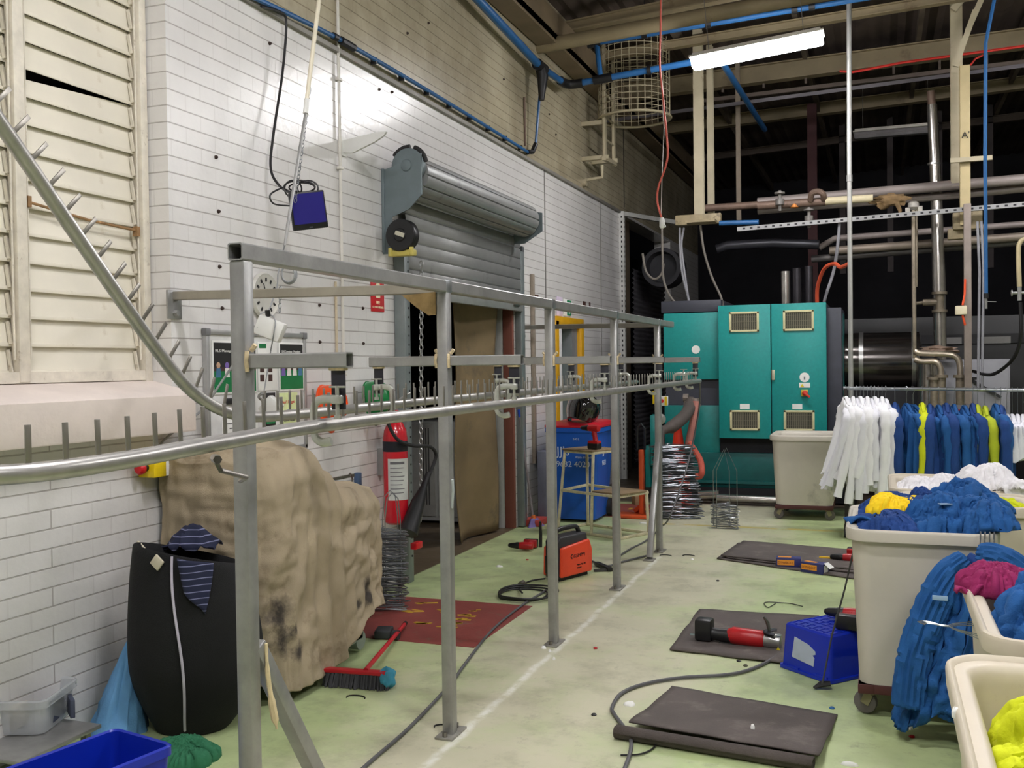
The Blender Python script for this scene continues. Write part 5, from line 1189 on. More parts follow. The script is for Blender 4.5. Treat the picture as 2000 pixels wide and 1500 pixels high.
q = MB(); q.tube([(-h - .012, .0, .20), (-h - .012, 0, .27)], .02, 10).box((-h - .005, 0, .12), (.02, .11, .14), bev=.006); bmesh.ops.transform(q.bm, matrix=Xw, verts=q.bm.verts); q.build('control_panel', blackm, wl)
b = MB().tube([Xw @ Vector((-h - .06, .06, .26)), Xw @ Vector((-h - .055, .06, .36)), Xw @ Vector((-h - .07, .05, .46))], [.014, .013, .009], 8); tag(b.build('welding_torch', blackm), 'black welding torch handle standing up behind the orange welder', 'torch')
rf_ = drill(F(1036, 1068) + Vector((0.0, 0, 0)), 0, 'red and black power tool lying on the floor behind the welder', (pi / 2 * .98, 0, .1)); rf_.location.z = .04
def cable(name, px, r, mat, label, z=None, n=8, pts=None):
    P = pts or [F(x, y) for x, y in px]
    P = [Vector((p.x, p.y, max(p.z, r + .003))) for p in P]
    return tag(MB().tube(spline(P, n), r, 8).build(name, mat), label, 'cable')
cgrey = M('cable grey', (86, 86, 88), .55)
cable('power_cable', [(640, 1575), (715, 1500), (800, 1425), (880, 1340), (905, 1305), (960, 1235), (1020, 1185), (1060, 1160), (1090, 1140)], .008, cgrey, 'long grey cable crossing the floor from the welder to the foreground')
cable('power_cable', [(1155, 1098), (1185, 1108), (1215, 1100), (1262, 1088)], .008, cgrey, 'grey cable from the welder rear to the last frame posts')
cable('power_cable', None, .008, cgrey, 'grey cable rising from the floor to the last frame post', pts=[F(1200, 1095), F(1230, 1075), F(1262, 1058), F(1290, 1030, .05), WX(1310, 1005, -1.7), WX(1345, 900, -1.7), WX(1365, 800, -1.62), WX(1367, 745, -1.55)])
b = MB()
cc0 = F(1022, 1164)
for k in range(3): b.tube([cc0 + Vector((.02 * k + (.17 + .02 * k) * cos(a), (.12 + .012 * k) * sin(a) * 1.6, .010 + .012 * k + .004 * sin(3 * a))) for a in [i * 2 * pi / 28 for i in range(28)]], .007, 6, closed=True)
b.tube(spline([F(1065, 1130, .03), F(1035, 1135, .01), F(1015, 1148, .01), F(1020, 1158, .03)], 6), .007, 6)
tag(b.build('torch_lead', blackm), 'black welding lead coiled on the floor left of the orange welder', 'cable')
b = MB().cyl(F(1016, 1142, .02), F(1022, 1138, .025), .022, 10); tag(b.build('gas_connector', raw), 'metal connector on the coiled welding lead', 'connector')
b = MB().bar(F(1160, 1114, .012), F(1210, 1112, .012), .025, .02); tag(b.build('angle_offcut', M('dark offcut', (62, 60, 60), .5)), 'short dark steel offcut beside the fourth post', 'offcut')
b = MB().bar(F(1165, 1100, .02), F(1192, 1112, .02), .045, .03, bev=.006); tag(b.build('earth_clamp', blackm), 'black earth clamp on the floor behind the fourth post', 'clamp')
cable('extension_cable', [(1215, 1520), (1232, 1470), (1228, 1440), (1200, 1400), (1196, 1385), (1215, 1358), (1260, 1340), (1330, 1328), (1420, 1322), (1470, 1310), (1510, 1290), (1528, 1275)], .009, cgrey, 'grey extension cable curving from the blue crate round the front mat')
cable('thin_wire', [(1212, 1478), (1250, 1476), (1275, 1465), (1284, 1450)], .004, blackm, 'short black wire sticking out below the front mat')
cable('thin_wire', [(1515, 1180), (1500, 1188), (1495, 1178), (1540, 1180), (1568, 1186)], .003, blackm, 'fine looped wire beyond the grinder mat')

# ------------------------------------------------------------------ mats
rubm = M('rubber mat', (88, 80, 76), .75, 0, .22, 2.5, .3, 160, (118, 110, 104), .54, 5)
def mat_sheet(corners, z0, th, label, wav=.006, seed=0, mat=rubm, zf=0.0):
    P = [F(*c, z0 + th + (zf if i in (0, 3) else 0)) for i, c in enumerate(corners)]; b = MB()
    def f(u, v):
        p = P[0].lerp(P[3], u).lerp(P[1].lerp(P[2], u), v); return Vector((p.x + .01 * nz((u * 4, v * 4, seed)), p.y + .012 * nz((u * 4, v * 4, seed + 3)), z0 + th / 2 + zf * (1 - v) ** 1.4 + wav * (1 + nz((u * 3, v * 3, seed + 5)))))
    b.grid(f, 22, 16); return tag(b.build('rubber_mat', mat, solid=th), label, 'mat', 'worn rubber mats on the floor')
c2 = [(1308, 1268), (1366, 1191), (1600, 1204), (1540, 1296)]
mat_sheet(c2, 0, .010, 'dark rubber mat under the red angle grinder', .006, 1)
c3 = [(1228, 1409), (1312, 1340), (1636, 1396), (1599, 1474)]
mat_sheet(c3, .002, .008, 'nearest grey rubber mat with rolled front edge', .002, 2, zf=.052)
a_, b__ = F(1203, 1428, .032), F(1588, 1492, .032)
q = MB(); dv = (b__ - a_); L_ = dv.length; dv.normalize(); nv_ = dv.cross(Vector((0, 0, 1)))
q.grid(lambda u, v: a_ + dv * (L_ * v + .004 * sin(9 * u)) + nv_ * ((.030 - .012 * u) * cos(u * 4.2 * pi)) + Vector((0, 0, (.030 - .012 * u) * sin(u * 4.2 * pi) - .002)), 60, 8)
tag(q.build('rolled_mat', M('mat roll', (74, 66, 62), .8, 0, .2, 6, .4, 120), solid=.006), 'thin rolled up rubber mat along the front edge of the nearest mat', 'mat')
for i, (z0, c1) in enumerate(((0, [(1400, 1090), (1440, 1062), (1780, 1092), (1740, 1140)]), (.014, [(1418, 1088), (1442, 1060), (1790, 1088), (1750, 1128)]), (.026, [(1408, 1084), (1452, 1056), (1790, 1084), (1745, 1120)]))):
    mat_sheet(c1, z0, .010, ['bottom grey mat of the stack beside the drill boxes', 'middle grey mat of the stack beside the drill boxes', 'top grey mat of the stack beside the drill boxes'][i], .003, 5 + i)

# ------------------------------------------------------------------ blue crate, drill, grinder, boxes, ruler
k0, k1 = F(1524, 1302), F(1622, 1337); ke = k1 - k0; ke.z = 0; KW = ke.length; ke.normalize(); kn = Vector((-ke.y, ke.x, 0)); KD, KH = .50, .245
cr = thing('plastic_crate', 'upside-down blue plastic crate with a torn white label', 'crate', (k0 + k1) / 2 + kn * KD / 2)
cmid = (k0 + k1) / 2 + kn * KD / 2; Xk = Matrix((ke, kn, Vector((0, 0, 1)))).transposed().to_4x4(); Xk.translation = cmid
b = MB(); loft(b, [[Xk @ p for p in rrect(KW + .02, KD + .02, .03, 0.003, (0, 0))], [Xk @ p for p in rrect(KW + .02, KD + .02, .03, .018, (0, 0))], [Xk @ p for p in rrect(KW - .005, KD - .005, .025, .02, (0, 0))], [Xk @ p for p in rrect(KW - .03, KD - .03, .025, KH - .012, (0, 0))], [Xk @ p for p in rrect(KW - .05, KD - .05, .02, KH - .002, (0, 0))]]); body = b.build('body', bluet, cr)
b = MB()
for k in range(9): b.bar(Xk @ Vector((-KW / 2 + .03, -KD / 2 + .05 + k * .05, KH - .001)), Xk @ Vector((KW / 2 - .03, -KD / 2 + .05 + k * .05, KH - .001)), .004, .004)
for k in range(7): b.bar(Xk @ Vector((-KW / 2 + .04 + k * .048, -KD / 2 + .03, KH - .001)), Xk @ Vector((-KW / 2 + .04 + k * .048, KD / 2 - .03, KH - .001)), .004, .004)
b.build('base_rib', bluet, cr)
sl_ = .013 / .22; Xl = Xk @ Matrix.Translation((0, -KD / 2 + .0005, .0)) @ Matrix(((1, 0, 0), (0, 0, -1), (0, 1, 0))).to_4x4() @ Matrix.Rotation(-sl_, 4, 'X')
b = MB().prism([(-.095, .075), (.06, .06), (.065, .105), (.05, .115), (.07, .125), (.068, .14), (.02, .165), (-.08, .185)], .002, Xl); b.build('torn_label', M('crate label', (178, 188, 206), .7), cr)
b = MB().prism([(-KW / 2 + .01, .0), (-.04, .0), (-.04, .028), (-KW / 2 + .01, .022)], .008, Xl).prism([(.07, .0), (KW / 2 - .02, .0), (KW / 2 - .02, .03), (.07, .03)], .008, Xl); b.build('handle_lip', bluet, cr)
d2 = drill(Xk @ Vector((.09, -.05, KH + .002)), 0, 'black and red cordless drill on the blue crate', None)
d2.rotation_euler = (radians(-90), 0, radians(-12)); d2.location = F(1648, 1216, .29); d2.location.z = KH + .042
b = MB(); b.tube([Xk @ Vector((-.24, .02, KH + .06)), Xk @ Vector((-.16, .05, KH + .06))], .006, 6); d2b = None; b.bm.free()
g0 = F(1350, 1232, .06); g1 = F(1535, 1252, .06)
gr = thing('angle_grinder', 'red and black cordless angle grinder lying on the dark mat', 'grinder', g0.lerp(g1, .5)); gd = (g1 - g0).normalized(); gn = Vector((-gd.y, gd.x, 0))
Xg = Matrix((gd, gn, Vector((0, 0, 1)))).transposed().to_4x4(); Xg.translation = g0
GL = (g1 - g0).length
def gx(q): bmesh.ops.transform(q.bm, matrix=Xg, verts=q.bm.verts); return q
gx(MB().box((.08, 0, .02), (.10, .095, .125), bev=.015)).build('battery', blackm, gr)
gx(MB().box((.10, -.035, .02), (.05, .02, .07), bev=.006)).build('battery_clip', redp, gr)
gx(MB().tube([(.11, 0, .0), (.17, 0, -.005), (.24, 0, -.005)], [.038, .036, .042], 12)).build('rear_grip', blackm, gr)
gx(MB().tube([(.22, 0, .0), (.25, 0, .0), (.42, 0, -.005), (.44, 0, -.005)], [.036, .05, .05, .04], 14)).build('motor_body', redp, gr)
gx(MB().box((.30, 0, -.048), (.26, .05, .02), bev=.008)).build('paddle_switch', blackm, gr)
gx(MB().tube([(.43, 0, -.005), (.47, 0, -.005), (.52, 0, -.01)], [.044, .048, .04], 12).cyl((.5, 0, -.06), (.5, 0, .03), .028, 14)).build('gear_head', steel, gr)
q = MB(); q.grid(lambda u, v: Vector((.50 + (.03 + .045 * v) * cos(radians(100 + 170 * u)), (.03 + .045 * v) * sin(radians(100 + 170 * u)), .045 + .03 * v * 0)), 14, 4); gx(q).build('wheel_guard', darkst, gr, solid=.005)
q = MB(); q.tube([(.46, 0, .04), (.45, -.01, .10), (.43, -.015, .13)], [.014, .02, .012], 8, flat=.4); gx(q).build('guard_lever', M('lever grey', (86, 90, 84), .5), gr)
gx(MB().prism([(0, 0), (.04, 0), (.02, .035)], .003, Matrix.Translation((.50, -.062, -.055)) @ Matrix(((1, 0, 0), (0, 0, -1), (0, 1, 0))).to_4x4())).build('warning_sticker', M('warning yellow', (226, 206, 40), .5), gr)
gx(MB().box((.045, .0, -.02), (.10, .03, .004), rz=.2)).build('blade_tag', steel, gr)
dg = drill(F(1650, 1075, .05), 0, 'red and black impact drill on the stacked mats by the trolley', (pi / 2, 0, -.15)); dg.rotation_euler = (radians(96), 0, radians(-8)); dg.location = F(1668, 1076, .08); dg.location.z = .08
b = MB(); ra, rb_ = F(1600, 1088, .045), F(1700, 1094, .045); b.bar(ra, rb_, .025, .012); tag(b.build('spirit_level', M('level yellow', (232, 186, 40), .45)), 'thin yellow level lying on the stacked mats', 'level')
pk = M('box blue', (44, 48, 108), .5, 0, .08); po = M('box orange', (230, 150, 46), .5, 0, .05)
for i, (c, rz, lab) in enumerate((((1540, 1110), .05, 'left blue and orange fixings box, closed, by the stacked mats'), ((1585, 1120), -.45, 'right blue and orange fixings box with open white flap'))):
    p = F(*c); t = thing('fixings_box', lab, 'box', p, rz + .0)
    MB().box((0, .05, .04), (.19, .10, .08), bev=.002).build('carton', pk, t, True)
    MB().box((-.02, -.0012, .045), (.13, .002, .042)).box((-.03, .05, .0812), (.10, .04, .002)).build('orange_panel', po, t, True)
    lt = text('DYNABOLT', .026, Matrix.Translation(p) @ Matrix.Rotation(rz, 4, 'Z') @ Matrix.Translation((-.08, -.0025, .036)) @ Matrix(((1, 0, 0), (0, 0, -1), (0, 1, 0))).to_4x4(), M('box print', (120, 40, 30), .5), t, width=.115)
    MB().box((.0955, .05, .04), (.002, .06, .05)).build('end_label', paper, t, True)
    if i: MB().box((.12, .05, .07), (.06, .07, .003), mat=Matrix.Rotation(.6, 4, 'Y')).build('open_flap', paper, t, True)
# hand grinder rod and small black foot by the crate
b = MB().tube([F(1606, 1336, .03), WY(1625, 1240, 5.2), WY(1650, 1150, 5.2), WY(1668, 1070, 5.05)], .005, 6); rod = b.build('rod', M('rod dark', (70, 70, 72), .5))
t = thing('floor_magnet_rod', 'thin dark rod leaning between the floor by the crate and the trolley', 'rod', F(1606, 1336)); rod.parent = t; rod.matrix_parent_inverse = wmat(t).inverted()
b = MB().tube([F(1590, 1343, .012), F(1605, 1336, .025), F(1622, 1335, .03)], [.008, .022, .018], 8, flat=.7); b.build('foot', rubber, t)

# ------------------------------------------------------------------ laundry trolleys
tubp = M('trolley plastic', (206, 196, 176), .45, 0, .06, 3, 0, 60, (176, 160, 132), .6, 3); tubi = M('trolley grey plastic', (198, 192, 178), .5, 0, .1, 1.5, 0, 60, (140, 134, 126), .58, 2.0)
mar = M('maroon base', (82, 40, 38), .6, 0, .15)
def trolley(x0, x1, y0, y1, mat, label, H=.88, fx=0.0):
    cx_, cy_ = (x0 + x1) / 2, (y0 + y1) / 2; t = thing('laundry_trolley', label, 'trolley', (cx_, cy_, 0))
    dx, dy = x1 - x0 - .05, y1 - y0 - .05
    b = MB(); zb = .155
    L = [(dx * .90, dy * .90, .07, zb), (dx, dy, .08, H - .055), (dx + .05, dy + .05, .11, H - .055), (dx + .054, dy + .054, .11, H - .014), (dx + .048, dy + .048, .108, H - .004), (dx + .036, dy + .036, .105, H), (dx + .022, dy + .022, .10, H - .003), (dx + .012, dy + .012, .10, H - .013), (dx - .03, dy - .03, .09, H - .013), (dx - .05, dy - .05, .085, H - .018), (dx - .066, dy - .066, .08, H - .034), (dx - .074, dy - .074, .08, H - .06), (dx * .90 - .03, dy * .90 - .03, .07, zb + .02)]
    R = []
    for (w, d, r, z) in L:
        o = []
        for ax, ay, a0 in ((w / 2 - r, d / 2 - r, 0), (-w / 2 + r, d / 2 - r, 90), (-w / 2 + r, -d / 2 + r, 180), (w / 2 - r, -d / 2 + r, 270)):
            for k in range(10): a = radians(a0 + k * 10); o.append(b.bm.verts.new((cx_ + ax + r * cos(a), cy_ + ay + r * sin(a), z)))
        R.append(o)
    n = 40
    for A, B in zip(R, R[1:]):
        for i in range(n): b.bm.faces.new([A[i], A[(i + 1) % n], B[(i + 1) % n], B[i]])
    b.bm.faces.new(list(reversed(R[0]))); b.bm.faces.new(R[-1]); b.build('tub', mat, t, ang=40)
    b = MB()
    for s in (-1, 1):
        b.box((cx_, cy_ + s * (dy * .45 - .03), zb - .022), (dx * .92, .07, .042), bev=.003).box((cx_ + s * (dx * .45 - .03), cy_, zb - .022), (.07, dy * .92, .042), bev=.003)
    b.build('base_frame', mar, t)
    for sx in (-1, 1):
        for sy in (-1, 1):
            wx_, wy_ = cx_ + sx * dx * .37, cy_ + sy * dy * .38
            yw = 1.25 * sx * sy if sy < 0 else .4 * sx; ca = Vector((cos(yw), sin(yw), 0)); cf = Vector((-sin(yw), cos(yw), 0)); base = Vector((wx_, wy_, 0))
            b = MB().tube([(wx_, wy_, zb - .045), (wx_, wy_, zb - .06)], .028, 10)
            for s in (-1, 1): b.bar(base + ca * (.022 * s) + Vector((0, 0, zb - .055)), base + ca * (.022 * s) + cf * .022 + Vector((0, 0, .05)), .004, .04, up=cf)
            c = b.build('castor_fork', M('castor fork', (150, 142, 112), .5, .4, .2), t)
            Xc = Matrix((ca.cross(Vector((0, 0, 1))), Vector((0, 0, 1)), ca)).transposed().to_4x4(); Xc.translation = base + cf * .022 + Vector((0, 0, .056))
            MB().lathe([(.012, -.016), (.04, -.017), (.052, -.014), (.054, 0), (.052, .014), (.04, .017), (.012, .016)], 22, Xc).build('castor_wheel', M('castor grey', (104, 98, 96), .55), c)
    return t
TA = trolley(-.15, .50, 4.80, 5.66, tubi, 'grey laundry trolley heaped with blue garments and one yellow cloth')
TC = trolley(.05, .72, 6.38, 7.25, tubp, 'cream laundry trolley full of white garments')
TF = trolley(.10, .78, 5.72, 6.30, tubp, 'cream laundry trolley squeezed between the blue and the white loads')
TD = trolley(.27, .95, 3.02, 3.94, tubp, 'cream laundry trolley with a maroon cloth over its corner')
TE = trolley(.155, .83, 1.93, 2.86, tubp, 'nearest cream laundry trolley holding lime garments')
TB = trolley(-1.08, -.40, 10.66, 11.44, tubi, 'grey laundry trolley in front of the teal machine')
TG = trolley(-.10, .52, 11.0, 11.8, tubi, 'grey laundry trolley behind the hanging white coats')
tag(MB().box((.85, 3.6, .81), (.01, .01, .01)).build('lint', paper), 'white lint speck in the cream trolley', 'lint') if False else None

# garments
gb = M('work blue cotton', (20, 82, 144), .85, 0, .12, 6, .25, 130); gbd = M('deep blue cotton', (22, 62, 126), .85, 0, .14, 6, .25, 130); gwh = M('white cotton', (236, 234, 236), .85, 0, .04, 6, .2, 120)
gye = M('yellow fabric', (248, 210, 20), .8, 0, .05); gli = M('lime fabric', (206, 214, 20), .85, 0, .06, 5, .2, 120); gma = M('maroon fabric', (138, 22, 82), .85, 0, .1, 6, .2, 130); gch = M('lime dull', (178, 190, 40), .85)
# A: blue pile
Za = .77
for i, (x, y, dx, dy, h_, s, lab, mt, z) in enumerate((
    (.02, 5.05, .30, .50, .13, 1, 'blue work shirt at the near left of the grey trolley pile', gbd, Za),
    (.28, 5.10, .42, .48, .19, 2, 'blue work jacket in the middle of the grey trolley pile', gb, Za),
    (.40, 5.35, .36, .50, .21, 3, 'blue work jacket at the right rear of the grey trolley pile', gb, Za + .02),
    (.05, 5.42, .34, .38, .17, 4, 'dark blue work trousers at the rear left of the grey trolley pile', gbd, Za),
    (.44, 5.02, .30, .40, .16, 5, 'blue work shirt at the near right of the grey trolley pile', gb, Za + .04),
    (.20, 5.30, .32, .36, .19, 16, 'deep blue overalls tucked behind the yellow cloth', gbd, Za))):
    heap('blue_garment', mt, (x, y, z), (dx, dy, h_), lab, 'garment', s, .38, rz=s * .7, group='blue garments piled in the grey trolley', clip=(-.105, .455, 4.865, 5.60), nu=110, nv=40, sub=0, freq=3.6)
heap('yellow_cloth', gye, (.075, 5.25, .90), (.27, .24, .075), 'bright yellow cloth on top of the blue garments', 'cloth', 7, .35, rz=.5, freq=1.6)
b = MB(); b.grid(lambda u, v: Vector((-.135 + .12 * u - .03 * sin(pi * v), 5.02 + .12 * v, .895 + .02 * sin(4 * u + 3 * v) - .03 * (1 - u) ** 2)), 14, 12); tag(b.build('blue_cuff', gb, solid=.01), 'blue sleeve cuff lapping over the left lip of the grey trolley', 'garment')
b = MB(); b.tube(spline([(.27, 5.4, .90), (.272, 5.4, .975), (.295, 5.42, 1.0), (.33, 5.42, .97), (.345, 5.4, .90)], 6), [.024 + .005 * sin(k * 1.7) for k in range(25)], 12, flat=.6); tag(b.build('blue_sleeve', gb), 'blue sleeve looping up behind the grey trolley pile', 'garment')
for k, (x, y, rz) in enumerate(((.28, 4.98, .4), (.41, 5.06, -.3))):
    b = MB().box((x, y, .985 - .01 * k), (.055, .03, .004), rz=rz, mat=None); tag(b.build('reflective_patch', M('patch silver', (150, 178, 206), .4)), ['pale reflective patch on the blue jacket in the middle of the trolley pile', 'pale reflective patch on the blue jacket at the right of the trolley pile'][k], 'patch')
# coat hanging from the trolley corner
hc = thing('blue_coat', 'long blue work coat on hangers hooked over the grey trolley corner', 'coat', (.38, 4.68, .1))
def coat(u, v):
    a = u * 2 * pi; sh = min(1, v / .16); w = (.05 + .13 * sh ** .6) + .055 * v; cxn = .43 - .12 * v - .02 * v * v
    x = cxn + w * cos(a) + .016 * ridge((cos(a) * 2 + v, sin(a), v * 2), 1.7); d = .024 + .045 * min(1, v * 2)
    y = 4.70 - .05 * v + d * sin(a) * (1 + .95 * ridge((cos(a) * 3.4 + v * .6, 1.3, v * .8), 1.6) + .35 * ridge((cos(a) * 6 - v, 4.3, v * 3.0), 1.4)) ; z = .80 - .66 * v - .035 * abs(cos(a)) ** 2 * (1 - v) * 0 - (.07 * cos(a) ** 2 if v < .2 else .07 * cos(a) ** 2) + .03 * sin(a * 3) * v
    return Vector((x, y, z))
G = wrinkle([[coat(i / 84, j / 47) for i in range(84)] for j in range(48)], True, .42, .16, .024, 110, .015, 3)
b = MB(); R = [[b.bm.verts.new(p) for p in row] for row in G]
for A, B in zip(R, R[1:]):
    for i in range(84): b.bm.faces.new([A[i], A[(i + 1) % 84], B[(i + 1) % 84], B[i]])
b.build('coat_body', gb, hc, ang=70, solid=.004)
def cloth_tube(P, r0, r1, fl, seed, lim=.016):
    P = [Vector(p) for p in spline(P, 9)]; n = len(P); G = []
    for j, p in enumerate(P):
        d = (P[min(j + 1, n - 1)] - P[max(j - 1, 0)]).normalized(); sd, u, _ = basis(d, (0, 1, 0)); r = r0 + (r1 - r0) * min(1, j / (n * .3))
        G.append([p + sd * (r * cos(a)) + u * (r * fl * sin(a)) for a in [i * 2 * pi / 32 for i in range(32)]])
    G = wrinkle(G, True, .50, .03, lim, 90, .05, seed); b = MB(); R = [[b.bm.verts.new(p) for p in row] for row in G]
    for A, B in zip(R, R[1:]):
        for i in range(32): b.bm.faces.new([A[i], A[(i + 1) % 32], B[(i + 1) % 32], B[i]])
    b.bm.faces.new(R[0]); return b
cloth_tube([(.34, 4.67, .785), (.27, 4.63, .72), (.20, 4.60, .58), (.145, 4.58, .42), (.12, 4.57, .28), (.11, 4.57, .17)], .04, .058, .6, 11).build('sleeve', gb, hc, solid=.004)
cloth_tube([(.44, 4.65, .74), (.40, 4.60, .55), (.34, 4.58, .35), (.29, 4.57, .13)], .04, .055, .6, 12).build('sleeve', gb, hc, solid=.004)
cloth_tube([(.40, 4.69, .80), (.46, 4.66, .79), (.55, 4.66, .72), (.60, 4.66, .6), (.62, 4.66, .4)], .05, .065, .6, 13).build('sleeve', gb, hc, solid=.004)
MB().tube([(.36, 4.70, .79), (.40, 4.655, .775), (.45, 4.655, .78), (.49, 4.70, .80)], .02, 10, flat=1.4).build('collar', gbd, hc)
b = MB().box(WY(1836, 1168, 4.53), (.06, .006, .020), rz=-.1, bev=.002); b.build('reflective_patch', M('patch silver', (150, 178, 206)), hc)
for k in range(4):
    q = MB(); x = .41 + .018 * k; q.tube(spline([(x, 4.80, .86), (x, 4.785, .893), (x, 4.765, .89), (x - .003, 4.76, .85), (x - .004, 4.755, .80)], 5), .0024, 5); q.build('hanger_hook', chrome, hc)
# loose wire hangers between trolleys
for k in range(3):
    o = wire_hanger(.15, .13, .0015).build('wire_hanger', chrome, keep=True); o.location = (.33 + .006 * k, 3.42 + .03 * k, .80 - .008 * k); o.rotation_euler = (.05, .05 * k, 1.5 + .04 * k)
    tag(o, 'bright wire hanger poking out left of the maroon cloth trolley', 'clothes hanger', 'wire hangers poking out beside the blue coat')
# D pile
heap('maroon_cloth', gma, (.37, 3.72, .872), (.24, .24, .06), 'maroon cloth draped on the corner of a cream trolley', 'cloth', 11, .5, rz=.3, freq=2.6)
b = MB(); b.grid(lambda u, v: Vector((.235 + .09 * u, 3.62 + .10 * v + .012 * sin(7 * u), .89 + .012 * sin(9 * u + 4 * v) - .02 * (1 - u))), 16, 10); tag(b.build('maroon_sleeve', gma, solid=.012), 'maroon sleeve end hanging over the trolley lip', 'cloth')
for i, (x, y, dx, dy, h_, s, lab, mt, z) in enumerate(((.50, 3.40, .36, .46, .26, 21, 'blue work shirt beside the maroon cloth', gb, .66), (.55, 3.18, .34, .26, .20, 22, 'crumpled blue shirt near the front of the maroon cloth trolley', gb, .66), (.62, 3.62, .32, .36, .27, 23, 'dark blue garment at the right of the maroon cloth trolley', gbd, .66))):
    heap('blue_garment', mt, (x, y, z), (dx, dy, h_), lab, 'garment', s, .42, rz=s * .9, clip=(.32, .90, 3.07, 3.89), nu=110, nv=40, sub=0, freq=3.6)
# E pile
for i, (x, y, dx, dy, h_, s, lab, z) in enumerate(((.40, 2.58, .34, .36, .18, 31, 'crumpled lime shirt at the back of the nearest trolley',.64), (.36, 2.30, .30, .34, .18, 32, 'lime shirt at the front of the nearest trolley',.64), (.56, 2.45, .34, .40, .20, 33, 'lime sleeve fold at the right of the nearest trolley',.64))):
    heap('lime_garment', gli, (x, y, z), (dx, dy, h_), lab, 'garment', s, .45, rz=s * .8, clip=(.205, .78, 1.98, 2.81), nu=110, nv=40, sub=0, freq=3.4)
heap('paper_scrap', paper, (.155, 2.40, .868), (.018, .018, .010), 'white scrap stuck on the inner lip of the nearest trolley', 'scrap', 3, .5, nu=12, nv=5, sub=0, crease=0)
# C pile
for i, (x, y, dx, dy, h_, s, lab, z) in enumerate(((.22, 6.75, .32, .5, .14, 41, 'white garment low in the cream trolley of whites', .74), (.42, 6.70, .36, .5, .16, 42, 'white coat in the middle of the trolley of whites', .74), (.60, 6.62, .36, .5, .22, 43, 'white sheet heaped highest at the right of the whites', .74), (.74, 6.45, .26, .4, .19, 44, 'white sheet spilling over the right side of the whites trolley', .72))):
    heap('white_garment', gwh, (x, y, z), (dx, dy, h_), lab, 'garment', s, .3, rz=s * .6, freq=2.6, clip=(.10, .80 if i == 3 else .67, 6.43, 7.20))
b = MB(); b.grid(lambda u, v: Vector((.66 + .2 * u + .02 * sin(6 * v), 6.36 + .05 * sin(pi * u) + .015 * sin(11 * u), .92 - .34 * v)), 18, 14); tag(b.build('white_drape', gwh, solid=.008), 'white cloth hanging down the front of the whites trolley', 'garment')
heap('lime_garment', gli, (.62, 5.90, .78), (.22, .22, .10), 'yellow-green garment in the trolley between the blue and white loads', 'garment', 51, .4)
heap('white_garment', gwh, (.30, 5.98, .78), (.34, .3, .08), 'white garment in the trolley between the blue and white loads', 'garment', 52, .4)

# ------------------------------------------------------------------ garment rail
gr0, gr1 = WY(1647, 758, 10), WY(2000, 762, 10); gd_ = (gr1 - gr0)
rk = thing('garment_rail', 'long low chrome garment rail hung with white blue and lime workwear', 'garment rail', (.8, 10, 0))
b = MB().tube([gr0, gr0 + gd_ * 1.5], .016, 12); b.build('rail_tube', chrome, rk)
for x_ in (gr0.x + .02, gr0.x + gd_.x * 1.47):
    b = MB().bar((x_, 10, .08), (x_, 10, gr0.z), .03, .03, up=(0, 1, 0)).bar((x_, 9.75, .09), (x_, 10.25, .09), .03, .03); l_ = b.build('end_frame', M('rail dark', (52, 46, 44), .5, .3), rk)
    for y_ in (9.77, 10.23): MB().cyl((x_ - .015, y_, .04), (x_ + .015, y_, .04), .04, 14).build('castor_wheel', rubber, l_)
def garment(x, mat, label, group, seed, L=.72, yaw=0.0, wide=.21, thick=.035, drop=.13, sleeves=True, name='work_shirt', slL=.62, lean=0.0):
    rr_ = random.Random(seed); s = thing(name, label, 'garment', (x, 10, gr0.z + (x - gr0.x) * gd_.z / gd_.x), yaw, group)
    b = MB(); wob = rr_.uniform(.6, 1.4); tw = rr_.uniform(-.02, .02)
    def f(u, v):
        a = u * 2 * pi
        hw = .045 + (wide - .045) * min(1, v / .10) ** .7 + .03 * v; th = (.014 + thick * min(1, v * 1.4)) * (1 + .6 * wob * ridge((sin(a) * 2.6, seed * 1.7, v * 1.0), 1.3))
        z = -drop - L * v - .055 * min(1, abs(sin(a)) ** 1.5) * (1 - .75 * v) + .02 * sin(a * 3 + seed) * v
        return Vector((lean * v * v + tw * sin(3 * v) + th * cos(a), hw * sin(a), z))
    G = wrinkle([[f(i / 40, j / 21) for i in range(40)] for j in range(22)], True, .30, .08, .022, 50, .05, seed)
    R = [[b.bm.verts.new(p) for p in row] for row in G]
    for A, B in zip(R, R[1:]):
        for i in range(40): b.bm.faces.new([A[i], A[(i + 1) % 40], B[(i + 1) % 40], B[i]])
    b.bm.faces.new(R[0]); b.bm.faces.new(list(reversed(R[-1]))); b.build('shirt_body', mat, s, True, ang=70)
    if sleeves:
        for sy in (-1, 1):
            b = MB(); o = rr_.uniform(-.03, .03); P = spline([(0, sy * wide * .78, -drop - .08), (.01 + o, sy * (wide + .035), -drop - .16), (.015 + o + lean * .3, sy * (wide + .055), -drop - .38), (.01 + o * 1.6 + lean, sy * (wide + .05), -drop - .10 - slL)], 5)
            b.tube(P, [.032 + .022 * min(1, k / 4) - .018 * k / len(P) + .006 * sin(k * 1.9 + seed) for k in range(len(P))], 10, flat=.8); b.build('sleeve', mat, s, True, ang=70)
    b = MB(); b.tube([(0, .02, -.005), (0, .018, .02), (0, 0, .024), (0, -.018, .012), (0, -.012, -.02), (0, 0, -.05), (0, 0, -drop - .02)], .0024, 5); b.build('hanger_hook', chrome, s, True)
    b = MB(); b.tube([(0, -.09, -drop - .065), (0, -.045, -drop - .012), (0, -.02, -drop + .012), (0, .02, -drop + .012), (0, .045, -drop - .012), (0, .09, -drop - .065)], [.014, .018, .017, .017, .018, .014], 8); b.build('collar', mat, s, True)
    return s
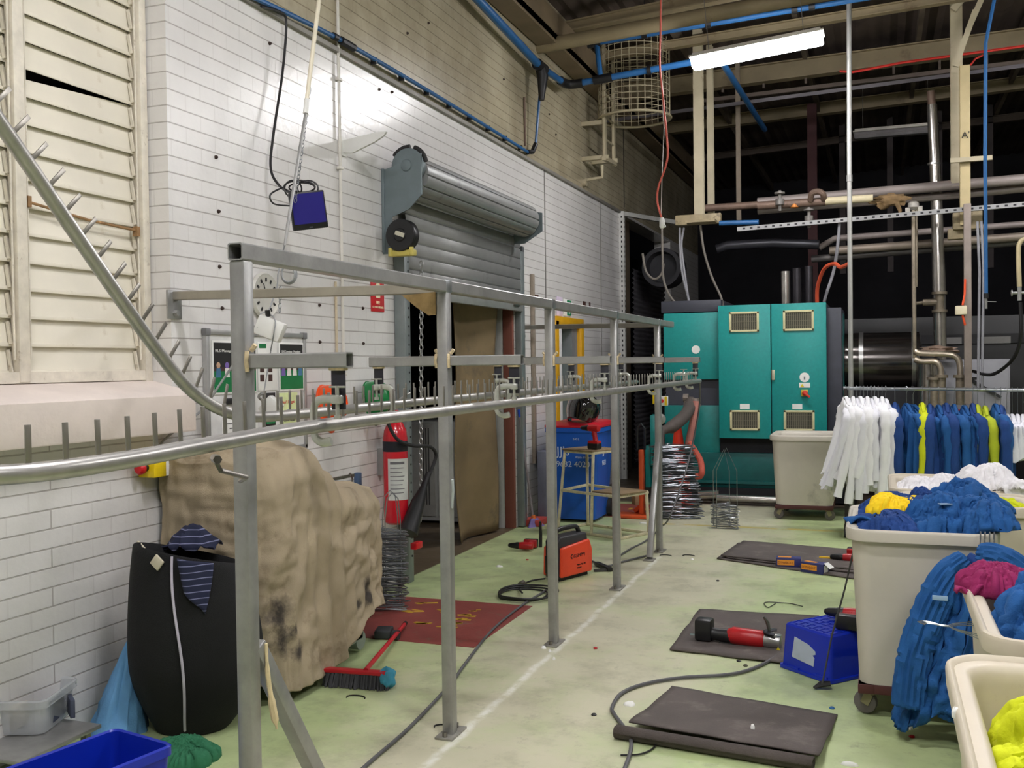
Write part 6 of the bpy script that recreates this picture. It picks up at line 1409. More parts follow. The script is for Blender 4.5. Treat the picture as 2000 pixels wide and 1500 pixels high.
def wx_at(px): return gr0.x + gd_.x * (px - 1647) / 353.0
whs = [M('white shirt %d' % i, c, .85, 0, .03, 8, .15, 90) for i, c in enumerate(((240, 240, 242), (230, 230, 236)))]
for i in range(12):
    px = 1652 + i * 7.4; garment(wx_at(px), whs[i % 2], '%s white long-sleeved work coat from the left end of the garment rail' % ORD[i], 'white work coats on the garment rail', 60 + i, (.70, .78, .66, .74)[i % 4], (.30, -.15, .1, .35)[i % 4], .21, .026, .10 + .02 * (i % 2), True, 'white_coat', (.80, .68, .86, .74, .62)[i % 5], -.17 * max(0, 1 - i / 7) + (.03, -.04, .0)[i % 3])
seq = [(1752, gbd, .74, .0, .21), (1775, gb, .72, .5, .20), (1788, gb, .66, 1.05, .20), (1806, gli, .76, .1, .18), (1821, gbd, .76, 0, .2), (1838, gb, .76, .3, .2), (1853, gbd, .76, .1, .2), (1868, gb, .76, .2, .2), (1888, gb, .76, .35, .2), (1904, gbd, .76, .1, .2), (1913, gch, .62, .0, .16), (1927, gch, .80, .1, .17), (1947, gb, .72, .25, .2), (1957, gbd, .70, .0, .2)]
nm = ['deep blue work shirt hung first right of the white coats', 'blue work jacket hung second right of the white coats', 'blue work jacket turned front on beside the bright lime shirt', 'bright lime-yellow shirt hung between blue jackets', 'deep blue shirt hung right behind the bright lime shirt', 'blue shirt hung second right of the bright lime shirt', 'deep blue shirt hung third right of the bright lime shirt', 'blue shirt hung fourth right of the bright lime shirt', 'broad blue shirt hung fifth right of the bright lime shirt', 'deep blue shirt hung left of the two dull lime shirts', 'short dull lime shirt, left of the two dull lime ones', 'long dull lime shirt, right of the two dull lime ones', 'blue shirt hung right of the long dull lime shirt', 'deep blue shirt hung last before the short white garments']
for i, (px, mt, L, yaw, wd_) in enumerate(seq): garment(wx_at(px), mt, nm[i], None, 80 + i, L, yaw, wd_, .04, .15 + .01 * (i % 3), True, 'work_shirt', .70, .02 * ((i % 3) - 1))
for i in range(6): garment(wx_at(1968 + i * 10), whs[1], '%s short white garment at the right part of the garment rail' % ORD[i], 'short white garments on the rail', 110 + i, .36, .2 - .1 * i, .16, .035, .24, False, 'white_garment')

# ------------------------------------------------------------------ teal machine
tmn = thing('washing_machine', 'large teal industrial machine with two-door control cabinet', 'machine', (-1.5, 12.6, 0))
YF = 11.9
b = MB().box((-1.165, 12.55, 1.53), (1.21, 1.2, 1.55), bev=.006); b.build('cabinet_body', dkgrey, tmn)
b = MB().box((-.48, 12.6, 1.45), (.16, 1.2, 1.6), bev=.006); b.build('side_housing', dkgrey, tmn)
b = MB().box((-.405, 12.3, 1.85), (.02, .12, .16), bev=.003).box((-.41, 12.7, 1.6), (.03, .5, 1.2), bev=.004); b.build('side_panel', tealdk, tmn)
gf = M('grille frame', (206, 200, 156), .5); gs = M('grille slat', (120, 116, 96), .6)
for i, (x0, x1) in enumerate(((-1.77, -1.175), (-1.165, -.56))):
    xc = (x0 + x1) / 2; b = MB().box((xc, YF, 1.53), (x1 - x0, .045, 1.555), bev=.006); d = b.build('cabinet_door', teal, tmn)
    for z in (2.11, .965):
        xg = xc - .0
        g = MB(); w, hh = .34, .235
        for s in (-1, 1): g.box((xg + s * (w / 2 - .012), YF - .03, z), (.024, .02, hh), bev=.003).box((xg, YF - .03, z + s * (hh / 2 - .012)), (w, .02, .024), bev=.003)
        gg = g.build('vent_grille', gf, d)
        g = MB().box((xg, YF - .024, z), (w - .03, .004, hh - .03))
        g.build('grille_back', M('grille dark', (70, 68, 56), .7), gg)
        g = MB()
        for k in range(14): g.box((xg - w / 2 + .03 + k * (w - .06) / 13, YF - .029, z), (.008, .01, hh - .04))
        for k in range(3): g.box((xg, YF - .032, z - .06 + k * .06), (w - .04, .004, .004))
        g.build('grille_slat', gs, gg)
    b = MB().box((xc - (.0 if i == 0 else .02), YF - .024, 1.125), (.11, .004, .06)); b.build('data_label', paper, d)
    if i:
        b = MB().box((x0 + .02, YF - .035, 1.49), (.035, .03, .12), bev=.005); b.build('door_lock', M('lock steel', (190, 186, 160), .4, .4), d)
        X = Matrix.Translation((-.80, YF - .024, 1.46)) @ Matrix.Rotation(pi / 2, 4, 'X')
        MB().lathe([(.055, 0), (.055, .003)], 24, X).build('round_label', paper, d)
        q = MB().prism([(-.008, -.028), (.008, -.028), (.008, .008), (-.008, .008)], .002, Matrix.Translation((-.80, YF - .0275, 1.46)) @ Matrix(((1, 0, 0), (0, 0, -1), (0, 1, 0))).to_4x4()); q.build('label_mark', M('mark grey', (110, 120, 124)), d)
        b = MB().box((-.80, YF - .025, 1.37), (.12, .004, .055)); wl_ = b.build('warning_label', paper, d)
        MB().prism([(-.02, -.018), (.02, -.018), (0, .018)], .002, Matrix.Translation((-.825, YF - .028, 1.37)) @ Matrix(((1, 0, 0), (0, 0, -1), (0, 1, 0))).to_4x4()).build('warning_triangle', M('warning yellow', (226, 206, 40)), wl_)
        b = MB().box((-.80, YF - .035, 1.28), (.075, .03, .075), bev=.006); sw = b.build('switch_plate', M('switch yellow', (206, 176, 60), .5), d)
        X = Matrix.Translation((-.795, YF - .05, 1.28)) @ Matrix.Rotation(pi / 2, 4, 'X'); MB().lathe([(.032, 0), (.03, .03), (.02, .034)], 18, X).box((-.775, YF - .085, 1.262), (.09, .02, .024), mat=Matrix.Rotation(.6, 4, 'Y'), bev=.004).build('rotary_handle', M('switch red', (200, 50, 30), .4), sw)
# plinth and left wing
b = MB().box((-1.35, 12.05, .36), (1.9, .12, .42), bev=.005).box((-1.35, 11.98, .225), (1.9, .06, .03)); b.build('plinth', tealdk, tmn)
b = MB().box((-1.35, 12.5, .09), (2.2, 1.1, .14)).box((-1.3, 12.6, .66), (1.9, 1.0, .22)); b.build('sub_frame', soot, tmn)
b = MB().box((-2.12, 12.06, 1.84), (.66, .06, .80), bev=.008); b.build('upper_panel', teal, tmn)
b = MB().box((-2.12, 12.08, .82), (.66, .08, .62), bev=.008); b.build('lower_panel', M('teal lower', (14, 122, 118), .45, 0, .1, 20), tmn)
b = MB().box((-2.12, 12.6, 1.3), (.64, 1.0, 1.9)).box((-2.12, 12.6, 2.32), (.72, 1.1, .14), bev=.006); b.build('wing_housing', dkgrey, tmn)
b = MB().lathe([(.05, 0), (.05, .004)], 20, Matrix.Translation((-2.06, 12.028, 1.80)) @ Matrix.Rotation(pi / 2, 4, 'X')); b.build('round_label', paper, tmn)
b = MB().box((-2.56, 11.95, .72), (.06, .3, .6), bev=.004, rz=.1).box((-2.62, 12.1, .4), (.06, .5, .5), bev=.004); b.build('chute_panel', M('teal lower', (14, 122, 118)), tmn)
q_ = WY(1280, 776, 10.36); b = MB().box(q_, (.05, .06, .14), bev=.006); tag(b.build('yellow_switch', M('estop yellow', (232, 200, 20))), 'yellow pendant switch box hanging behind the last post', 'switch')
q_ = WY(1296, 783, 10.37); b = MB().box(q_, (.09, .06, .10), bev=.006); t_ = tag(b.build('switch_station', white), 'white and yellow push-button box left of the teal machine', 'switch')
MB().lathe([(.02, 0), (.02, .02)], 12, Matrix.Translation(q_ + Vector((-.01, -.03, 0))) @ Matrix.Rotation(pi / 2, 4, 'X')).build('push_button', M('estop red', (206, 24, 34)), t_)
MB().box(q_ + Vector((.03, -.032, 0)), (.025, .006, .09)).build('yellow_strip', M('estop yellow', (232, 200, 20)), t_)
# valves and hoses in front of the wing
b = MB().tube(spline([WY(1290, 885, 10.7), WY(1290, 845, 10.8), WY(1310, 835, 11.0), WY(1335, 815, 11.3), WY(1345, 800, 11.5), WY(1350, 785, 11.7)], 6), [.05] * 12 + [.07] * 19, 12); tag(b.build('drain_hose', M('hose grey brown', (84, 74, 70), .6, 0, .2, 9)), 'thick grey-brown bent hose left of the teal machine', 'hose')
b = MB().tube([WY(1360, 785, 11.6), WY(1357, 810, 11.55), WY(1345, 870, 11.5)], .045, 12); tag(b.build('steam_hose', M('dusty pink hose', (166, 108, 96), .6)), 'dusty pink straight hose dropping beside the thick bent hose', 'hose')
b = MB()
for px, py in ((1345, 790), (1358, 785)): c = WY(px, py, 11.65); b.tube([c + Vector((0, 0, .04)), c, c - Vector((.02, .02, .07))], [.05, .06, .045], 10).cyl(c - Vector((0, 0, .03)), c - Vector((0, 0, .05)), .07, 10)
b.cyl(WY(1335, 777, 11.7), WY(1345, 777, 11.7), .05, 10); tag(b.build('pipe_coupling', M('coupling dirty', (130, 120, 112), .5, .4, .25, 20)), 'pair of dirty metal hose couplings on the teal machine', 'coupling')
b = MB().tube(spline([WY(1347, 866, 11.48), WY(1358, 882, 11.4), WY(1368, 900, 11.3), WY(1371, 920, 11.2), WY(1367, 930, 11.2), WY(1358, 930, 11.2)], 5), .035, 10); tag(b.build('orange_hose', M('orange hose dull', (186, 84, 66), .6)), 'dull orange hose loop hanging in front of the teal plinth', 'hose')
b = MB().lathe([(.03, 0), (.055, .01), (.055, .035), (.03, .045)], 20, Matrix.Translation(WY(1289, 818, 10.4)) @ Matrix.Rotation(pi / 2, 4, 'X') @ Matrix.Rotation(.4, 4, 'Y')); tag(b.build('hose_reel_wheel', galv), 'small grey wheel on the rack behind the last post', 'wheel')
p_ = WY(1287, 745, 10.4); b = MB().bar((p_.x, 10.4, .0), p_, .05, .05); tag(b.build('rack_post', M('rack grey green', (96, 108, 104), .5, .3)), 'grey-green upright directly behind the last frame post', 'post')
cn = thing('traffic_cone', 'orange traffic cone behind the leaning hanger stack', 'cone', (-2.2, 11.55, 0)); cb = WY(1325, 905, 11.6); cb.z = 0
cm2 = M('cone orange', (250, 60, 30), .5)
MB().lathe([(.16, .03), (.05, .83), (.035, .90), (.02, .90)], 20, Matrix.Translation(cb)).build('cone_body', cm2, cn); MB().box(cb + Vector((0, 0, .015)), (.34, .34, .03), bev=.008).build('cone_base', cm2, cn)
b = MB(); loft_ = None
MB().lathe([(.118, .36), (.102, .48)], 20, Matrix.Translation(cb), False).build('reflective_band', white, cn)
jk = thing('pallet_jack', 'orange hand truck partly hidden behind the last frame post', 'hand truck', F(1265, 1030)); jb = F(1272, 1010); jo = M('truck orange', (214, 84, 32), .5, 0, .12)
b = MB().bar(jb + Vector((-.1, 0, .03)), jb + Vector((-.1, 0, .72)), .07, .05, bev=.008).bar(jb + Vector((-.1, 0, .12)), jb + Vector((-.18, .05, .05)), .05, .04); b.build('mast', jo, jk)
b = MB().box(jb + Vector((-.18, -.05, .02)), (.34, .28, .03), bev=.005); b.build('foot_plate', jo, jk)
b = MB().tube([jb + Vector((-.14, 0, .72)), jb + Vector((-.14, 0, .95)), jb + Vector((-.10, 0, 1.0)), jb + Vector((-.06, 0, .95)), jb + Vector((-.06, 0, .72))], .012, 8); b.build('handle_loop', blackm, jk)
b = MB(); cbx = F(1305, 1012); b.box(cbx + Vector((0, .05, .17)), (.26, .2, .34), bev=.004, rz=.2); tag(b.build('carton', M('mauve carton', (142, 122, 120), .8)), 'dull mauve carton between the last post and the leaning hanger stack', 'carton')
b = MB(); c = F(1248, 985); b.box(c + Vector((0, 0, .05)), (.14, .1, .10), rz=.7, bev=.003); tag(b.build('carton_scrap', M('card', (160, 130, 96), .8)), 'torn brown card near the orange hand truck', 'card')
b = MB().tube([WY(1365, 968, 11.75), WY(1405, 966, 11.75)], .055, 14).tube([WY(1400, 972, 11.7), WY(1530, 978, 11.7)], .045, 14); tag(b.build('floor_pipe', lagging), 'foil-wrapped pipe lying along the foot of the teal machine', 'pipe')
# ducts and leads on top of the machine
for k, (px, yb, r) in enumerate(((1535, 530, .055), (1557, 524, .055), (1580, 520, .05))):
    p = WY(px, 600, 12.7); b = MB().cyl((p.x, 12.7, 2.2), (p.x, 12.7, WY(px, yb, 12.7).z), r, 14); tag(b.build('exhaust_duct', lagging if k == 0 else M('dark duct', (60, 58, 62), .3, .7)), ['bright steel stub duct on top of the teal cabinet', 'middle dark stub duct on top of the teal cabinet', 'right dark stub duct on top of the teal cabinet'][k], 'duct')
cable('loop_hose', None, .022, orangeh, 'orange hose arching from the teal cabinet to the tall galvanised pole', pts=[WY(1596, 596, 12.3), WY(1597, 560, 12.2), WY(1610, 525, 12.0), WY(1630, 515, 11.8), WY(1642, 522, 11.6), WY(1658, 515, 11.35)])
lg = M('light grey lead', (136, 136, 142), .5)
cable('grey_lead', None, .018, lg, 'pale grey lead bundle dropping to the machine from the pipe rack', pts=[WY(1640, 430, 12.2), WY(1636, 480, 12.2), WY(1628, 530, 12.3), WY(1612, 580, 12.3), WY(1608, 602, 12.4)])
for k, pts in enumerate(([(1328, 445), (1328, 480), (1332, 530), (1345, 585), (1350, 606)], [(1336, 445), (1331, 480), (1338, 540), (1348, 606)], [(1368, 440), (1375, 490), (1390, 540), (1408, 580), (1411, 602)], [(1293, 440), (1294, 500), (1296, 545), (1310, 580), (1335, 606)], [(1255, 495), (1262, 530), (1278, 545), (1292, 535), (1296, 515)])):
    cable('hanging_lead', None, .014, lg if k < 2 else M('dim lead', (112, 106, 98), .6), ['left pale lead dropping onto the teal wing', 'right pale lead dropping onto the teal wing', 'brownish lead dropping from the bracket to the teal cabinet', 'grey lead from the red cord plug to the teal wing', 'grey lead looping below the dark fan housing'][k], pts=[WY(x, y, 12.2) for x, y in pts])
cd = thing('hanging_lead', 'red cord and chain hanging from the roof with a white plug', 'cord', WY(1293, 438, 9))
b = MB().tube(spline([WY(1291, -20, 9), WY(1290, 60, 9), WY(1289, 130, 9), WY(1296, 200, 9), WY(1304, 290, 9), WY(1300, 325, 9), WY(1286, 365, 9), WY(1284, 395, 9), WY(1292, 425, 9)], 8), .009, 8); b.build('cord', M('cord red', (206, 92, 76), .5), cd)
b = MB().tube([WY(1293, -20, 9), WY(1289, 120, 9), WY(1297, 250, 9), WY(1293, 340, 9), WY(1291, 425, 9)], .004, 6); b.build('chain', M('chain pale', (190, 184, 180), .4, .5), cd)
b = MB(); q = WY(1293, 436, 9); b.tube([q + Vector((0, 0, .05)), q + Vector((0, 0, .03)), q - Vector((0, 0, .03)), q - Vector((.0, 0, .045))], [.014, .024, .026, .016], 12).cyl(q - Vector((0, 0, .03)), q + Vector((.03, 0, -.02)), .018, 8); b.build('plug', white, cd)

# ------------------------------------------------------------------ hanging steel, pipe rack and services to the right
def col(px0, py0, px1, py1, y, w, d, label, mt=cream, nm='hanging_stanchion'):
    a, c = WY(px0, py0, y), WY(px1, py1, y); c = Vector((a.x, y, c.z)); b = MB(); t_ = .012
    b.box(((a.x), y, (a.z + c.z) / 2), (t_, d, abs(a.z - c.z))); 
    for s in (-1, 1): b.box((a.x + w / 2, y + s * d / 2, (a.z + c.z) / 2), (w, t_, abs(a.z - c.z)))
    return tag(b.build(nm, mt), label, 'stanchion')
col(1358, 432, 1358, 60, 12.3, .11, .08, 'left cream steel stanchion hanging from the roof above the teal machine')
col(1384, 420, 1384, 90, 12.7, .07, .08, 'second cream stanchion just behind the left one')
col(1440, 440, 1440, 92, 13.4, .05, .05, 'thin dull cream stanchion right of the left pair', M('stanchion dull', (120, 108, 92), .6))
col(1858, 365, 1858, -20, 12.6, .12, .10, 'broad cream stanchion at the right under the roof, rear of its pair')
t_ = col(1876, 440, 1876, 130, 12.3, .10, .08, 'broad cream stanchion at the right, front of its pair', M('stanchion yellow', (184, 168, 126), .5, 0, .1, 4, 0, 60, (90, 60, 36), .62, 6))
text("A'", .10, Matrix.Translation(WY(1878, 270, 12.24)) @ Matrix(((1, 0, 0), (0, 0, -1), (0, 1, 0))).to_4x4(), blackink, t_)
b = MB(); c = WY(1345, 430, 12.3); b.box((c.x + .12, 12.3, c.z), (.55, .10, .12), bev=.006).box((c.x + .18, 12.15, c.z - .05), (.35, .2, .03)); tag(b.build('rack_bracket', M('bracket dirty', (150, 136, 106), .6, 0, .25, 10, 0, 60, (70, 56, 40), .55, 9)), 'dirty cream bracket at the foot of the left hanging stanchions', 'bracket')
b = MB(); c = WY(1890, 430, 12.3); b.box((c.x, 12.35, c.z), (.30, .14, .2), bev=.01).box((c.x - .12, 12.4, c.z - .14), (.16, .12, .12), bev=.01); tag(b.build('rack_bracket', M('bracket dirty', (150, 136, 106))), 'dirty bracket at the foot of the right hanging stanchions', 'bracket')
b = MB().bar(WY(1856, 314, 12.2), WY(1938, 308, 12.2), .05, .05); tag(b.build('cross_bar', cream), 'short cream cross bar on the right hanging stanchions', 'bar')
b = MB().bar(WY(1861, 20, 12.5), WY(1900, -30, 12.5), .05, .08).bar(WY(1890, 60, 12.6), WY(1925, -20, 12.6), .05, .06).bar(WY(1866, 130, 12.4), WY(1905, 20, 12.4), .04, .06); tag(b.build('raking_brace', cream), 'cream raking braces at the head of the right stanchions', 'brace')
def pipe(px, y, r, mat, label, ext=0.0, nm='pipe'):
    P = [WY(a, c, y) for a, c in px]; d = (P[-1] - P[-2]).normalized()
    if ext: P.append(P[-1] + d * ext)
    return tag(MB().tube(P, r, 12).build(nm, mat), label, 'pipe')
pb_ = M('pipe grey brown', (140, 130, 126), .55, .2, .2, 3)
pipe([(1375, 407), (1480, 400)], 12.5, .045, rust, 'rust-brown pipe running right from the left bracket')
pipe([(1480, 396), (1860, 362), (2000, 350)], 12.6, .06, pb_, 'upper grey-brown pipe of the rack across the back', 2)
pipe([(1480, 412), (1860, 382), (2000, 368)], 12.75, .045, pb_, 'second grey-brown pipe of the rack just below the upper one', 2)
pipe([(1480, 402), (1610, 394), (1615, 390)], 12.3, .05, rust, 'reddish pipe with valves on the rack')
pipe([(1612, 393), (1705, 387)], 12.28, .045, M('lagged cream pipe', (206, 194, 160), .6), 'cream lagged pipe stub on the rack')
tag(blob('torn_lagging', M('torn lagging', (124, 100, 68), .9, 0, .25, 14), WY(1735, 392, 12.28), (.40, .16, .15), 3.1, .6), 'ragged brown lagging torn off the rack pipe', 'lagging'); MB().tube([WY(1752, 396, 12.2), WY(1758, 412, 12.2), WY(1757, 420, 12.2)], [.03, .02, .012], 8).build('lagging_strip', M('torn lagging', (124, 100, 68)), bpy.data.objects['torn_lagging'])
b = MB().tube(spline([WY(1608, 395, 12.3), WY(1608, 380, 12.2), WY(1598, 374, 12.2), WY(1586, 378, 12.2), WY(1583, 392, 12.25)], 5), .035, 10); tag(b.build('pipe_bend', rust), 'rusty return bend on top of the rack pipe', 'pipe')
b = MB(); c = WY(1552, 402, 12.3); b.lathe([(.02, -.03), (.05, -.02), (.05, .02), (.02, .03)], 12, Matrix.Translation(c)); tag(b.build('brass_valve', M('brass orange', (190, 118, 50), .5, .3)), 'small orange-brass valve on the reddish rack pipe', 'valve')
for k, (px, py) in enumerate(((1523, 392), (1580, 425))):
    c = WY(px, py, 12.25); b = MB().cyl(c - Vector((0, 0, .12)), c + Vector((0, 0, .12)), .02, 10).cyl(c - Vector((0, 0, .05)), c + Vector((0, 0, .02)), .05, 12).cyl(c + Vector((0, 0, .08)), c + Vector((0, 0, .10)), .06, 14); tag(b.build('gate_valve', M('valve grey', (120, 116, 112), .5, .4, .3, 20)), ['small grey valve above the rack pipes', 'grey gate valve hanging below the rack pipes'][k], 'valve')
sl_m = M('slotted rail', (150, 150, 150), .5, .3)
sr = thing('slotted_rail', 'long perforated steel rail below the rack pipes', 'rail', WY(1700, 420, 12.15)); a, c = WY(1440, 448, 12.15), WY(2000, 399, 12.15); c = c + (c - a).normalized() * 2
MB().bar(a, c, .045, .05).build('rail_bar', sl_m, sr)
b = MB(); dv = (c - a).normalized()
for k in range(56): p = a + dv * (.08 + k * .085); b.box(p - Vector((0, .0235, 0)), (.03, .003, .02))
b.build('slot', soot, sr)
pipe([(1405, 436), (1482, 434)], 12.25, .03, blue, 'short blue pipe end beside the left rack bracket')
pipe([(1400, 487), (1420, 480), (1510, 475), (1600, 478)], 12.9, .06, M('dark pipe', (52, 52, 58), .4, .4), 'dark curved duct above the teal machine')
pipe([(1600, 484), (1630, 466), (2000, 438)], 13.2, .04, pb_, 'third back pipe, below the slotted rail', 2)
pipe([(1620, 490), (2000, 462)], 13.0, .05, M('pipe pale brown', (140, 128, 116), .5, .3, .2, 3), 'fourth back pipe, palest of the lower pair', 2)
pipe([(1585, 506), (2000, 472)], 13.1, .045, M('pipe dim', (92, 88, 88), .5, .3), 'lowest back pipe of the rack', 2)
tp = thing('galvanised_pole', 'tall thin galvanised pole from floor to roof behind the garment rail', 'pole', (-.28, 11.3, 0)); b = MB().tube([(-.285, 11.3, .004), (-.285, 11.3, 3.9), (-.275, 11.3, roofz(-.28))], .026, 10); b.build('tube', M('galv pole', (176, 176, 172), .4, .5, .1, 8), tp)
b = MB().box((-.285, 11.3, .006), (.14, .14, .012)).cyl((-.285, 11.3, 3.55), (-.285, 11.3, 3.62), .032, 10); b.build('foot_plate', galv, tp)
fl_ = thing('steel_flue', 'shiny wrapped steel flue pipe slanting up right of the galvanised pole', 'flue', WY(1840, 740, 12.8))
P = [WY(1820, 205, 12.8), WY(1825, 300, 12.8), WY(1830, 420, 12.8), WY(1834, 560, 12.8), WY(1837, 700, 12.8), WY(1838, 760, 12.8)]
b = MB().tube(P, [.058, .06, .066, .075, .07, .07], 18); b.build('flue_pipe', lagging, fl_)
b = MB().cyl(P[0], P[0] + Vector((-.01, 0, .16)), .045, 12); b.build('inner_pipe', rust, fl_)
b = MB()
for py in (320, 412): c = WY(1820 + (py - 205) * .034, py, 12.8); b.cyl(c - Vector((0, 0, .01)), c + Vector((0, 0, .01)), .072, 18)
b.build('joint_band', steel, fl_)
vv = WY(1835, 590, 12.75); b = MB().cyl(vv - Vector((0, 0, .10)), vv + Vector((0, 0, .10)), .05, 12).cyl(vv - Vector((0, 0, .12)), vv - Vector((0, 0, .09)), .085, 16).cyl(vv + Vector((0, 0, .09)), vv + Vector((0, 0, .12)), .085, 16).cyl(vv, vv - Vector((.18, 0, .0)), .04, 10).cyl(vv - Vector((.18, 0, .0)), vv - Vector((.30, 0, .01)), .02, 8); b.build('flange_valve', M('flange', (130, 120, 104), .5, .5, .25, 20), fl_)
sp_ = thing('steam_pipe', 'tarnished steel pipe dropping to two flanged elbows', 'pipe', WY(1800, 700, 12.3)); st_ = M('tarnished steel', (186, 174, 156), .3, .8, .25, 8)
b = MB().tube([WY(1784, 405, 12.3), WY(1785, 560, 12.3), WY(1786, 700, 12.3)], .024, 10).tube([WY(1789, 405, 12.4), WY(1789, 560, 12.4)], .02, 10); b.build('drop_pipe', st_, sp_)
for pts in ([(1786, 686), (1800, 690), (1850, 692), (1868, 698), (1875, 715), (1876, 760)], [(1786, 702), (1800, 706), (1824, 706), (1835, 715), (1838, 735), (1838, 760)]): MB().tube(spline([WY(x, y, 12.25) for x, y in pts], 5), .034, 12).build('elbow_pipe', st_, sp_)
for px in (1838, 1876, 1824):
    c = WY(px, 738 if px != 1824 else 742, 12.25); MB().cyl(c, c + Vector((0, 0, .035)), .075, 16).cyl(c - Vector((0, 0, .3)), c, .05, 12).build('pipe_flange', M('flange', (130, 120, 104)), sp_)
b = MB(); c = WY(1784, 402, 12.3); b.lathe([(.03, -.05), (.06, -.02), (.06, .03), (.03, .05)], 14, Matrix.Translation(c)).box(c + Vector((-.06, 0, -.06)), (.05, .05, .08)).box(c + Vector((.07, 0, -.05)), (.05, .05, .08)); b.build('beam_clamp', M('clamp pale', (170, 166, 158), .5, .3, .25, 15), sp_)
tag(blob('scale_flakes', M('pale flakes', (150, 128, 112), .8, 0, .2, 20), WY(1835, 684, 12.5), (.36, .2, .09), 5.3, .7), 'flaky pale residue heaped behind the elbow pipes', 'residue')
b = MB().box((WY(1890, 600, 12.1).x, 12.1, 2.25), (.075, .06, 2.2), bev=.006); tag(b.build('service_post', M('dull post', (138, 126, 118), .6, .1, .2, 4)), 'dull brown service post under the right stanchion', 'post')
b = MB()
for dx in (.10, .14): b.tube([(WY(1890, 600, 12.1).x + dx, 12.1, 3.15), (WY(1890, 600, 12.1).x + dx + .02, 12.1, 2.6), (WY(1890, 600, 12.1).x + dx, 12.1, 1.3)], .014, 8)
tag(b.build('twin_conduit', lg), 'pair of pale conduits beside the dull service post', 'conduit')
iso = thing('isolator_switch', 'cream isolator switch with orange lead on the service post', 'switch', WY(1878, 606, 12.0)); b = MB().box(WY(1877, 606, 12.03), (.12, .06, .10), bev=.012); b.build('case', M('isolator cream', (216, 206, 176), .45), iso)
b = MB().tube([WY(1885, 545, 12.06), WY(1884, 575, 12.05), WY(1880, 596, 12.03)], .012, 6).tube([WY(1880, 616, 12.03), WY(1885, 635, 12.05)], .012, 6); b.build('orange_lead', M('lead orange', (232, 84, 40), .5), iso)
bh = thing('blue_air_drop', 'bright blue air drop tube with a tap at its end', 'hose', WY(1927, 595, 10.8)); b = MB().tube([WY(1948, -30, 10.8), WY(1925, 85, 10.8), WY(1924, 300, 10.8), WY(1926, 575, 10.8)], .017, 10); b.build('tube', blue, bh)
c = WY(1926, 583, 10.8); b = MB().cyl(c + Vector((0, 0, .05)), c, .024, 10); b.build('coupler', blackm, bh); b = MB().cyl(c, c - Vector((0, 0, .10)), .012, 8).bar(c - Vector((0, 0, .03)), c + Vector((.09, 0, -.035)), .012, .006); b.build('tap', galv, bh)
rp_ = thing('water_drop', 'cream bent drop pipe with tap and black hose at the right edge', 'pipe', WY(1990, 560, 11.5))
b = MB().tube(spline([WY(2040, 462, 11.5), WY(2005, 466, 11.5), WY(1992, 474, 11.5), WY(1989, 495, 11.5), WY(1991, 560, 11.5)], 5), .024, 10); b.build('bent_pipe', M('pipe cream', (190, 176, 140), .4, .3), rp_)
c = WY(1991, 572, 11.5); b = MB().cyl(c + Vector((0, 0, .06)), c - Vector((0, 0, .08)), .022, 10).cyl(c - Vector((.07, 0, 0)), c + Vector((.07, 0, 0)), .015, 8).lathe([(.01, 0), (.035, .005), (.035, .015), (.01, .02)], 12, Matrix.Translation(c + Vector((-.08, 0, 0))) @ Matrix.Rotation(pi / 2, 4, 'Y')); b.build('tap', galv, rp_)
b = MB().tube(spline([WY(1993, 590, 11.5), WY(1994, 650, 11.5), WY(1985, 690, 11.6), WY(1965, 715, 11.8), WY(1935, 732, 12.0), WY(1900, 725, 12.2)], 6), .018, 8); b.build('black_hose', blackm, rp_)
# stainless drum, grey cabinet, dark tunnel machine
dr_ = thing('steel_drum', 'polished horizontal steel drum behind the garment rail', 'drum', WY(1715, 760, 13)); a, c = WY(1640, 705, 13.0), WY(1795, 705, 13.0); c.z = a.z
MB().tube([a - Vector((.02, 0, 0)), a, c, c + Vector((.02, 0, 0))], [.30, .34, .34, .30], 36).build('shell', M('polished steel', (104, 100, 98), .16, .95, .1, 3, .04, 8), dr_)
b = MB()
for f in (.28, .93): q = a.lerp(c, f); b.tube([q - Vector((.025, 0, 0)), q + Vector((.025, 0, 0))], .352, 36)
b.build('hoop', steel, dr_); MB().box((a.lerp(c, .5)) - Vector((0, 0, .8)), (1.0, .5, .9)).build('cradle', soot, dr_)
b = MB().tube([WY(1813, 700, 12.6), WY(1813, 800, 12.6)], .12, 18); tag(b.build('wrapped_pipe', lagging), 'short fat foil-wrapped pipe between the steel drum and the grey cabinet', 'pipe')
gcab = thing('control_cabinet', 'plain grey steel cabinet behind the blue shirts', 'cabinet', (1.03, 12.9, 0)); MB().box((1.03, 12.95, .84), (.74, .6, 1.6), bev=.01).build('carcass', M('cabinet mid grey', (136, 136, 142), .5, .15, .1, 2), gcab)
b = MB().box((1.03, 12.645, .84), (.70, .012, 1.54), bev=.004); gd2 = b.build('door', M('cabinet mid grey', (136, 136, 142)), gcab); b = MB().bar((1.0, 12.62, 1.40), (1.3, 12.6, 1.20), .03, .03).box((1.03, 12.634, 1.42), (.07, .004, .03)); b.build('stay_arm', blackm, gd2)
b = MB().box((.85, 12.61, 1.04), (.27, .03, .045), bev=.004); tag(b.build('red_bar', redp), 'small red bar glimpsed behind the blue shirts', 'bar')
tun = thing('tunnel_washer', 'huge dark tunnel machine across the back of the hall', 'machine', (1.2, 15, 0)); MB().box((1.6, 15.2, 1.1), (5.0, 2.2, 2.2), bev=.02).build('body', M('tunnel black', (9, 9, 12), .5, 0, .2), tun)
MB().box((1.6, 14.08, 1.90), (4.8, .02, .12)).build('trim_strip', M('trim dim', (22, 22, 26), .4, .2), tun)
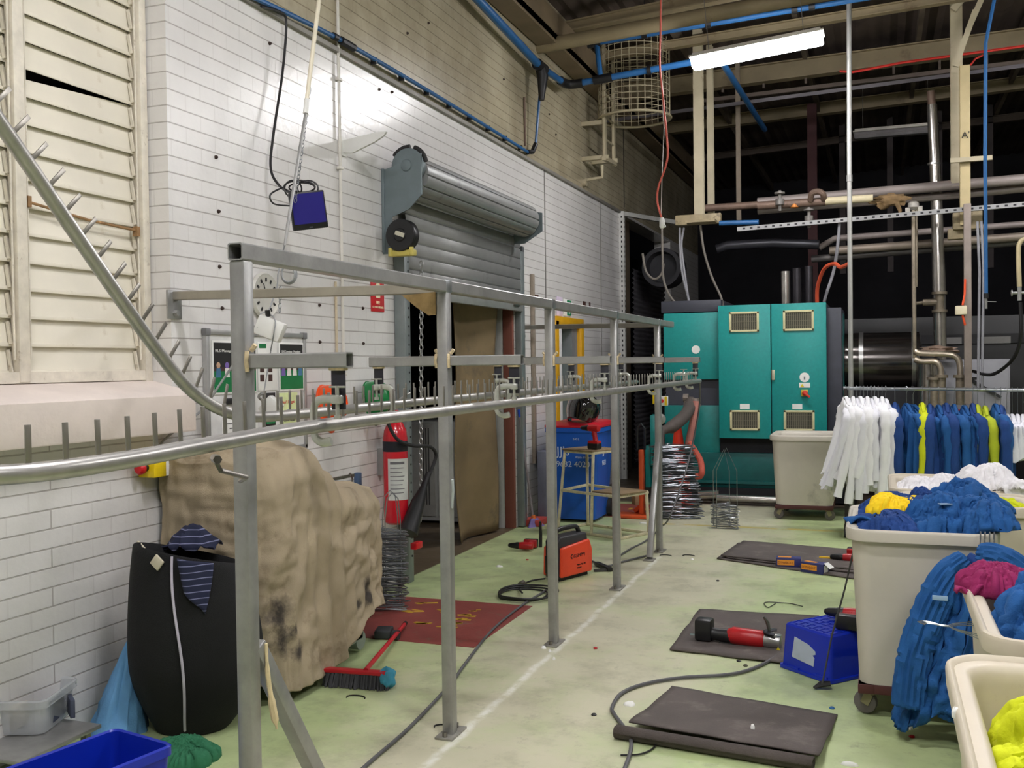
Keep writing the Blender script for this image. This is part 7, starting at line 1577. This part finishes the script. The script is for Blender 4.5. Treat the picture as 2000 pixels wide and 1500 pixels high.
for px, w in ((1625, .3), (1773, .28), (1860, .22), (1945, .34)): MB().box((WY(px, 663, 14.06).x, 14.065, 1.88), (w, .012, .085)).build('label_plate', M('label plate', (120, 118, 116) if px in (1625, 1860) else (206, 200, 188), .5), tun)
b = MB()
for k in range(6): b.bar((-.6 + k * .8, 19, 3.2), (-.6 + k * .8, 19, 6.0), .1, .1)
tag(b.build('far_columns', M('far steel', (70, 62, 62), .7)), 'dim steel uprights far back in the dark', 'structure', kind='structure')
b = MB().bar((-.95, 16.2, 2.4), (-.95, 16.2, 5.6), .14, .14); tag(b.build('red_column', M('red oxide', (62, 24, 27), .7)), 'dark red oxide column in the gloom behind the rack pipes', 'column')
b = MB(); 
rc0, rc1 = WY(1640, 139, 13.0), WY(2000, 90, 13.0); rd_ = (rc1 - rc0).normalized()
b.tube([rc0, rc0 + Vector((.15, 0, -.03)), rc0 + (rc1 - rc0) * .35, rc1, rc1 + rd_ * 2], .016, 6).tube([WY(1895, 128, 13), WY(1905, 115, 13), WY(1920, 108, 13)], .012, 6).tube([WY(1870, 118, 12.9), WY(1870, 165, 12.9)], .012, 6); tag(b.build('red_cable', M('cable red', (196, 44, 36), .5)), 'red cable strung under the roof beam at the right', 'cable')

# ------------------------------------------------------------------ litter on the floor
sc_ = [(975, 1107, .06, .03, 'long white scrap of card left of the welder'), (1230, 1376, .06, .06, 'crumpled white tape by the grey extension cable'), (1062, 1266, .035, .03, 'white plaster lump at the third post foot'), (1074, 1273, .02, .02, 'small white plaster crumb at the third post foot'), (1082, 1288, .018, .02, 'white crumb in front of the third post foot'), (1352, 1093, .03, .02, 'white chip left of the stacked mats'), (1256, 1022, .08, .03, 'white scrap on the floor right of the step stool'), (1470, 1420, .02, .02, 'white chip on the nearest rubber mat'), (1660, 1494, .07, .03, 'pale lint scrap at the bottom edge of the floor'), (1778, 1424, .02, .02, 'white crumb under the blue coat')]
for px, py, a, c, lab in sc_:
    heap('floor_scrap', paper, F(px, py, .052 if (px, py) == (1470, 1420) else 0.001), (a, c, .012), lab, 'scrap', px, .4, nu=12, nv=5, sub=0, crease=0)
for k, (px, py, m_, lab) in enumerate(((1781, 1440, redp, 'red fragment under the blue coat'), (1030, 1094, redp, 'red scrap left of the orange welder'), (1163, 1267, redp, 'red chip right of the third post foot'), (1443, 1292, blackm, 'dark washer in front of the grinder mat'), (1456, 1301, M('bolt olive', (70, 70, 50), .6), 'olive bolt head in front of the grinder mat'), (1625, 1384, blue, 'blue fragment right of the nearest mat'), (1402, 1135, blackm, 'black speck in front of the fixings boxes'), (1160, 1397, blackm, 'black nut on the floor left of the nearest mat'))):
    q = MB().lathe([(.012, 0), (.014, .004), (.008, .009)], 8, Matrix.Translation(F(px, py))); tag(q.build('floor_bit', m_), lab, 'fragment')
for k, (px, py, lab) in enumerate(((868, 1420, 'bent dark wire hook beside the second post foot'), (695, 1362, 'bent dark wire hook in front of the broom'), (1345, 1085, 'dark wire hook right of the last brace foot'), (1300, 1085, 'dark wire hook at the last brace foot'))):
    p = F(px, py, .004); q = MB().tube([p + Vector((.05 * cos(a), .03 * sin(a), 0)) for a in [i * .45 for i in range(9)]], .0035, 5); tag(q.build('wire_hook', rod_m if False else blackm), lab, 'hook')
